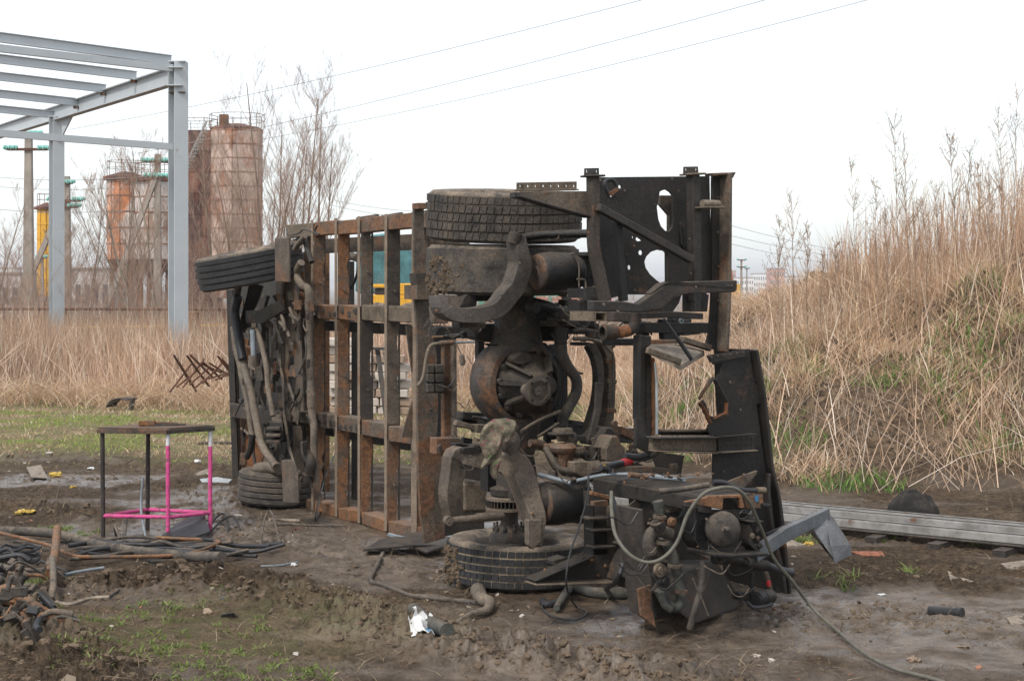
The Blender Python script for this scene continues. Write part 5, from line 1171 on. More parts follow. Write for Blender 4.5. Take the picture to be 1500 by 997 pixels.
# bent arm sticking out to the right
bent = ZD((128, 90), (330, 96), (432, 113), (560, 20)) + ZB((600, 955), (672, 888), (715, 875), (1182, 862), (1180, 925), (1165, 942), (1010, 948), (850, 952), (790, 958)) + ZD((650, 90), (590, 150), (440, 170), (128, 162))
plate('bent_arm', bent, 1.85, .06, 'blackdust', bev=.006); plate('arm_inner', ZD((450, 150), (720, 50), (700, 110), (660, 165), (450, 172)), 1.7, .1, 'black'); 
for q in ZB((1120, 900), (1143, 900)): bolt(*q, 1.855, 1.6, mat='axlerim')
plate('box_section', ZD((135, 165), (222, 165), (222, 228), (135, 228)), 1.6, .25, 'blackdust', [ZD((150, 175), (212, 175), (212, 220), (150, 220))]); plate('box_section', ZC((1170, 10), (1265, 10), (1265, 75), (1170, 75)), 1.2, .2, 'black')
bar('cross_rail', ZD((228, 195), (400, 205)), 1.35, 14, .12, 'blackdust'); bar('cross_rail', ZD((0, 130), (140, 140)), 1.1, 16, .12, 'blackdust'); bar('cross_rail', ZD((0, 210), (110, 215)), .9, 20, .12, 'black')
hose('elbow_tube', ZD((220, 302), (300, 300), (370, 290), (405, 250), (412, 175)), 1.65, 8.5, 'black', n=14); disc('hose_clamp', *ZD((235, 300))[0], 1.65, 11.5, [(.7, -1), (1, -.9), (.95, 0), (1, .9), (.7, 1)], 'blackdust', ax=VV); hose('rust_patch', ZD((290, 303), (330, 298), (362, 285)), 1.665, 8.4, 'orange', n=14)
bar('rail', ZD((450, 190), (640, 183), (830, 195)), 1.5, 9, .1, 'black'); bar('rail', ZD((440, 270), (912, 272)), 1.0, 15, .12, 'black'); bar('rail', ZD((225, 365), (420, 365)), 1.0, 10, .12, 'black')
plate('hanging_plate', ZD((735, 50), (900, 50), (888, 165), (735, 165)), 1.3, .02, 'black'); bar('hanging_bar', ZD((810, 50), (810, 165)), 1.35, 10, .05, 'blackdust')
plate('upright_plate', ZD((590, 215), (710, 215), (705, 350), (600, 350)), 1.05, .05, 'blackdust', [ZD(*EL(660, 232, 8, 8, 6))])
disc('eyelet', *ZD((716, 226))[0], 1.2, 4, [(.5, .3), (1, .3), (1, -.3), (.5, -.3)], 'alu')
# shelf board
m = MB(); m.prism([[PS(*q, s_) for q, s_ in zip(ZD((485, 405), (520, 378), (740, 382), (870, 425), (712, 520)), (1.75, 1.2, 1.0, 1.2, 1.9))]], (0, 0, -.03)); m.build('shelf', M['wood'], WR)
bar('shelf_edge', ZD((485, 420), (712, 500)), 1.9, 9, .02, 'frame'); bar('shelf_edge', ZD((490, 365), (740, 362), (905, 415)), 1.2, 6, .03, 'frame'); bar('diagonal_stay', ZD((712, 345), (905, 405)), 1.25, 8, .05, 'frame')
hose('gas_strut', ZD((600, 212), (700, 355)), 1.95, 2.6, 'hose'); hose('gas_strut', ZD((690, 340), (785, 482)), 1.95, 3.4, 'hose')
hose('small_cable', ZD((785, 482), (770, 540), (790, 595), (850, 620)), 1.9, .5, 'rebar', n=4)
# tall inner posts
bar('inner_post', ZD((437, 320), (432, 880)), 1.35, 9, .08, 'black'); bar('inner_post', ZD((470, 325), (480, 985)), 1.3, 12, .08, 'darktube'); bar('inner_post', ZD((512, 470), (515, 985)), 1.32, 6, .06, 'rusty'); bar('pale_edge', ZD((532, 500), (545, 640), (545, 980)), 1.34, [2.5, 4, 4], .04, 'lightmetal')
plate('post_foot', ZD((418, 868), (460, 868), (468, 975), (520, 990), (515, 1110), (418, 1060)), 1.42, .03, 'blackdust')
bar('sill', ZD((565, 965), (890, 965)), 1.3, 8, .06, 'blackdust'); bar('sill', ZF((595, 33), (860, 33)), 1.35, 3, .08, 'blackdust')
bar('diagonal_beam', ZK((190, 370), (400, 400)), -.2, 11, .12, 'blackdust'); bar('diagonal_beam', ZK((640, 430), (850, 510)), .2, 12, .12, 'frame')
# ---- torn fender sheet on the right
fend = ZD((890, 455), (1165, 412), (1190, 560), (1195, 600), (1212, 612), (1208, 640), (1228, 650), (1222, 690), (1240, 700), (1232, 735), (1245, 755), (1240, 775), (1222, 772), (1215, 800), (1245, 1000)) + ZF((1100, 220), (1130, 380), (1150, 560), (1182, 790), (1112, 805), (1040, 560), (1000, 400), (852, 290), (850, 70)) + ZD((885, 940), (905, 910), (870, 840), (838, 770), (858, 752), (888, 800), (905, 855), (955, 872), (985, 842), (1008, 838), (1012, 765), (970, 690), (938, 640), (958, 590), (975, 560), (985, 505), (930, 515))
_f = []; _r = random.Random(6)
for i_, (p_, q_) in enumerate(zip(fend, fend[1:] + fend[:1])):
    _f.append(p_); L_ = math.hypot(q_[0] - p_[0], q_[1] - p_[1])
    if (i_ >= 24 or 2 <= i_ <= 13) and L_ < 60:
        for j_ in range(1, max(1, int(L_ / 2.6))):
            t_ = j_ / max(1, int(L_ / 2.6)); _f.append((p_[0] + (q_[0] - p_[0]) * t_ + _r.uniform(-1.5, 1.5), p_[1] + (q_[1] - p_[1]) * t_ + _r.uniform(-.5, .5)))
fend = _f
plate('fender_sheet', fend, 1.5, .012, 'black', lab='tall torn black fender sheet with jagged hole')
bar('torn_lip', ZD((938, 610), (965, 670), (1018, 765)), 1.54, 2.2, .04, 'axlerim'); bar('torn_lip', ZD((1018, 765), (1010, 838), (975, 850), (930, 875)), 1.54, 2.4, .03, 'orange'); bar('torn_lip', ZD((930, 600), (880, 670), (832, 745)), 1.56, 5, .015, 'axlerim'); bar('torn_lip', ZD((840, 765), (880, 830), (912, 905)), 1.53, 2.2, .03, 'orange')
plate('bolt_strip', ZD((890, 462), (1145, 425), (1148, 462), (915, 503)), 1.52, .012, 'blackdust')
for k in range(6): bolt(*ZD((918 + k * 42, 468 - k * 6))[0], 1.527, 1.8, mat='axlerim')
bar('fender_edge', ZD((1160, 415), (1200, 640), (1235, 900)) + ZF((1090, 200), (1128, 380), (1172, 790)), 1.45, 5, .18, 'blackdust')
bar('fender_rail', ZF((555, 92), (870, 100)), 1.5, 20, .04, 'blackdust', bev=.005); bar('rail_lip', ZF((555, 66), (870, 64)), 1.54, 2.5, .1, 'blackdust'); bar('rail_lip', ZF((560, 128), (860, 138)), 1.54, 2, .08, 'frame')
plate('perforated_rail', ZF((875, 62), (1045, 50), (1050, 125), (878, 135)), 1.54, .02, 'blackdust'); bar('rail_lip', ZF((875, 62), (1046, 48)), 1.58, 2, .06, 'blackdust'); bar('rail_lip', ZF((878, 136), (1050, 126)), 1.58, 2, .06, 'blackdust')
for i in range(7):
    for j in range(2): bolt(*ZF((895 + i * 23, 82 + j * 26 - i * 1.5))[0], 1.545, .9, mat='black')
plate('fender_flap', ZF((905, 280), (1060, 222), (1055, 238), (1000, 300), (950, 300)), 1.7, .02, 'frame'); bolt(*ZF((1000, 245))[0], 1.72, 3.4, mat='frame')
# side skin running back from the fender sheet, so it has real depth
m = MB(); q0, q1 = PS(1097, 512, 1.49), PS(1141, 868, 1.49); m.prism([[q0, q1, q1 - U * .55, q0 - U * .35]], -VV * .008); m.build('side_skin', M['blackdust'], WR)
bar('side_trim', ZL((565, 60), (560, 200), (590, 450), (650, 700), (672, 850)), 1.55, [5, 6, 6, 6, 5], .05, 'blackdust')
# ---- engine mount in the lower right corner
plate('left_link', ZK((50, 570), (130, 560), (210, 565), (270, 600), (430, 590), (440, 700), (300, 690), (260, 650), (235, 760), (180, 760), (190, 690), (60, 680)), .75, .1, 'frame', bev=.01)
disc('mount_cup', *ZK((150, 445))[0], .62, 16, [(.4, .35), (.9, .3), (1, 0), (.75, -.15), (.55, -.6), (.5, -.9)], 'blackdust', ax=V((0, 0, 1))); disc('mount_cup', *ZK((155, 590))[0], .8, 20, [(.3, .3), (.8, .25), (1, 0), (.9, -.3), (.5, -.5), (.4, -1.4)], 'frame', ax=V((0, 0, 1)))
bar('mount_plate', ZK((50, 470), (240, 465)), .7, 4, .1, 'blackdust'); plate('wide_bell', ZK((530, 420), (600, 400), (640, 430), (650, 560), (440, 580), (450, 520)), .55, .2, 'blackdust', bev=.02)
bar('oily_plate', ZK((480, 0), (470, 250), (400, 540)), .5, [12, 11, 10], .02, 'hosedust'); hose('link', ZK((620, 380), (655, 490)), .8, 3, 'frame'); disc('link_eye', *ZK((625, 375))[0], .8, 4.5, [(.3, .6), (1, .6), (1, -.6), (.3, -.6)], 'frame')
plate('engine_bracket', ZK((440, 590), (540, 590), (540, 720), (440, 720)), .85, .12, 'frame', [ZK((455, 600), (475, 600), (475, 655), (455, 655)), ZK((485, 600), (525, 600), (525, 655), (485, 655)), ZK((455, 670), (475, 670), (475, 710), (455, 710)), ZK((485, 670), (525, 670), (525, 710), (485, 710))])
plate('engine_bracket', ZK((540, 600), (590, 490), (660, 485), (690, 560), (730, 600), (720, 720), (545, 720)), .9, .14, 'frame', bev=.01); plate('engine_bracket', ZK((255, 725), (385, 720), (385, 840), (330, 860), (255, 820)), .95, .08, 'blackdust', bev=.006)
disc('round_block', *ZK((420, 785))[0], .95, 12, [(0, .8), (.9, .7), (1, -.8), (0, -.8)], 'frame', ax=VV)
hose('wishbone', ZK((0, 600), (50, 690), (110, 780), (220, 815), (330, 850)), [.7, .8, .85, .9, .9], 5, 'blackdust')
hose('pipe_elbow', ZE((675, 110), (750, 120), (790, 190), (830, 250), (920, 275)), .4, 6, 'frame')
bar('dark_crossbeam', ZF((130, 35), (520, 60)), -.2, 22, .12, 'black'); plate('dark_web', ZF((560, 130), (715, 150), (700, 240), (600, 240)), .9, .02, 'darktube')
disc('rusty_bush', *ZK((1165, 770))[0], 1.4, 7, [(0, .8), (.8, .7), (1, 0), (.7, -.7), (0, -.8)], 'rusty', ax=V((0, 0, 1)))
# top beam, a box running towards the camera along the bus
zt = EYE - (705 - HORIZON) / F * PS(873, 705, 1.0).y
def Wb(s, px0=873, dt=0, z=zt):
    b_ = PS(px0, 705, 1.0); t0 = (b_ - R0).dot(VV); return W(s, t0 + dt, z)
zt = PS(873, 705, 1.0).z
m = MB(); m.beam(Wb(1.0, z=zt - .02), Wb(2.12, z=zt - .02), .085, .05, (0, 0, 1)); m.build('mount_beam', M['blackdust'], WR, .006)
m = MB(); m.beam(Wb(1.0, dt=-.19, z=zt + .022), Wb(2.1, dt=-.16, z=zt + .022), .008, .34, (0, 0, 1)); m.build('beam_top', M['blackdust'], WR, .002)
plate('beam_end', ZF((830, 340), (985, 335), (1000, 395), (985, 400), (975, 350), (900, 352), (895, 405), (720, 370), (830, 345)), 2.14, .03, 'rusty', bev=.003)
plate('engine_block_wall', ZF((590, 350), (740, 370), (745, 580), (640, 560), (600, 480)), 1.62, .3, 'black'); plate('left_skirt', ZF((450, 390), (520, 335), (600, 340), (640, 560), (760, 600), (840, 640), (1000, 850), (760, 930), (585, 960), (500, 900), (480, 620), (462, 470)), 1.45, .015, 'framedark')
bar('skirt_edge', ZF((455, 392), (468, 520), (495, 660), (505, 760), (520, 900)), 1.75, [5, 6, 7, 6, 5], .25, 'darktube'); plate('skirt_foot', ZF((500, 780), (560, 760), (560, 860), (582, 960), (515, 905)), 1.9, .02, 'rusty')
m = MB(); m.prism([[PS(*q, s_) for q, s_ in zip(ZF((520, 640), (860, 640), (1000, 850), (760, 930), (560, 780)), (1.5, 1.5, 1.4, 1.95, 1.9))]], (0, 0, -.012)); m.build('belly_sheet', M['darktube'], WR)
plate('upright', ZF((690, 375), (745, 385), (745, 590), (700, 590)), 1.75, .06, 'blackdust'); plate('cast_column', ZF((765, 390), (830, 400), (830, 600), (800, 605), (765, 560)), 2.05, .12, 'blackdust', bev=.006)
plate('housing_wall', ZF((835, 405), (1000, 410), (1045, 600), (840, 600)), 1.95, .02, 'black'); bar('housing_floor', ZF((790, 605), (860, 610), (1045, 602)), 2.1, 5, .25, 'airbag')
bar('housing_side', ZF((1005, 420), (1005, 560), (1045, 600)), 2.1, 6, .1, 'blackdust'); bar('housing_side', ZF((985, 455), (1050, 455)), 2.1, 3, .15, 'blackdust')
disc('round_cover', *ZF((900, 497))[0], 2.16, 25.5, [(0, .62), (.09, .62), (.10, .50), (.16, .50), (.17, .42), (.45, .38), (.75, .28), (.93, .12), (1, 0), (1, -.5)], 'hosedust', n=40, ax=U * .7 + VV * .35)
disc('cover_nut', *ZF((925, 500))[0], 2.3, 3.6, [(0, .8), (.6, .8), (1, .6), (1, -.8)], 'black', n=10); hose('cover_neck', ZF((895, 495), (925, 500)), 2.25, 4, 'hosedust')
for i, q in enumerate(ZF((1035, 470), (1055, 500), (1035, 530), (1062, 545), (1050, 450), (1070, 575))): disc('valve', *q, 2.15, 5, [(0, .7), (.7, .6), (1, 0), (.8, -.8), (0, -.9)], 'grease' if i % 2 else 'blackdust', n=10)
plate('blue_marked_bracket', ZF((1010, 335), (1085, 325), (1088, 395), (1030, 400)), 1.9, .04, 'rusty'); plate('blue_mark', ZF((1046, 340), (1064, 336), (1066, 366), (1050, 368)), 1.905, .002, 'blue'); hose('bolt_end', ZF((1080, 385), (1115, 388)), 1.95, 3.5, 'black')
# left bracket tower with ribs and its gusset on the ground
plate('bracket_tower', ZF((265, 455), (375, 440), (385, 620), (268, 625)), 1.15, .02, 'blackdust'); bar('tower_flange', ZF((266, 380), (268, 620)), 1.2, 4, .1, 'blackdust'); bar('tower_flange', ZF((375, 390), (380, 625)), 1.2, 5, .1, 'blackdust')
for yy in (445, 500, 580): bar('tower_rib', ZF((245 if yy < 450 else 270, yy), (375, yy - 5)), 1.23, 4, .1, 'blackdust')
plate('tower_head', ZF((265, 318), (380, 345), (380, 430), (270, 430)), 1.1, .06, 'darktube'); bar('rusty_strip', ZF((270, 325), (365, 350)), 1.3, 6, .04, 'rusty'); plate('rusty_patch', ZF((290, 368), (355, 362), (355, 388), (292, 392)), 1.25, .04, 'rusty')
plate('gusset_foot', ZF((0, 738), (265, 622), (395, 615), (400, 660), (370, 742), (0, 752)), 1.25, .02, 'blackdust'); bar('gusset_lip', ZF((-8, 736), (130, 678), (268, 618)), 1.3, 4, .12, 'blackdust'); bar('gusset_lip', ZF((-10, 752), (372, 742)), 1.3, 3, .14, 'blackdust'); bar('gusset_fold', ZF((400, 560), (425, 580), (375, 735)), 1.3, 5, .12, 'darktube')
for q in ZF((280, 640), (345, 670), (310, 715), (60, 690)): bolt(*q, 1.26, 2.6, mat='rusty')
plate('low_block', ZE((808, 765), (880, 745), (882, 790), (810, 800)), .9, .1, 'blackdust', bev=.01)
bar('lower_skid', ZF((420, 745), (500, 735)), 1.3, 16, .1, 'darktube')
# pipes and hoses of the engine corner
hose('coolant_hose', ZF((590, 365), (600, 420), (600, 500), (650, 600), (680, 700), (700, 800), (690, 855), (650, 860), (615, 820), (600, 780)), [1.8] * 3 + [1.95] * 7, 8, 'green_wrap', n=12); hose('coolant_elbow', ZF((650, 520), (600, 505), (560, 515), (545, 560), (560, 610)), 1.95, 9, 'hosedust', n=12); hose('coolant_hose', ZF((605, 790), (620, 850), (650, 875)), 2.0, 5.5, 'green_wrap')
for q, r_ in ((ZF((600, 480))[0], 10), (ZF((620, 745))[0], 9), (ZF((600, 690))[0], 10), (ZF((575, 475))[0], 6)): disc('pipe_flange', *q, 2.0, r_, [(0, .5), (.5, .5), (.6, .3), (1, .3), (1, -.4), (0, -.4)], 'blackdust', n=10)
hose('valve_lever', ZF((545, 468), (570, 480), (600, 470)), 2.03, 2, 'arm'); disc('valve_cap', *ZF((660, 465))[0], 1.9, 8, [(0, .4), (.6, .4), (1, 0), (1, -.4)], 'rusty', n=12)
hose('exhaust_arm', ZF((860, 635), (940, 640), (1010, 655), (1100, 668)), [2.05, 2.0, 1.95, 1.9], 8.5, 'black', n=14); hose('exhaust_arm', ZF((1100, 668), (1160, 690), (1222, 705)), [1.9, 1.88, 1.85], 6.5, 'hose', n=12)
hose('down_pipe', ZF((805, 650), (795, 760), (770, 860), (740, 965)), [2.1, 2.1, 2.1, 2.05], 4.8, 'hosedust', n=10); hose('belly_rod', ZF((755, 730), (800, 830), (830, 905)), 2.15, 1.2, 'frame', n=5)
hose('cap_strut', ZF((1035, 700), (1030, 830)), 2.0, 4, 'black'); hose('hanging_strut', ZF((1100, 700), (1115, 760), (1130, 830)), 1.95, 3.5, 'blackdust')
fcx = PS(*ZF((1050, 828))[0], 2.05); fdx = PS(*ZF((1130, 812))[0], 2.0); ax_ = fdx - fcx; ln_ = ax_.length
m = MB(); m.lathe(fcx, ax_, [(0, 0), (.03, 0), (.038, ln_ * .05), (.045, ln_ * .06), (.045, ln_ * .4), (.048, ln_ * .41), (.048, ln_ * .45), (.045, ln_ * .46), (.045, ln_ * .85), (.036, ln_ * .97), (0, ln_)], 24); m.build('filter_canister', M['airbag'], WR)
plate('canister_bracket', ZF((985, 800), (1045, 800), (1045, 850), (1010, 835), (980, 835)), 2.0, .08, 'black'); hose('canister_hose', ZF((1010, 840), (1040, 865), (1100, 860), (1130, 850)), 2.1, 3, 'hose'); disc('red_cap', *ZF((1112, 752))[0], 2.0, 4, [(0, 1.2), (.8, 1), (1, 0), (.8, -1), (0, -1.2)], 'red', ax=V((0, 0, 1)), n=10)
hose('rod', ZF((208, 268), (320, 245), (430, 238), (560, 245), (720, 268)), [1.2, 1.25, 1.35, 1.45, 1.6], 2.6, 'alu', n=8); hose('rod', ZF((595, 320), (720, 306), (830, 288)), [2.0, 2.05, 2.1], 4.2, 'hosedust', n=8)
hose('spindle', ZF((455, 240), (545, 250)), 1.5, 4, 'rusty'); hose('thin_rod', ZF((545, 252), (660, 262), (760, 252)), 1.6, 1, 'alu', n=6)
hose('black_rod', ZF((850, 275), (900, 278), (950, 300), (1000, 315), (1060, 315)), 2.0, 4, 'hose'); hose('rod_thread', ZF((1055, 315), (1095, 315)), 2.0, 5, 'blackdust')
hose('belly_cable', ZF((30, 240), (100, 258), (180, 280)), [.7, .8, .9], 3.4, 'alu')
bar('flat_bar', ZF((370, 218), (540, 215), (670, 228)), 1.25, [9, 10, 7], .04, 'frame'); hose('short_hose', ZF((435, 155), (490, 160), (545, 145)), 1.2, 5.5, 'hose')
for k in range(16):
    px, py = 940 + rr.uniform(0, 110), 694 + rr.uniform(-3, 8); hose('scrap_bolt', [(px, py), (px + rr.uniform(-7, 7), py + rr.uniform(-3, 3))], 1.7 + rr.random() * .3, 1.6, 'rusty' if k % 2 else 'blackdust', n=6)
# ---- front axle region seen at a sharp angle
def tbar(name, pts, t, w, dep, mat, bev=.003):
    tt = t if isinstance(t, (list, tuple)) else [t] * len(pts); q = [PT(a, b, c) for (a, b), c in zip(pts, tt)]; wl = w if isinstance(w, (list, tuple)) else [w] * len(pts)
    m = MB(); m.sweep(q, [mpx(p, x) for p, x in zip(q, wl)], dep, (0, 1, 0)); return m.build(name, M[vm(mat)], WR, bev)
def those(name, pts, t, r, mat, n=8):
    tt = t if isinstance(t, (list, tuple)) else [t] * len(pts); q = smooth([PT(a, b, c) for (a, b), c in zip(pts, tt)]); m = MB(); m.tube(q, mpx(q[0], r), n); return m.build(name, M[mat], WR)
def tplate(name, pts, t, th, mat, holes=(), bev=0):
    m = MB(); m.prism([[PT(a, b, t) for a, b in l] for l in [pts] + list(holes)], V((th * .35, th, 0))); return m.build(name, M[mat], WR, bev)
tplate('front_wall', [(340, 430), (460, 360), (460, 735), (400, 725), (345, 700)], -.55, .03, 'blackdust', [[(352, 500), (356, 498), (356, 540), (352, 540)], [(420, 500), (426, 500), (426, 560), (421, 560)], [(448, 480), (457, 480), (457, 590), (449, 592)]])
tbar('front_post', [(337, 424), (341, 560), (346, 700)], -.28, 9, .08, 'blackdust'); tbar('front_post', [(343, 480), (349, 690)], -.35, 8, .06, 'frame')
tbar('front_rail', [(338, 600), (362, 603), (384, 610), (428, 612)], -.22, 20, .1, 'frame'); tplate('orange_panel', ZH((320, 380), (385, 385), (480, 560), (475, 690), (440, 700), (370, 700), (320, 690)), -.4, .02, 'orange')
tbar('front_rail', ZG((632, 722), (790, 722)), -.25, 15, .1, 'frame'); tbar('front_rail', ZH((655, 370), (800, 385)), -.22, 15, .1, 'frame')
tplate('mud_flap', ZG((550, 200), (636, 200), (640, 470), (552, 470)), .28, .03, 'frame', bev=.004); tplate('mud_flap', ZH((590, 640), (640, 635), (690, 720), (695, 900), (600, 895)), .25, .03, 'frame', bev=.004)
those('steering_rod', ZG((330, 490), (305, 640), (330, 800), (365, 990)) + ZH((400, 200), (450, 450), (480, 560), (560, 680)), .1, 5.6, 'pipe', 10); those('rubber_sleeve', ZG((328, 560), (308, 660), (330, 800), (355, 940)), .12, 6.6, 'hose', 10)
those('side_tube', ZG((295, 740), (310, 870), (340, 990)) + ZH((345, 120), (385, 300), (405, 450), (415, 500)), .05, 4, 'pipe', 8); those('side_tube', ZH((415, 480), (405, 560), (380, 620)), .05, 5, 'blackdust', 8)
those('shock_absorber', ZG((415, 760), (422, 930)), .2, 4, 'alu', 10); those('shock_absorber', ZG((418, 915), (418, 980)), .2, 7, 'pipe', 12)
those('track_rod', ZG((440, 760), (470, 850), (500, 990)) + ZH((510, 200), (540, 370)), .15, 4.2, 'pipe', 8)
tbar('front_beam', ZG((380, 680), (470, 680), (600, 610)), .05, [18, 20, 16], .12, 'blackdust'); tbar('axle_arm', ZG((440, 480), (420, 560), (370, 700), (350, 770)), .0, [20, 18, 12, 10], .1, 'blackdust')
perf = ZG((600, 400), (650, 385), (700, 620), (720, 990)) + ZH((725, 340), (700, 345), (690, 430), (640, 330), (600, 160)) + ZG((590, 760), (580, 620))
tplate('perforated_channel', perf, -.1, .02, 'frame', [ZG((635, 885), (665, 890), (668, 975), (635, 975)), ZH((630, 130), (668, 128), (672, 200), (635, 210)), ZG((590, 800), (597, 800), (597, 850), (590, 850))])
tbar('channel_edge', ZG((625, 385), (590, 560), (578, 760), (585, 990)) + ZH((600, 130), (610, 360), (640, 560), (690, 720)), -.06, [3, 4, 5, 4, 4, 4, 4, 3], .05, 'pipe')
those('exhaust_pipe', ZG((712, 350), (680, 420), (715, 490), (755, 520), (762, 700), (765, 990)) + ZH((775, 340), (790, 450), (790, 600), (800, 780)), -.12, 5.6, 'pipe', 12)
those('exhaust_joint', ZG((760, 580), (762, 640)), -.12, 6.8, 'pipe', 12); those('exhaust_joint', ZH((772, 230), (774, 320)), -.12, 6.6, 'pipe', 12)
tbar('rusty_side', [(452, 352), (455, 735)], -.38, 12, .03, 'rusty'); tbar('rusty_side', [(441, 380), (443, 460)], -.4, 8, .03, 'rusty')
tbar('mid_column', ZG((720, 620), (724, 990)) + ZH((712, 340),), -.3, 10, .05, 'frame'); tbar('mid_column', ZH((690, 430), (700, 720)), -.2, 14, .06, 'blackdust'); tbar('mid_column', ZG((480, 560), (500, 990)) + ZH((470, 300), (540, 560)), -.3, 9, .06, 'blackdust')
those('bent_tube', ZG((735, 190), (690, 240), (670, 270)), .0, 4, 'pipe'); those('bent_tube', ZG((735, 190), (745, 260), (775, 350)), -.05, 4, 'blackdust'); those('loop_hose', ZG((620, 145), (635, 185), (700, 170), (730, 150), (800, 175)), -.1, 1, 'cable', 5); those('loop_hose', ZG((810, 125), (795, 160), (820, 180)), -.1, 1.5, 'cable', 5)
those('ball_joint', ZH((740, 600), (770, 650), (765, 720)), -.05, 8, 'blackdust', 10); tplate('front_bellows', ZH((510, 400), (590, 400), (600, 530), (520, 540)), .0, .15, 'blackdust', bev=.02)
for k, q in enumerate(ZH((545, 445), (545, 485), (545, 525))): tbar('bellows_ring', [(q[0] - 10, q[1]), (q[0] + 10, q[1])], .05, 4, .12, 'frame')
those('tyre_hub', ZH((450, 690), (530, 680), (580, 690)), .0, 9, 'pipe', 12)
rr = random.Random(12)
fit_names = ['bracket', 'hose_end', 'fitting', 'pipe_stub', 'lug']
for k in range(190):
    px, py = rr.uniform(352, 456), rr.uniform(425, 700); t_ = rr.uniform(-.35, .05)
    if rr.random() < .5:
        L_ = rr.uniform(8, 45); a_ = rr.gauss(1.45, .35); those('brake_pipe', [(px, py), (px + math.cos(a_) * L_ * .5 + rr.uniform(-3, 3), py + math.sin(a_) * L_ * .5), (px + math.cos(a_) * L_, min(py + math.sin(a_) * L_, 722))], t_, rr.uniform(1.0, 2.8), rr.choice(['pipe', 'blackdust', 'hosedust', 'frame', 'black']), 6)
    else: tbar('bracket', [(px, py), (px + rr.uniform(-4, 4), py + rr.uniform(4, 22))], t_, rr.uniform(3, 11), rr.uniform(.03, .1), rr.choice(['blackdust', 'frame', 'black', 'rusty', 'frame']))
for k in range(190):                       # small brackets, pipes and fittings round the rear axle
    zone = rr.choice([(650, 862, 452, 500, -.1, .1), (770, 830, 500, 630, -.35, -.1), (800, 935, 640, 700, .3, .8), (800, 860, 430, 470, -.1, .3), (640, 700, 640, 680, -.9, -.5), (860, 1000, 452, 492, .6, 1.0), (690, 830, 600, 660, -.3, .1), (915, 1035, 735, 850, 1.5, 1.75)])
    px, py, s_ = rr.uniform(zone[0], zone[1]), rr.uniform(zone[2], zone[3]), rr.uniform(zone[4], zone[5]); a_ = rr.choice([0, 0, 1.57, .5]) + rr.gauss(0, .15); L_ = rr.uniform(6, 26)
    e = (px + math.cos(a_) * L_, py + math.sin(a_) * L_ * .8)
    if rr.random() < .55: hose('pipe_stub', [(px, py), ((px + e[0]) / 2 + rr.uniform(-3, 3), (py + e[1]) / 2 + rr.uniform(-3, 3)), e], s_, rr.uniform(1., 3.4), rr.choice(['blackdust', 'black', 'grease', 'hosedust', 'frame']), n=7)
    else: bar('bracket', [(px, py), e], s_, rr.uniform(4, 12), rr.uniform(.03, .1), rr.choice(['blackdust', 'black', 'grease', 'frame']))
tbar('dark_rail', [(404, 372), (432, 356), (462, 346)], -.42, [9, 11, 12], .1, 'framedark'); tbar('front_plate', [(418, 380), (420, 470)], -.45, 30, .02, 'framedark'); tbar('front_plate', [(425, 500), (428, 590)], -.45, 26, .02, 'black'); tbar('front_plate', [(432, 620), (436, 735)], -.42, 30, .02, 'black')
# second frame side lying behind the ladder (far chassis plane), glimpsed between members
for px, mt in ((476, 'rusty'), (512, 'darktube'), (522, 'blackdust')):
    m = MB(); a_ = PT(px, 400, -.75); m.beam((a_.x, a_.y, .05 if px != 512 else 1.6), (a_.x, a_.y, 2.3 if px == 476 else 1.6 if px == 522 else 2.2), .1, .05, U); m.build('inner_post', M[mt], WR)
those('thick_hose', ZI((340, 290), (370, 290), (398, 300)), -.8, 6, 'pipe', 10); those('loop_hose', ZI((345, 240), (390, 245), (408, 300), (395, 390), (365, 470)), -.75, 2, 'hose', 6)
for q in (ZJ((600, 425), (620, 430)),): pass

# cables, clamps and bolts that finish the wreck
rr = random.Random(44)
for zone in ((650, 700, 470, 640, -.9, -.6, 8), (700, 860, 455, 500, .2, .4, 10), (800, 940, 640, 700, .7, .95, 12), (930, 1040, 735, 860, 1.9, 2.1, 14), (1040, 1110, 740, 860, 2.1, 2.2, 10), (850, 900, 400, 480, .9, 1.3, 6), (690, 830, 600, 690, .4, .6, 8)):
    for k in range(zone[6]):
        px, py, s_ = rr.uniform(zone[0], zone[1]), rr.uniform(zone[2], zone[3]), rr.uniform(zone[4], zone[5]); L_ = rr.uniform(18, 50); d_ = rr.choice((-1, 1))
        hose('cable', [(px, py), (px + d_ * L_ * .3, py + L_ * .35 + rr.uniform(0, 8)), (px + d_ * L_ * .7, py + L_ * .3 + rr.uniform(-6, 8)), (px + d_ * L_, py + rr.uniform(-8, 12))], s_, rr.uniform(.5, 1.2), rr.choice(['hose', 'hosedust', 'cable', 'hose', 'pipe']), n=5)
for q, s_, r_ in [(p_, 1.98, 10.5) for p_ in ZF((600, 440), (612, 560), (668, 670), (698, 790))] + [(p_, 2.0, 8) for p_ in ZF((900, 637), (1010, 655))]:
    disc('hose_clamp', *q, s_, r_, [(.6, -.22), (.98, -.22), (1, 0), (.98, .22), (.6, .22)], 'frame' if r_ > 9 else 'grease', ax=V((.1, 0, 1)) if r_ > 9 else VV, n=14)
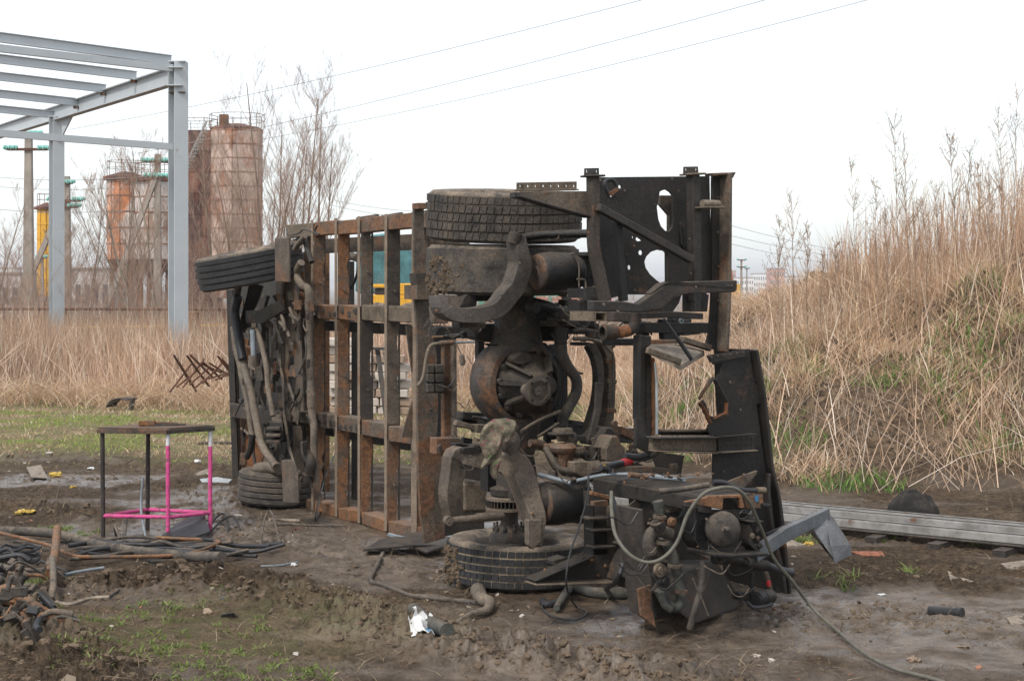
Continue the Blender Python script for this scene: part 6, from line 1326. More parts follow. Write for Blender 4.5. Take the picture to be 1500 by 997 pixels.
for px, py, s_ in [(880, 264, 1.215), (985, 262, 1.215), (1000, 330, 1.215), (870, 420, 1.215), (930, 425, 1.215), (960, 300, 1.215), (1052, 290, 1.262), (1052, 340, 1.262), (1053, 390, 1.262), (1052, 440, 1.262), (1070, 560, 1.507), (1085, 600, 1.507), (1095, 660, 1.507), (1075, 690, 1.507), (1110, 740, 1.507), (1060, 690, 1.507), (712, 672, .56), (690, 668, .56), (756, 700, .75), (768, 725, .8), (780, 752, .85), (640, 455, .7), (690, 462, .74), (735, 432, .76), (762, 385, .76), (952, 760, 1.66), (925, 780, 1.47), (928, 830, 1.47), (940, 870, 1.47), (1000, 716, 2.0), (960, 714, 1.8), (915, 706, 1.5), (1022, 800, 2.13), (1035, 760, 2.13), (1020, 740, 2.13), (626, 440, -1.1), (626, 520, -1.1), (632, 600, -1.1), (630, 720, -1.1), (636, 760, -1.1), (860, 300, 1.41), (862, 340, 1.41), (1008, 300, 1.39), (1010, 350, 1.39), (1012, 400, 1.39), (905, 456, 1.87), (885, 446, 1.87), (975, 432, 1.87), (1020, 420, 1.87)]:
    bolt(px, py, s_, rr.uniform(1.4, 2.3), mat=rr.choice(['frame', 'rusty', 'blackdust', 'arm']))
# ================================================================ things on and around the wreck
def lying(name, pts, r, mat, label, cat, n=8, lift=0., r1=None, k=5, group=None):
    q = [on(px, py, lift + r * .7 + (a[0] if a else 0)) for px, py, *a in pts]
    m = MB(); m.tube(smooth(q, k), r, n, True, r1); o = m.build(name, M[mat], None, origin=q[0]); return tag(o, label, cat, group)
# rag on the hub
def clothlump(name, outline, s_or_Y, th, mat, label, cat, seed, plane='s'):
    rnd = random.Random(seed); f = (lambda a, b: PS(a, b, s_or_Y))
    n = 16; m_ = 12; ctr = (sum(p[0] for p in outline) / len(outline), sum(p[1] for p in outline) / len(outline)); vs = []
    ol = []
    for i in range(n * 2):
        t = i / (n * 2) * len(outline); a = outline[int(t) % len(outline)]; b = outline[(int(t) + 1) % len(outline)]; u_ = t - int(t); ol.append((a[0] * (1 - u_) + b[0] * u_, a[1] * (1 - u_) + b[1] * u_))
    for side in (1, -1):
        for j in range(m_):
            k = j / (m_ - 1)
            for p in ol:
                x = ctr[0] + (p[0] - ctr[0]) * k; y = ctr[1] + (p[1] - ctr[1]) * k
                fold = (vnoise(np.array([x * .16 + y * .05]), np.array([y * .07]), seed)[0] - .5) * th * 1.4
                q = f(x, y) + U * side * (th * math.sqrt(max(0, 1 - k ** 2.4)) + fold * (1 - k ** 4)); vs.append(q)
    L_ = len(ol); fs = []
    for sd in (0, 1):
        o_ = sd * m_ * L_
        for j in range(m_ - 1):
            for i in range(L_): fs.append((o_ + j * L_ + i, o_ + j * L_ + (i + 1) % L_, o_ + (j + 1) * L_ + (i + 1) % L_, o_ + (j + 1) * L_ + i))
    mb = MB(); mb.add(vs, fs, True); o = mb.build(name, M[mat], None, origin=f(*ctr)); return tag(o, label, cat)
m_, nt_, b_, g_ = newmat('dirty_floral_rag'); pp = g_.outputs['Position']
c_ = mix(nt_, noise(nt_, pp, 14, 5, .7, .4, .6), (.22, .18, .125), (.07, .06, .04)); c_ = mix(nt_, noise(nt_, pp, 26, 2, .5, .60, .64), c_, (.20, .06, .07)); c_ = mix(nt_, noise(nt_, pp, 19, 2, .5, .62, .68), c_, (.09, .12, .05))
nt_.links.new(c_, b_.inputs['Base Color']); b_.inputs['Roughness'].default_value = .95; bump(nt_, b_, noise(nt_, pp, 50, 6, .7), .8, .02); M['rag'] = m_
clothlump('rag', ZE((395, 60), (420, 10), (470, -25), (540, -32), (590, -18), (615, 20), (560, 40), (520, 90), (510, 160), (505, 210), (480, 320), (462, 300), (450, 230), (400, 250), (425, 200), (395, 120)), .86, .05, 'rag', 'dirty patterned rag draped over the round hub drum of the wreck', 'rag', 4)
# angle grinder
gr = thing('angle_grinder', PS(*ZK((520, 800))[0], 1.25), 'black and red angle grinder lying on top of the engine mount beam', 'grinder')
hose('body', ZK((545, 770), (620, 750), (690, 738)), [1.35, 1.3, 1.25], 5.5, 'hose', gr, 12); hose('red_housing', ZK((685, 740), (740, 722), (790, 712)), [1.25, 1.2, 1.18], 6.2, 'red', gr, 12); hose('nose', ZK((500, 775), (560, 790), (575, 820)), 1.36, 5, 'hose', gr, 10); hose('handle', ZK((785, 735), (850, 705), (950, 680), (1040, 620), (1125, 548)), [1.2, 1.2, 1.2, 1.25, 1.3], 3.8, 'hosedust', gr, 10)
plate('yellow_label', ZK((522, 748), (548, 744), (549, 758), (524, 762)), 1.42, .004, 'yellowp', par=gr)
# power cord of the grinder, hanging to the ground
def mixed(name, pts, r, mat, label, cat, n=6):
    q = [(PS(a, b, s_) if s_ is not None else on(a, b, r + .012)) for a, b, s_ in pts]; m = MB(); m.tube(smooth(q, 5), r, n); o = m.build(name, M[mat], None, origin=q[0]); return tag(o, label, cat)
zf = lambda x, y: ZF((x, y))[0]
mixed('electric_cable', [(*zf(345, 225), 1.3), (*zf(300, 228), 1.35), (*zf(265, 245), 1.4), (*zf(262, 330), 1.42), (*zf(225, 470), 1.42), (*zf(175, 620), 1.45), (*zf(160, 760), 1.45), (*zf(200, 870), None), (*zf(255, 905), None), (*zf(200, 940), None), (*zf(90, 920), None), (*zf(45, 880), None), (*zf(60, 855), None)], .006, 'cable', 'thin black cord hanging from the grinder down to the mud', 'cord')
mixed('black_hose', [(*zf(368, 330), 1.5), (*zf(400, 420), 1.55), (*zf(435, 520), 1.6), (*zf(432, 640), 1.55), (*zf(395, 740), 1.5), (*zf(335, 802), None), (*zf(310, 808), None)], .016, 'hose', 'black hose looping down beside the bracket tower of the wreck', 'hose')
mixed('grey_green_hose', [(*zf(372, 322), 1.7), (*zf(372, 400), 1.8), (*zf(390, 520), 1.95), (*zf(450, 610), 2.05), (*zf(530, 652), 2.1), (*zf(610, 635), 2.15), (*zf(680, 560), 2.18), (*zf(730, 430), 2.2), (*zf(800, 335), 2.25), (*zf(880, 303), 2.3), (*zf(960, 308), 2.3), (*zf(1020, 370), 2.28), (*zf(1080, 500), 2.2), (*zf(1140, 640), 2.15), (*zf(1222, 740), 2.12), (1190, 890, 2.1), (1225, 928, None), (1265, 962, None), (1310, 985, None), (1370, 1003, None), (1450, 1030, None)], .0105, 'greyhose', 'long grey green hose draped over the rear mount and running to the bottom right', 'hose', 8)
# torn insulated hoses on the mud
lying('insulated_hose', [(940, 874), (905, 876), (870, 874), (838, 868), (826, 880), (815, 898)], .045, 'green_wrap', 'torn green wrapped pipe lying left of the engine corner of the wreck', 'pipe', 12, r1=.02)
lying('insulated_hose', [(700, 872), (706, 884), (718, 890), (712, 902), (690, 908), (668, 920)], .05, 'pipe', 'short bent brown insulated pipe with a torn silvery end in front of the tyre', 'pipe', 12, r1=.012)
lying('rope', [(561, 812), (553, 832), (543, 852), (560, 858), (585, 868), (602, 875), (640, 878), (672, 882), (698, 886)], .016, 'hosedust', 'muddy rope or old hose trailing from the ladder frame towards the bent pipe', 'hose', 8)
lying('rope', [(602, 874), (640, 874), (662, 880), (690, 884)], .012, 'hosedust', 'thinner muddy hose lying against the longer one', 'hose', 8)
hp = lying('pipe_piece', [(606, 900), (628, 912), (655, 932)], .042, 'green_wrap', 'grey green pipe offcut beside the white and blue wrapper', 'pipe', 14)
hp = lying('pipe_piece', [(1362, 898), (1385, 902), (1410, 903)], .032, 'hose', 'short dark pipe offcut alone on the mud at the right', 'pipe', 14)
lying('hose_end', [(795, 885), (802, 890), (818, 886)], .026, 'hose', 'curled black hose end beside the torn green pipe', 'hose', 10)
lying('thin_wire', [(496, 820), (500, 833), (512, 840), (530, 843)], .007, 'pipe', 'thin grey wire curl on the mud left of the rope', 'wire', 6)
def sheet(name, pts, mat, label, cat, lift=.0, th=.008, tilt=None, seed=0, group=None):
    """flat crumpled offcut on the ground, outline given on the photo"""
    rnd = random.Random(seed); q = [on(a, b, lift + rnd.uniform(0, .02)) for a, b in pts]; c = sum(q, V((0, 0, 0))) / len(q)
    if tilt: q = [p + V((0, 0, t_)) for p, t_ in zip(q, tilt)]; c = sum(q, V((0, 0, 0))) / len(q)
    m = MB(); n = len(q); vs = q + [c + V((0, 0, rnd.uniform(.0, .015)))]; vs += [v - V((0, 0, th)) for v in vs]
    fs = [(i, (i + 1) % n, n) for i in range(n)] + [((i + 1) % n + n + 1, i + n + 1, 2 * n + 1) for i in range(n)] + [(i + n + 1, (i + 1) % n + n + 1, (i + 1) % n, i) for i in range(n)]
    m.add(vs, fs); o = m.build(name, M[mat], None, origin=c); return tag(o, label, cat, group)
sheet('rubber_mat', [(532, 810), (556, 802), (600, 797), (652, 788), (655, 812), (605, 815)], 'blackdust', 'dark rubber mat under the corner of the ladder frame', 'mat', .02, .012, (.0, .03, .06, .07, .04, .05)); sheet('rubber_mat', [(605, 812), (650, 790), (660, 812), (625, 818)], 'darktube', 'second smaller dark mat next to the big tyre', 'mat', .015, .012, (.03, .07, .05, .03))
lying('steel_strip', [(570, 796), (600, 803), (640, 803), (662, 800)], .016, 'alu', 'bluish metal strip lying on the rubber mat by the ladder frame', 'metal strip', 6, lift=.06)
# wrapper
m = MB(); c0 = on(622, 918, .02); rr = random.Random(8)
nx_, ny_ = 9, 8; vs = []; e0_, e1_ = on(604, 930), on(637, 930)
for j in range(ny_):
    for i in range(nx_):
        q = e0_.lerp(e1_, i / 8 + rr.uniform(-.03, .03)) + V((.0, .36 * j / 7 + rr.uniform(-.008, .008), 0)) + V((rr.uniform(-.006, .006) - .015 * (j % 3), 0, 0)); q.z = hz(q.x, q.y) + .012 + rr.uniform(0, .02) + .03 * (j / 7) * (1 - abs(i / 4 - 1) * .7)
        vs.append(q)
m.add(vs, [(j * nx_ + i, j * nx_ + i + 1, (j + 1) * nx_ + i + 1, (j + 1) * nx_ + i) for j in range(ny_ - 1) for i in range(nx_ - 1)])
o = m.build('wrapper', M['white'], None, fix=False, origin=c0); sm_ = o.modifiers.new('thickness', 'SOLIDIFY'); sm_.thickness = .002; tag(o, 'crumpled white plastic wrapper with a blue edge in the centre foreground', 'wrapper')
m = MB(); m.add([vs[j * nx_ + i] + V((0, 0, .004)) for j in range(5) for i in (6, 7, 8)], [(j * 3 + i, j * 3 + i + 1, j * 3 + i + 4, j * 3 + i + 3) for j in range(4) for i in range(2)]); m.build('blue_print', M['blue'], o, fix=False)
# ---- table with pink legs
tb = thing('work_table', G(232, 772), 'small steel work table, two legs pink and two bare dark, pink lower rails', 'table')
TZ = 1.0
def tp(px, py, z): Y = (EYE - z) * F / (py - HORIZON); return P(px, py, Y)
# legs: feet on the ground and heads under the top
legs = [((151, 780), (150, 629), 'darktube'), ((216, 770), (217, 629), 'darktube'), ((246, 781), (246, 633), 'pink'), ((307, 773), (308, 628), 'pink')]
feet = {0: (151, 783), 1: (216, 773), 2: (246, 783), 3: (307, 770)}
# solve a square plan from the feet
base = [G(151, 783), G(216, 773), G(246, 785), G(308, 778)]
zt_ = EYE - (629 - HORIZON) / F * base[0].y
heads = []
for i, (b0, (f_, h_, mt)) in enumerate(zip(base, legs)):
    hd = P(h_[0], 630, b0.y); heads.append(V((hd.x, b0.y, zt_)))
    m = MB(); zb = hz(b0.x, b0.y) - .02
    m.tube([(b0.x, b0.y, zb), (hd.x, b0.y, zt_ - .0)], .0165 if mt == 'pink' else .018, 14)
    lg = m.build('leg', M[mt], tb)
    lg['label'] = 'pink painted leg with chipped white top' if mt == 'pink' else 'bare dark metal leg'
    if mt == 'pink':
        m = MB(); m.tube([(hd.x, b0.y, zt_ - .15 + .03 * (i == 2)), (hd.x, b0.y, zt_)], .0172, 14); m.build('chipped_paint', M['whitechip'], lg)
fl_, bl_, fr_, br_ = heads; 
def rail(a, b, z, r=.016, mat='pink'):
    m = MB(); m.tube([V((a.x, a.y, z)), V((b.x, b.y, z))], r, 12); m.build('lower_rail', M[mat], tb)
zr = EYE - (755 - HORIZON) / F * base[0].y
for a, b in ((0, 2), (2, 3), (3, 1), (1, 0)): rail(base[a], base[b], zr)
lp = [V((fl_.x - .03, fl_.y - .03, 0)), V((fr_.x, fr_.y - .03, 0)), V((br_.x + .03, br_.y + .01, 0)), V((bl_.x, bl_.y + .04, 0))]
m = MB(); m.prism([[p + V((0, 0, zt_ + .012)) for p in lp]], (0, 0, .008)); m.build('table_top', M['tabletop'], tb)
for a, b in ((0, 1), (1, 2), (2, 3), (3, 0)):
    m = MB(); m.beam(lp[a] + V((0, 0, zt_ - .008)), lp[b] + V((0, 0, zt_ - .008)), .03, .034); m.build('top_frame', M['darktube' if a else 'tabletop'], tb, .003)
tzz = zt_ + .0205
def ttp(px, py, dz=0): Y = (EYE - tzz) * F / (py - HORIZON); return P(px, py, Y) + V((0, 0, dz))
hm_ = thing('sledge_hammer', ttp(212, 622), 'rusty short sledge hammer lying on the work table', 'hammer')
q = ttp(215, 623.5, .022); m = MB(); m.beam(q + V((-.065, .0, 0)), q + V((.065, .01, 0)), .042, .042); m.build('head', M['rusty'], hm_, .006)
m = MB(); m.tube([q + V((.05, .02, .004)), q + V((.24, .06, -.006))], .010, 10); m.build('handle', M['rusty'], hm_)
m = MB(); q = ttp(240, 623.5, .010); m.beam(q + V((-.10, .0, 0)), q + V((.17, .03, 0)), .018, .012); o = m.build('chisel', M['darktube'], None, .003, origin=q); tag(o, 'thin dark chisel lying beside the hammer on the work table', 'chisel')
mixed_t = smooth([P(217, 745, 14.2) if False else V((base[1].x + .03, base[1].y - .3, .45)), V((base[1].x + .02, base[1].y - .32, .2)), on(214, 793, .02)]); m = MB(); m.tube(mixed_t, .010, 8); o = m.build('thin_tube', M['alu'], None, origin=mixed_t[-1]); tag(o, 'thin pale tube standing against the rear dark table leg', 'tube')
# ---- hoses and pipes heap in the left foreground
lying('thick_hose', [(2, 790), (40, 791), (85, 796), (125, 806), (160, 815), (200, 821), (240, 825), (290, 830), (325, 845)], .036, 'hosedust', 'thick black hose running from the left edge across the hose heap, open end at right', 'hose', 12, lift=.045)
lying('rusty_pipe', [(0, 793), (40, 803), (75, 814), (105, 827), (132, 830), (200, 829), (260, 827), (306, 823)], .014, 'rusty', 'long thin rusty bent pipe lying on the hose heap', 'pipe', 8, lift=.06)
lying('rusty_pipe', [(230, 802), (270, 804), (300, 806), (322, 809), (298, 820), (278, 826)], .013, 'rusty', 'short rusty pipe bent back on itself at the right of the hose heap', 'pipe', 8, lift=.07)
rr = random.Random(31)
hl = ['upper black hose of the loose bundle', 'second black hose of the loose bundle', 'black hose crossing the middle of the bundle', 'thin black hose along the front of the bundle', 'black hose curling round the left end of the bundle', 'long black hose reaching the right tip of the bundle', 'black hose under the rusty pipe', 'dusty hose lowest in the bundle', 'pale striped hose in front of the bundle']
for k in range(9):
    y0 = 803 + k * 3.4; x0 = 100 + rr.uniform(0, 20); x1 = rr.uniform(330, 418); pts = []
    for j in range(7):
        f_ = j / 6; pts.append((x0 + (x1 - x0) * f_, y0 + (815 - y0) * f_ * .6 + rr.uniform(-3, 3) - 5 * math.sin(f_ * 3.1), .02 + .05 * rr.random()))
    if k in (4, 5): pts = pts + [(x1 - 15, 822, .04), (x1 - 80, 826, .02), (x0 + 100, 828, .02)]
    lying('black_hose', pts, .012 + .004 * rr.random(), 'hose' if k % 4 else 'hosedust', hl[k], 'hose', 8, group='loose bundle of black hoses by the work table')
lying('black_hose', [(170, 785), (168, 793, .12), (176, 800, .05)], .012, 'hosedust', 'hose end curling up behind the heap below the table', 'hose'); lying('black_hose', [(181, 800), (185, 780, .14), (187, 775, .13), (184, 790, .1), (182, 800)], .012, 'hosedust', 'thin upright hose loop left of the dark table leg', 'hose')
lying('thin_cable', [(380, 808), (388, 790, .14), (398, 786, .16), (410, 800, .03)], .008, 'hosedust', 'thin arched cable standing up at the right tip of the hose heap', 'cable')
lying('flat_hose', [(20, 795), (110, 795), (200, 795), (262, 788)], .012, 'hosedust', 'straight black hose running behind the heap under the table', 'hose')
sheet('rubber_flap', [(236, 790), (262, 782), (285, 775), (300, 776), (308, 786), (285, 790)], 'hose', 'black curved rubber flap by the near pink table leg', 'rubber', .02, .02, (.0, .06, .09, .09, .03, .0))
lying('thin_cable', [(303, 776), (318, 768, .07), (330, 770, .08), (334, 780)], .008, 'cable', 'small black cable arch beside the rubber flap, nearer arch', 'cable'); lying('thin_cable', [(305, 784), (325, 776, .07), (342, 772, .09), (352, 779)], .008, 'cable', 'longer black cable arch beside the rubber flap', 'cable')
lying('loose_cable', [(0, 826), (20, 820), (45, 818), (60, 822), (80, 830), (100, 838)], .007, 'cable', 'thin black cable near the left edge above the scrap pile', 'cable'); lying('striped_rod', [(95, 843), (120, 838), (152, 833)], .012, 'alu', 'short light striped rod at the front of the hose heap', 'rod')
lying('loose_cable', [(86, 838), (97, 848), (120, 848), (150, 847)], .009, 'hosedust', 'black cable end just below the striped rod', 'cable'); lying('flat_strip', [(125, 861), (150, 861), (174, 862)], .009, 'hosedust', 'dark flat strip on the mud left of centre', 'strip')
lying('flat_strip', [(382, 830), (410, 828), (436, 824)], .008, 'alu', 'thin dark strip right of the hose heap', 'strip'); lying('pale_board', [(78, 880), (100, 876), (128, 880), (160, 878)], .016, 'wood', 'pale torn board strip behind the scrap pile', 'board', 5)
# ---- scrap pile at the left edge
sp_c = on(30, 905)
def scrap(name, pts, r, mat, label, cat, n=8): return lying(name, pts, r, mat, label, cat, n)
q = on(0, 908); lying('rusty_tube', [(-30, 897, .05), (10, 905, .05), (60, 916, .04), (108, 926, .02)], .038, 'rusty', 'long rusty brown tube lying in front of the scrap pile', 'tube', 14)
lying('rusty_tube', [(-20, 895, .1), (15, 902, .09), (42, 910, .07)], .022, 'rusty', 'thin rusty tube behind the long brown tube at the left edge', 'tube', 12)
lying('rusty_tube', [(72, 854, .05), (80, 842, .12), (84, 822, .22)], .03, 'rusty', 'short upright rusty tube with an open top above the scrap pile', 'tube', 14)
lying('grey_hose', [(70, 850, .08), (76, 846, .12), (78, 860, .08), (75, 885, .02)], .022, 'pipe', 'grey pipe bent over like a hook right of the upright rusty tube', 'pipe', 12)
def coil(px, py, r, n, tube, mat, label, lift=.1, sq=.55):
    c = on(px, py, lift); pts = []; rnd = random.Random(int(px))
    for i in range(n * 14):
        a = 2 * math.pi * i / 14; rr_ = r * (1 + rnd.uniform(-.1, .1)); pts.append(c + V((rr_ * math.cos(a), rr_ * math.sin(a) * 1.1, .012 * i / 14 * 2 + rnd.uniform(-.012, .012))))
    m = MB(); m.tube(smooth(pts, 2), tube, 7); o = m.build('cable_coil', M[mat], None, origin=c); return tag(o, label, 'cable coil')
coil(28, 850, .13, 5, .009, 'hose', 'coil of black cable lying on top of the scrap pile', .12)
m = MB(); c = on(32, 897, .05); m.lathe(c, (0, 0, 1), [(.0, 0), (.055, 0), (.06, .01), (.06, .07), (.055, .075), (.04, .08), (0, .08)], 24); o = m.build('black_pot', M['airbag'], None, origin=c); tag(o, 'round black rubber pot in the middle of the scrap pile', 'rubber part')
sc_t = thing('scrap_pile', sp_c, 'tangled pile of muddy pipes, hoses and metal parts at the left edge', 'scrap pile')
for k in range(100):
    px = rr.triangular(-35, 100, 10); top = 850 + max(0, (px - 20)) * .6; py = rr.uniform(top, 915); h_ = .02 + max(0, .30 - abs(px - 10) / 300) * rr.random()
    q0 = on(px, min(925, py + 14)); q0 = q0 + V((0, 0, h_)); d_ = V((rr.gauss(0, 1), rr.gauss(0, .5), rr.gauss(0, .45))).normalized(); L_ = rr.uniform(.06, .26)
    m = MB(); mt = rr.choice(['hosedust', 'blackdust', 'frame', 'rusty', 'hose', 'arm', 'hosedust'])
    if rr.random() < .7: m.tube(smooth([q0, q0 + d_ * L_ * .5 + V((rr.gauss(0, .03), 0, rr.gauss(0, .03))), q0 + d_ * L_ + V((0, 0, -.03))], 4), rr.uniform(.006, .022), 8); m.build('pipe', M[mt], sc_t)
    else: m.beam(q0, q0 + d_ * L_ * .6, rr.uniform(.02, .06), rr.uniform(.01, .04), (rr.random(), rr.random(), .2)); m.build('metal_piece', M[mt], sc_t, .003)
# ---- rusty reinforcement lattice standing in front of the reeds
lt = thing('rusty_lattice', G(300, 590), 'rusty welded bar lattice tilted in front of the reeds, left of the wreck', 'lattice')
rr = random.Random(77)
for k in range(9):
    x0 = 252 + k * 9.5; m = MB(); Yl = 25.5; a = P(x0, 556 + rr.uniform(-4, 14) - k * 2, Yl); b = P(x0 + 32 + rr.uniform(-8, 6), 580 - k * 3 + rr.uniform(-25, 8), Yl + .4); a2 = P(x0 + rr.uniform(-4, 4), 522 + rr.uniform(-4, 10), Yl) ; m.beam(a2, b, .035, .02); m.build('bar', M['rebar'], lt)
    m = MB(); m.beam(P(x0 - 3, 574 - k * 2.5 + rr.uniform(-5, 5), Yl + .05), P(x0 + 28, 530 + rr.uniform(-8, 12) + k, Yl + .3), .03, .02); m.build('bar', M['rebar'], lt)
# ---- plastic piece, bits of litter
fp = thing('fender_piece', G(175, 601), 'grey black plastic wheel arch piece lying upright on the far grass', 'plastic part')
m = MB(); pts = []; c = G(176, 600); 
for i in range(9):
    a = math.radians(10 + i * 14); pts.append(c + V((-.20 * math.cos(a) + .05, 0, .02 + .17 * math.sin(a))))
pts.append(c + V((.20, 0, .17))); m.sweep(pts, .02, .3, (0.3, 1, 0)); m.build('arch', M['hosedust'], fp); m = MB(); m.beam(c + V((.17, 0, .0)), c + V((.20, 0, .19)), .25, .03, (0, 1, 0)); m.build('side', M['hosedust'], fp)
sheet('cardboard', [(39, 690), (60, 690), (70, 704), (46, 704)], 'wood', 'flat grey cardboard piece on the mud at the left', 'cardboard', .03)
for i, (x, y, w_, h_, mt, lab) in enumerate([(78, 697, 14, 7, 'yellowp', 'crumpled yellow and grey bag beside the grey cardboard'), (107, 714, 6, 4, 'yellowp', 'tiny yellow scrap below the crumpled yellow bag'), (38, 751, 17, 5, 'yellowp', 'yellow and dark wrapper on the mud near the left edge'), (134, 686, 7, 2.5, 'white', 'small white plastic scrap behind the table'), (72, 664, 6, 2, 'white', 'white scrap on the grass left of the table'), (368, 848, 26, 8, 'orangep', 'broken orange brick pieces in the mud right of the thick hose'),
    (432, 827, 7, 4, 'white', 'small white tube cap on the mud below the ladder frame'), (288, 678, 7, 5, 'white', 'white plastic piece right of the table'), (1292, 871, 8, 2, 'white', 'small pale stone on the mud at the right'), (1175, 771, 4, 3, 'white', 'small white scrap at the foot of the bank'), (1184, 798, 12, 6, 'yellowp', 'yellow brown lump of foam on the mud behind the grey bracket'), (1130, 968, 9, 5, 'brickpale', 'pale stone in the mud bottom right'), (1110, 961, 7, 4, 'brickpale', 'pale stone in the mud near the bottom centre right'), (1340, 968, 12, 7, 'brickbrown', 'dried leaf like lump near the bottom right'),
    (440, 826, 5, 3, 'blue', 'little blue scrap near the mud below the frame'), (920, 902, 7, 2, 'teal', 'small teal scrap in front of the engine corner'), (980, 878, 5, 3, 'yellowp', 'little yellow scrap on the mud'), (200, 690, 24, 4, 'brickpale', 'pale stones lying behind the table')][:14]):
    c = on(x, y); k = c.y / F; m = MB()
    for j in range(4): m.ball(c + V((rr.uniform(-.5, .5) * w_ * k, rr.uniform(-.5, .5) * w_ * k, h_ * k * .3)), w_ * k * .42, w_ * k * .4, h_ * k * .5, i * 7 + j, .45, 8, 6)
    mt_ = mt
    o = m.build('litter' if mt in ('white', 'yellowp', 'blue') else 'stone', M[mt], None, origin=c); tag(o, lab, 'litter' if mt in ('white', 'yellowp', 'blue') else 'stone')
lying('plastic_pipe', [(290, 651), (320, 650), (340, 650)], .02, 'hosedust', 'dark pipe piece on the grass left of the wreck front', 'pipe')
sheet('metal_strip', [(292, 702), (318, 701), (340, 702), (335, 707), (296, 707)], 'lightmetal', 'pale perforated metal strip left of the low front tyre', 'metal strip'); sheet('board_scrap', [(286, 695), (305, 690), (307, 693), (290, 697)], 'wood', 'pale board scrap behind the far pink table leg', 'board')
sheet('board_scrap', [(918, 806), (1010, 808), (1000, 816), (940, 814)] if False else [(1246, 810), (1292, 811), (1296, 816), (1262, 815)], 'orangep', 'reddish board scrap right of the grey bracket', 'board'); sheet('board_scrap', [(1140, 796), (1160, 793), (1180, 799), (1150, 801)], 'wood', 'pale flat board scrap left of the foam lump', 'board')
sheet('board_scrap', [(1466, 828), (1500, 824), (1505, 832), (1475, 833)], 'wood', 'pale flat board at the right edge of the mud', 'board'); sheet('board_scrap', [(1474, 908), (1500, 902), (1506, 914), (1482, 916)], 'wood', 'brown board corner at the right edge, nearest one', 'board'); sheet('board_scrap', [(1388, 845), (1424, 846), (1426, 849), (1392, 848)], 'wood', 'thin grey slat on the mud at the right', 'board')
lying('twig', [(640, 838), (655, 834), (672, 833)], .012, 'wood', 'grey stick half buried left of the tyre', 'stick'); lying('twig', [(395, 762), (415, 763), (440, 764)], .014, 'wood', 'pale stick below the front of the ladder frame', 'stick'); lying('cable_scrap', [(402, 765), (430, 769), (470, 771), (505, 771)], .010, 'hosedust', 'dark hose lying along the ladder frame foot', 'hose')
lying('cable_scrap', [(470, 750), (462, 765, .03), (476, 732, .2), (492, 715, .35)], .008, 'cable', 'thin blackened hose rising in front of the ladder frame', 'hose')
for i, pts in enumerate([[(1095, 812), (1130, 826), (1140, 838)], [(1090, 878), (1112, 893), (1130, 905), (1138, 913)]]): lying('cable_scrap', pts, .010, 'hosedust', ['short dark hose right of the engine corner', 'hose end hanging to the mud under the canister'][i], 'hose')
# ---- metal profiles lying at the foot of the bank
A0 = on(1115, 767); A1 = on(1560, 812)
pr = [(-.15, 'rail', 'far light metal profile of the bundle at the foot of the bank'), (.0, 'rail', 'middle metal channel of the bundle at the foot of the bank'), (.15, 'rail', 'near metal channel of the bundle at the foot of the bank')]
dA = (A1 - A0).normalized(); dN = V((dA.y, -dA.x, 0))
for k, (o_, mt, lab) in enumerate(pr):
    t = thing('metal_profile', A0 + dN * o_, lab, 'metal profile', 'long metal profiles at the foot of the bank'); zb = .06 + (.04 if k < 2 else 0)
    a = A0 + dN * o_ + dA * (-2.2 + .3 * k) + V((0, 0, zb)); b = A1 + dN * o_ + V((0, 0, zb)) + dA * .6; a.z = zb + .02; b.z = zb + .03
    m = MB(); m.beam(a - V((0, 0, .025)), b - V((0, 0, .025)), .11, .012, dN); m.build('web', M['raildark'], t, .002)
    for s_ in (-1, 1):
        m = MB(); m.beam(a + dN * s_ * .056 + V((0, 0, .02)), b + dN * s_ * .056 + V((0, 0, .02)), .01, .055, dN); m.build('flange', M[mt], t, .002)
        m = MB(); m.beam(a + dN * s_ * .047 + V((0, 0, .05)), b + dN * s_ * .047 + V((0, 0, .05)), .018, .006, dN); m.build('lip', M[mt], t)
for k in range(5):
    c = A0.lerp(A1, (k + .3) / 5) ; m = MB(); m.beam(V((c.x, c.y, 0)) - dN * .3, V((c.x, c.y, 0)) + dN * .38, .10, .09, dA); o = m.build('timber_block', M['darktube'], None, origin=(c.x, c.y, 0)); tag(o, ['leftmost', 'second', 'third', 'fourth', 'rightmost'][k] + ' dark timber block under the metal profiles, counted from the left', 'timber block', 'timber blocks under the metal profiles')
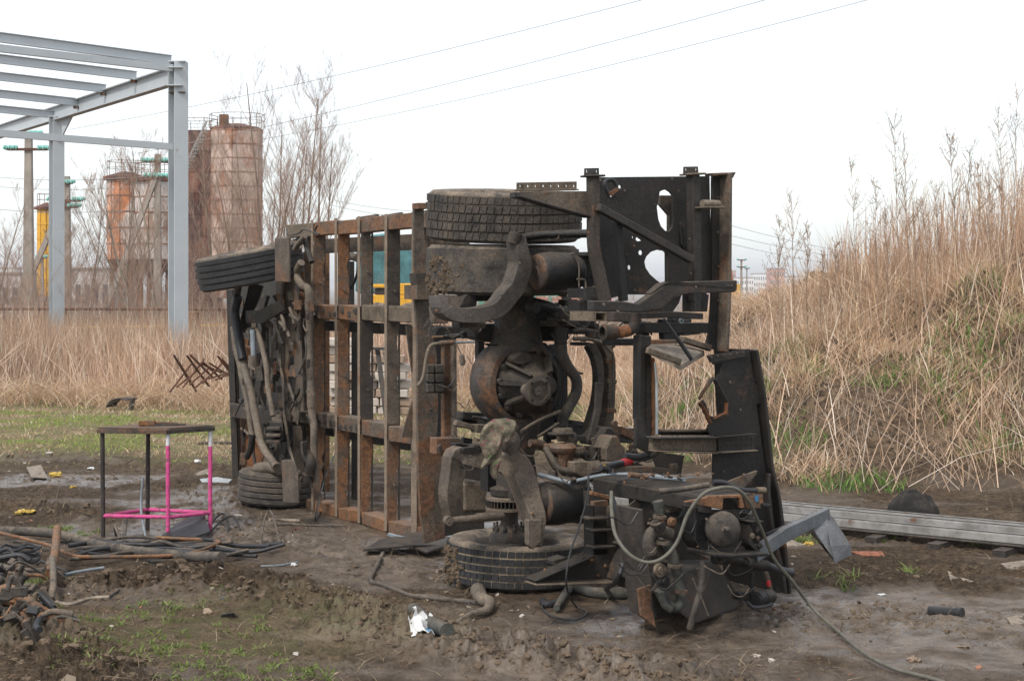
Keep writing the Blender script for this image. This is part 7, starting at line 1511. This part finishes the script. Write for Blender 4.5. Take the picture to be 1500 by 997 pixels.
# black jacket lying on the profiles
def heap(name, px0, px1, ytop, ybase, mat, label, cat, seed, dep=.3, z0=.1):
    a, b = G(px0, ybase), G(px1, ybase); w_ = (b - a).length / 2; c = (a + b) / 2; hh = (ybase - ytop) / F * c.y; vs = []; n = 44; m_ = 22
    for j in range(m_):
        k = j / (m_ - 1)
        for i in range(n):
            t = 2 * math.pi * i / n; r_ = k; x = w_ * r_ * math.cos(t); y = dep * r_ * math.sin(t)
            nz_ = vnoise(np.array([x * 9 + y * 4 + seed]), np.array([y * 7 - x * 2.]), seed)[0]; fine = vnoise(np.array([x * 26 + y * 9]), np.array([y * 14.]), seed + 2)[0]
            rg = 1 - abs(2 * vnoise(np.array([x * 13 + y * 5 + seed]), np.array([y * 16 - x * 4.]), seed + 5)[0] - 1); fl = fbm(np.array([x * 7 + seed + .3 * nz_]), np.array([y * 9 + .5 * nz_]), 4, seed, .6, True)[0]; z = hh * (max(0, 1 - k ** 2.4) ** .5) * (.55 + .3 * nz_ - .25 * math.cos(t) * k) + hh * .75 * (fl - .55) * (1 - k ** 6); z = min(z, hh * (.78 + .2 * nz_)); vs.append(c + V((x, y, z0 + max(z, -.02))))
    m = MB(); m.add(vs, [(j * n + i, j * n + (i + 1) % n, (j + 1) * n + (i + 1) % n, (j + 1) * n + i) for j in range(m_ - 1) for i in range(n)], True); m.add([v - V((0, 0, .03)) for v in vs[-n:]], [tuple(range(n))])
    o = m.build(name, M[mat], None, origin=c); return tag(o, label, cat)
heap('jacket', 1300, 1376, 732, 768, 'cloth', 'crumpled black jacket lying on the metal profiles', 'jacket', 5, .2, .1)
heap('dirt_heap', 1330, 1420, 776, 790, 'mudclod', 'small heap of earth against the near metal profile', 'earth', 8, .22, .0)
# grey bent bracket leaning on the engine corner
gb = thing('bent_bracket', PS(*ZF((1050, 600))[0], 1.9), 'blue grey steel bracket with folded triangular end sticking out right of the wreck', 'bracket')
bq = [PS(1105, 812, 1.95), PS(1150, 782, 1.75), PS(1212, 752, 1.5)]
m = MB(); m.sweep(bq, [.085, .085, .075], .05, U); m.build('arm', M['greyside'], gb, .003)
m = MB(); m.beam(PS(1122, 783, 1.8), PS(1200, 750, 1.4), .02, .02); m.build('back_rod', M['hose'], gb)
e0 = bq[-1]; 
def gpoly(name, pts, mat, off): m = MB(); m.prism([[PS(a, b, s_) for a, b, s_ in pts]], off); m.build(name, M[mat], gb)
gpoly('web', [(1186, 768, 1.58), (1210, 753, 1.52), (1222, 818, 1.75)], 'greyside', -U * .01); gpoly('end_plate', [(1210, 752, 1.50), (1220, 756, 1.48), (1246, 798, 1.55), (1218, 800, 1.72)], 'greyside', -U * .008)
gpoly('fold', [(1216, 799, 1.73), (1245, 796, 1.55), (1247, 812, 1.56), (1222, 824, 1.76)], 'greyside', U * .006); gpoly('inner_face', [(1180, 770, 1.4), (1212, 755, 1.42), (1222, 820, 1.6)], 'black', -U * .01)
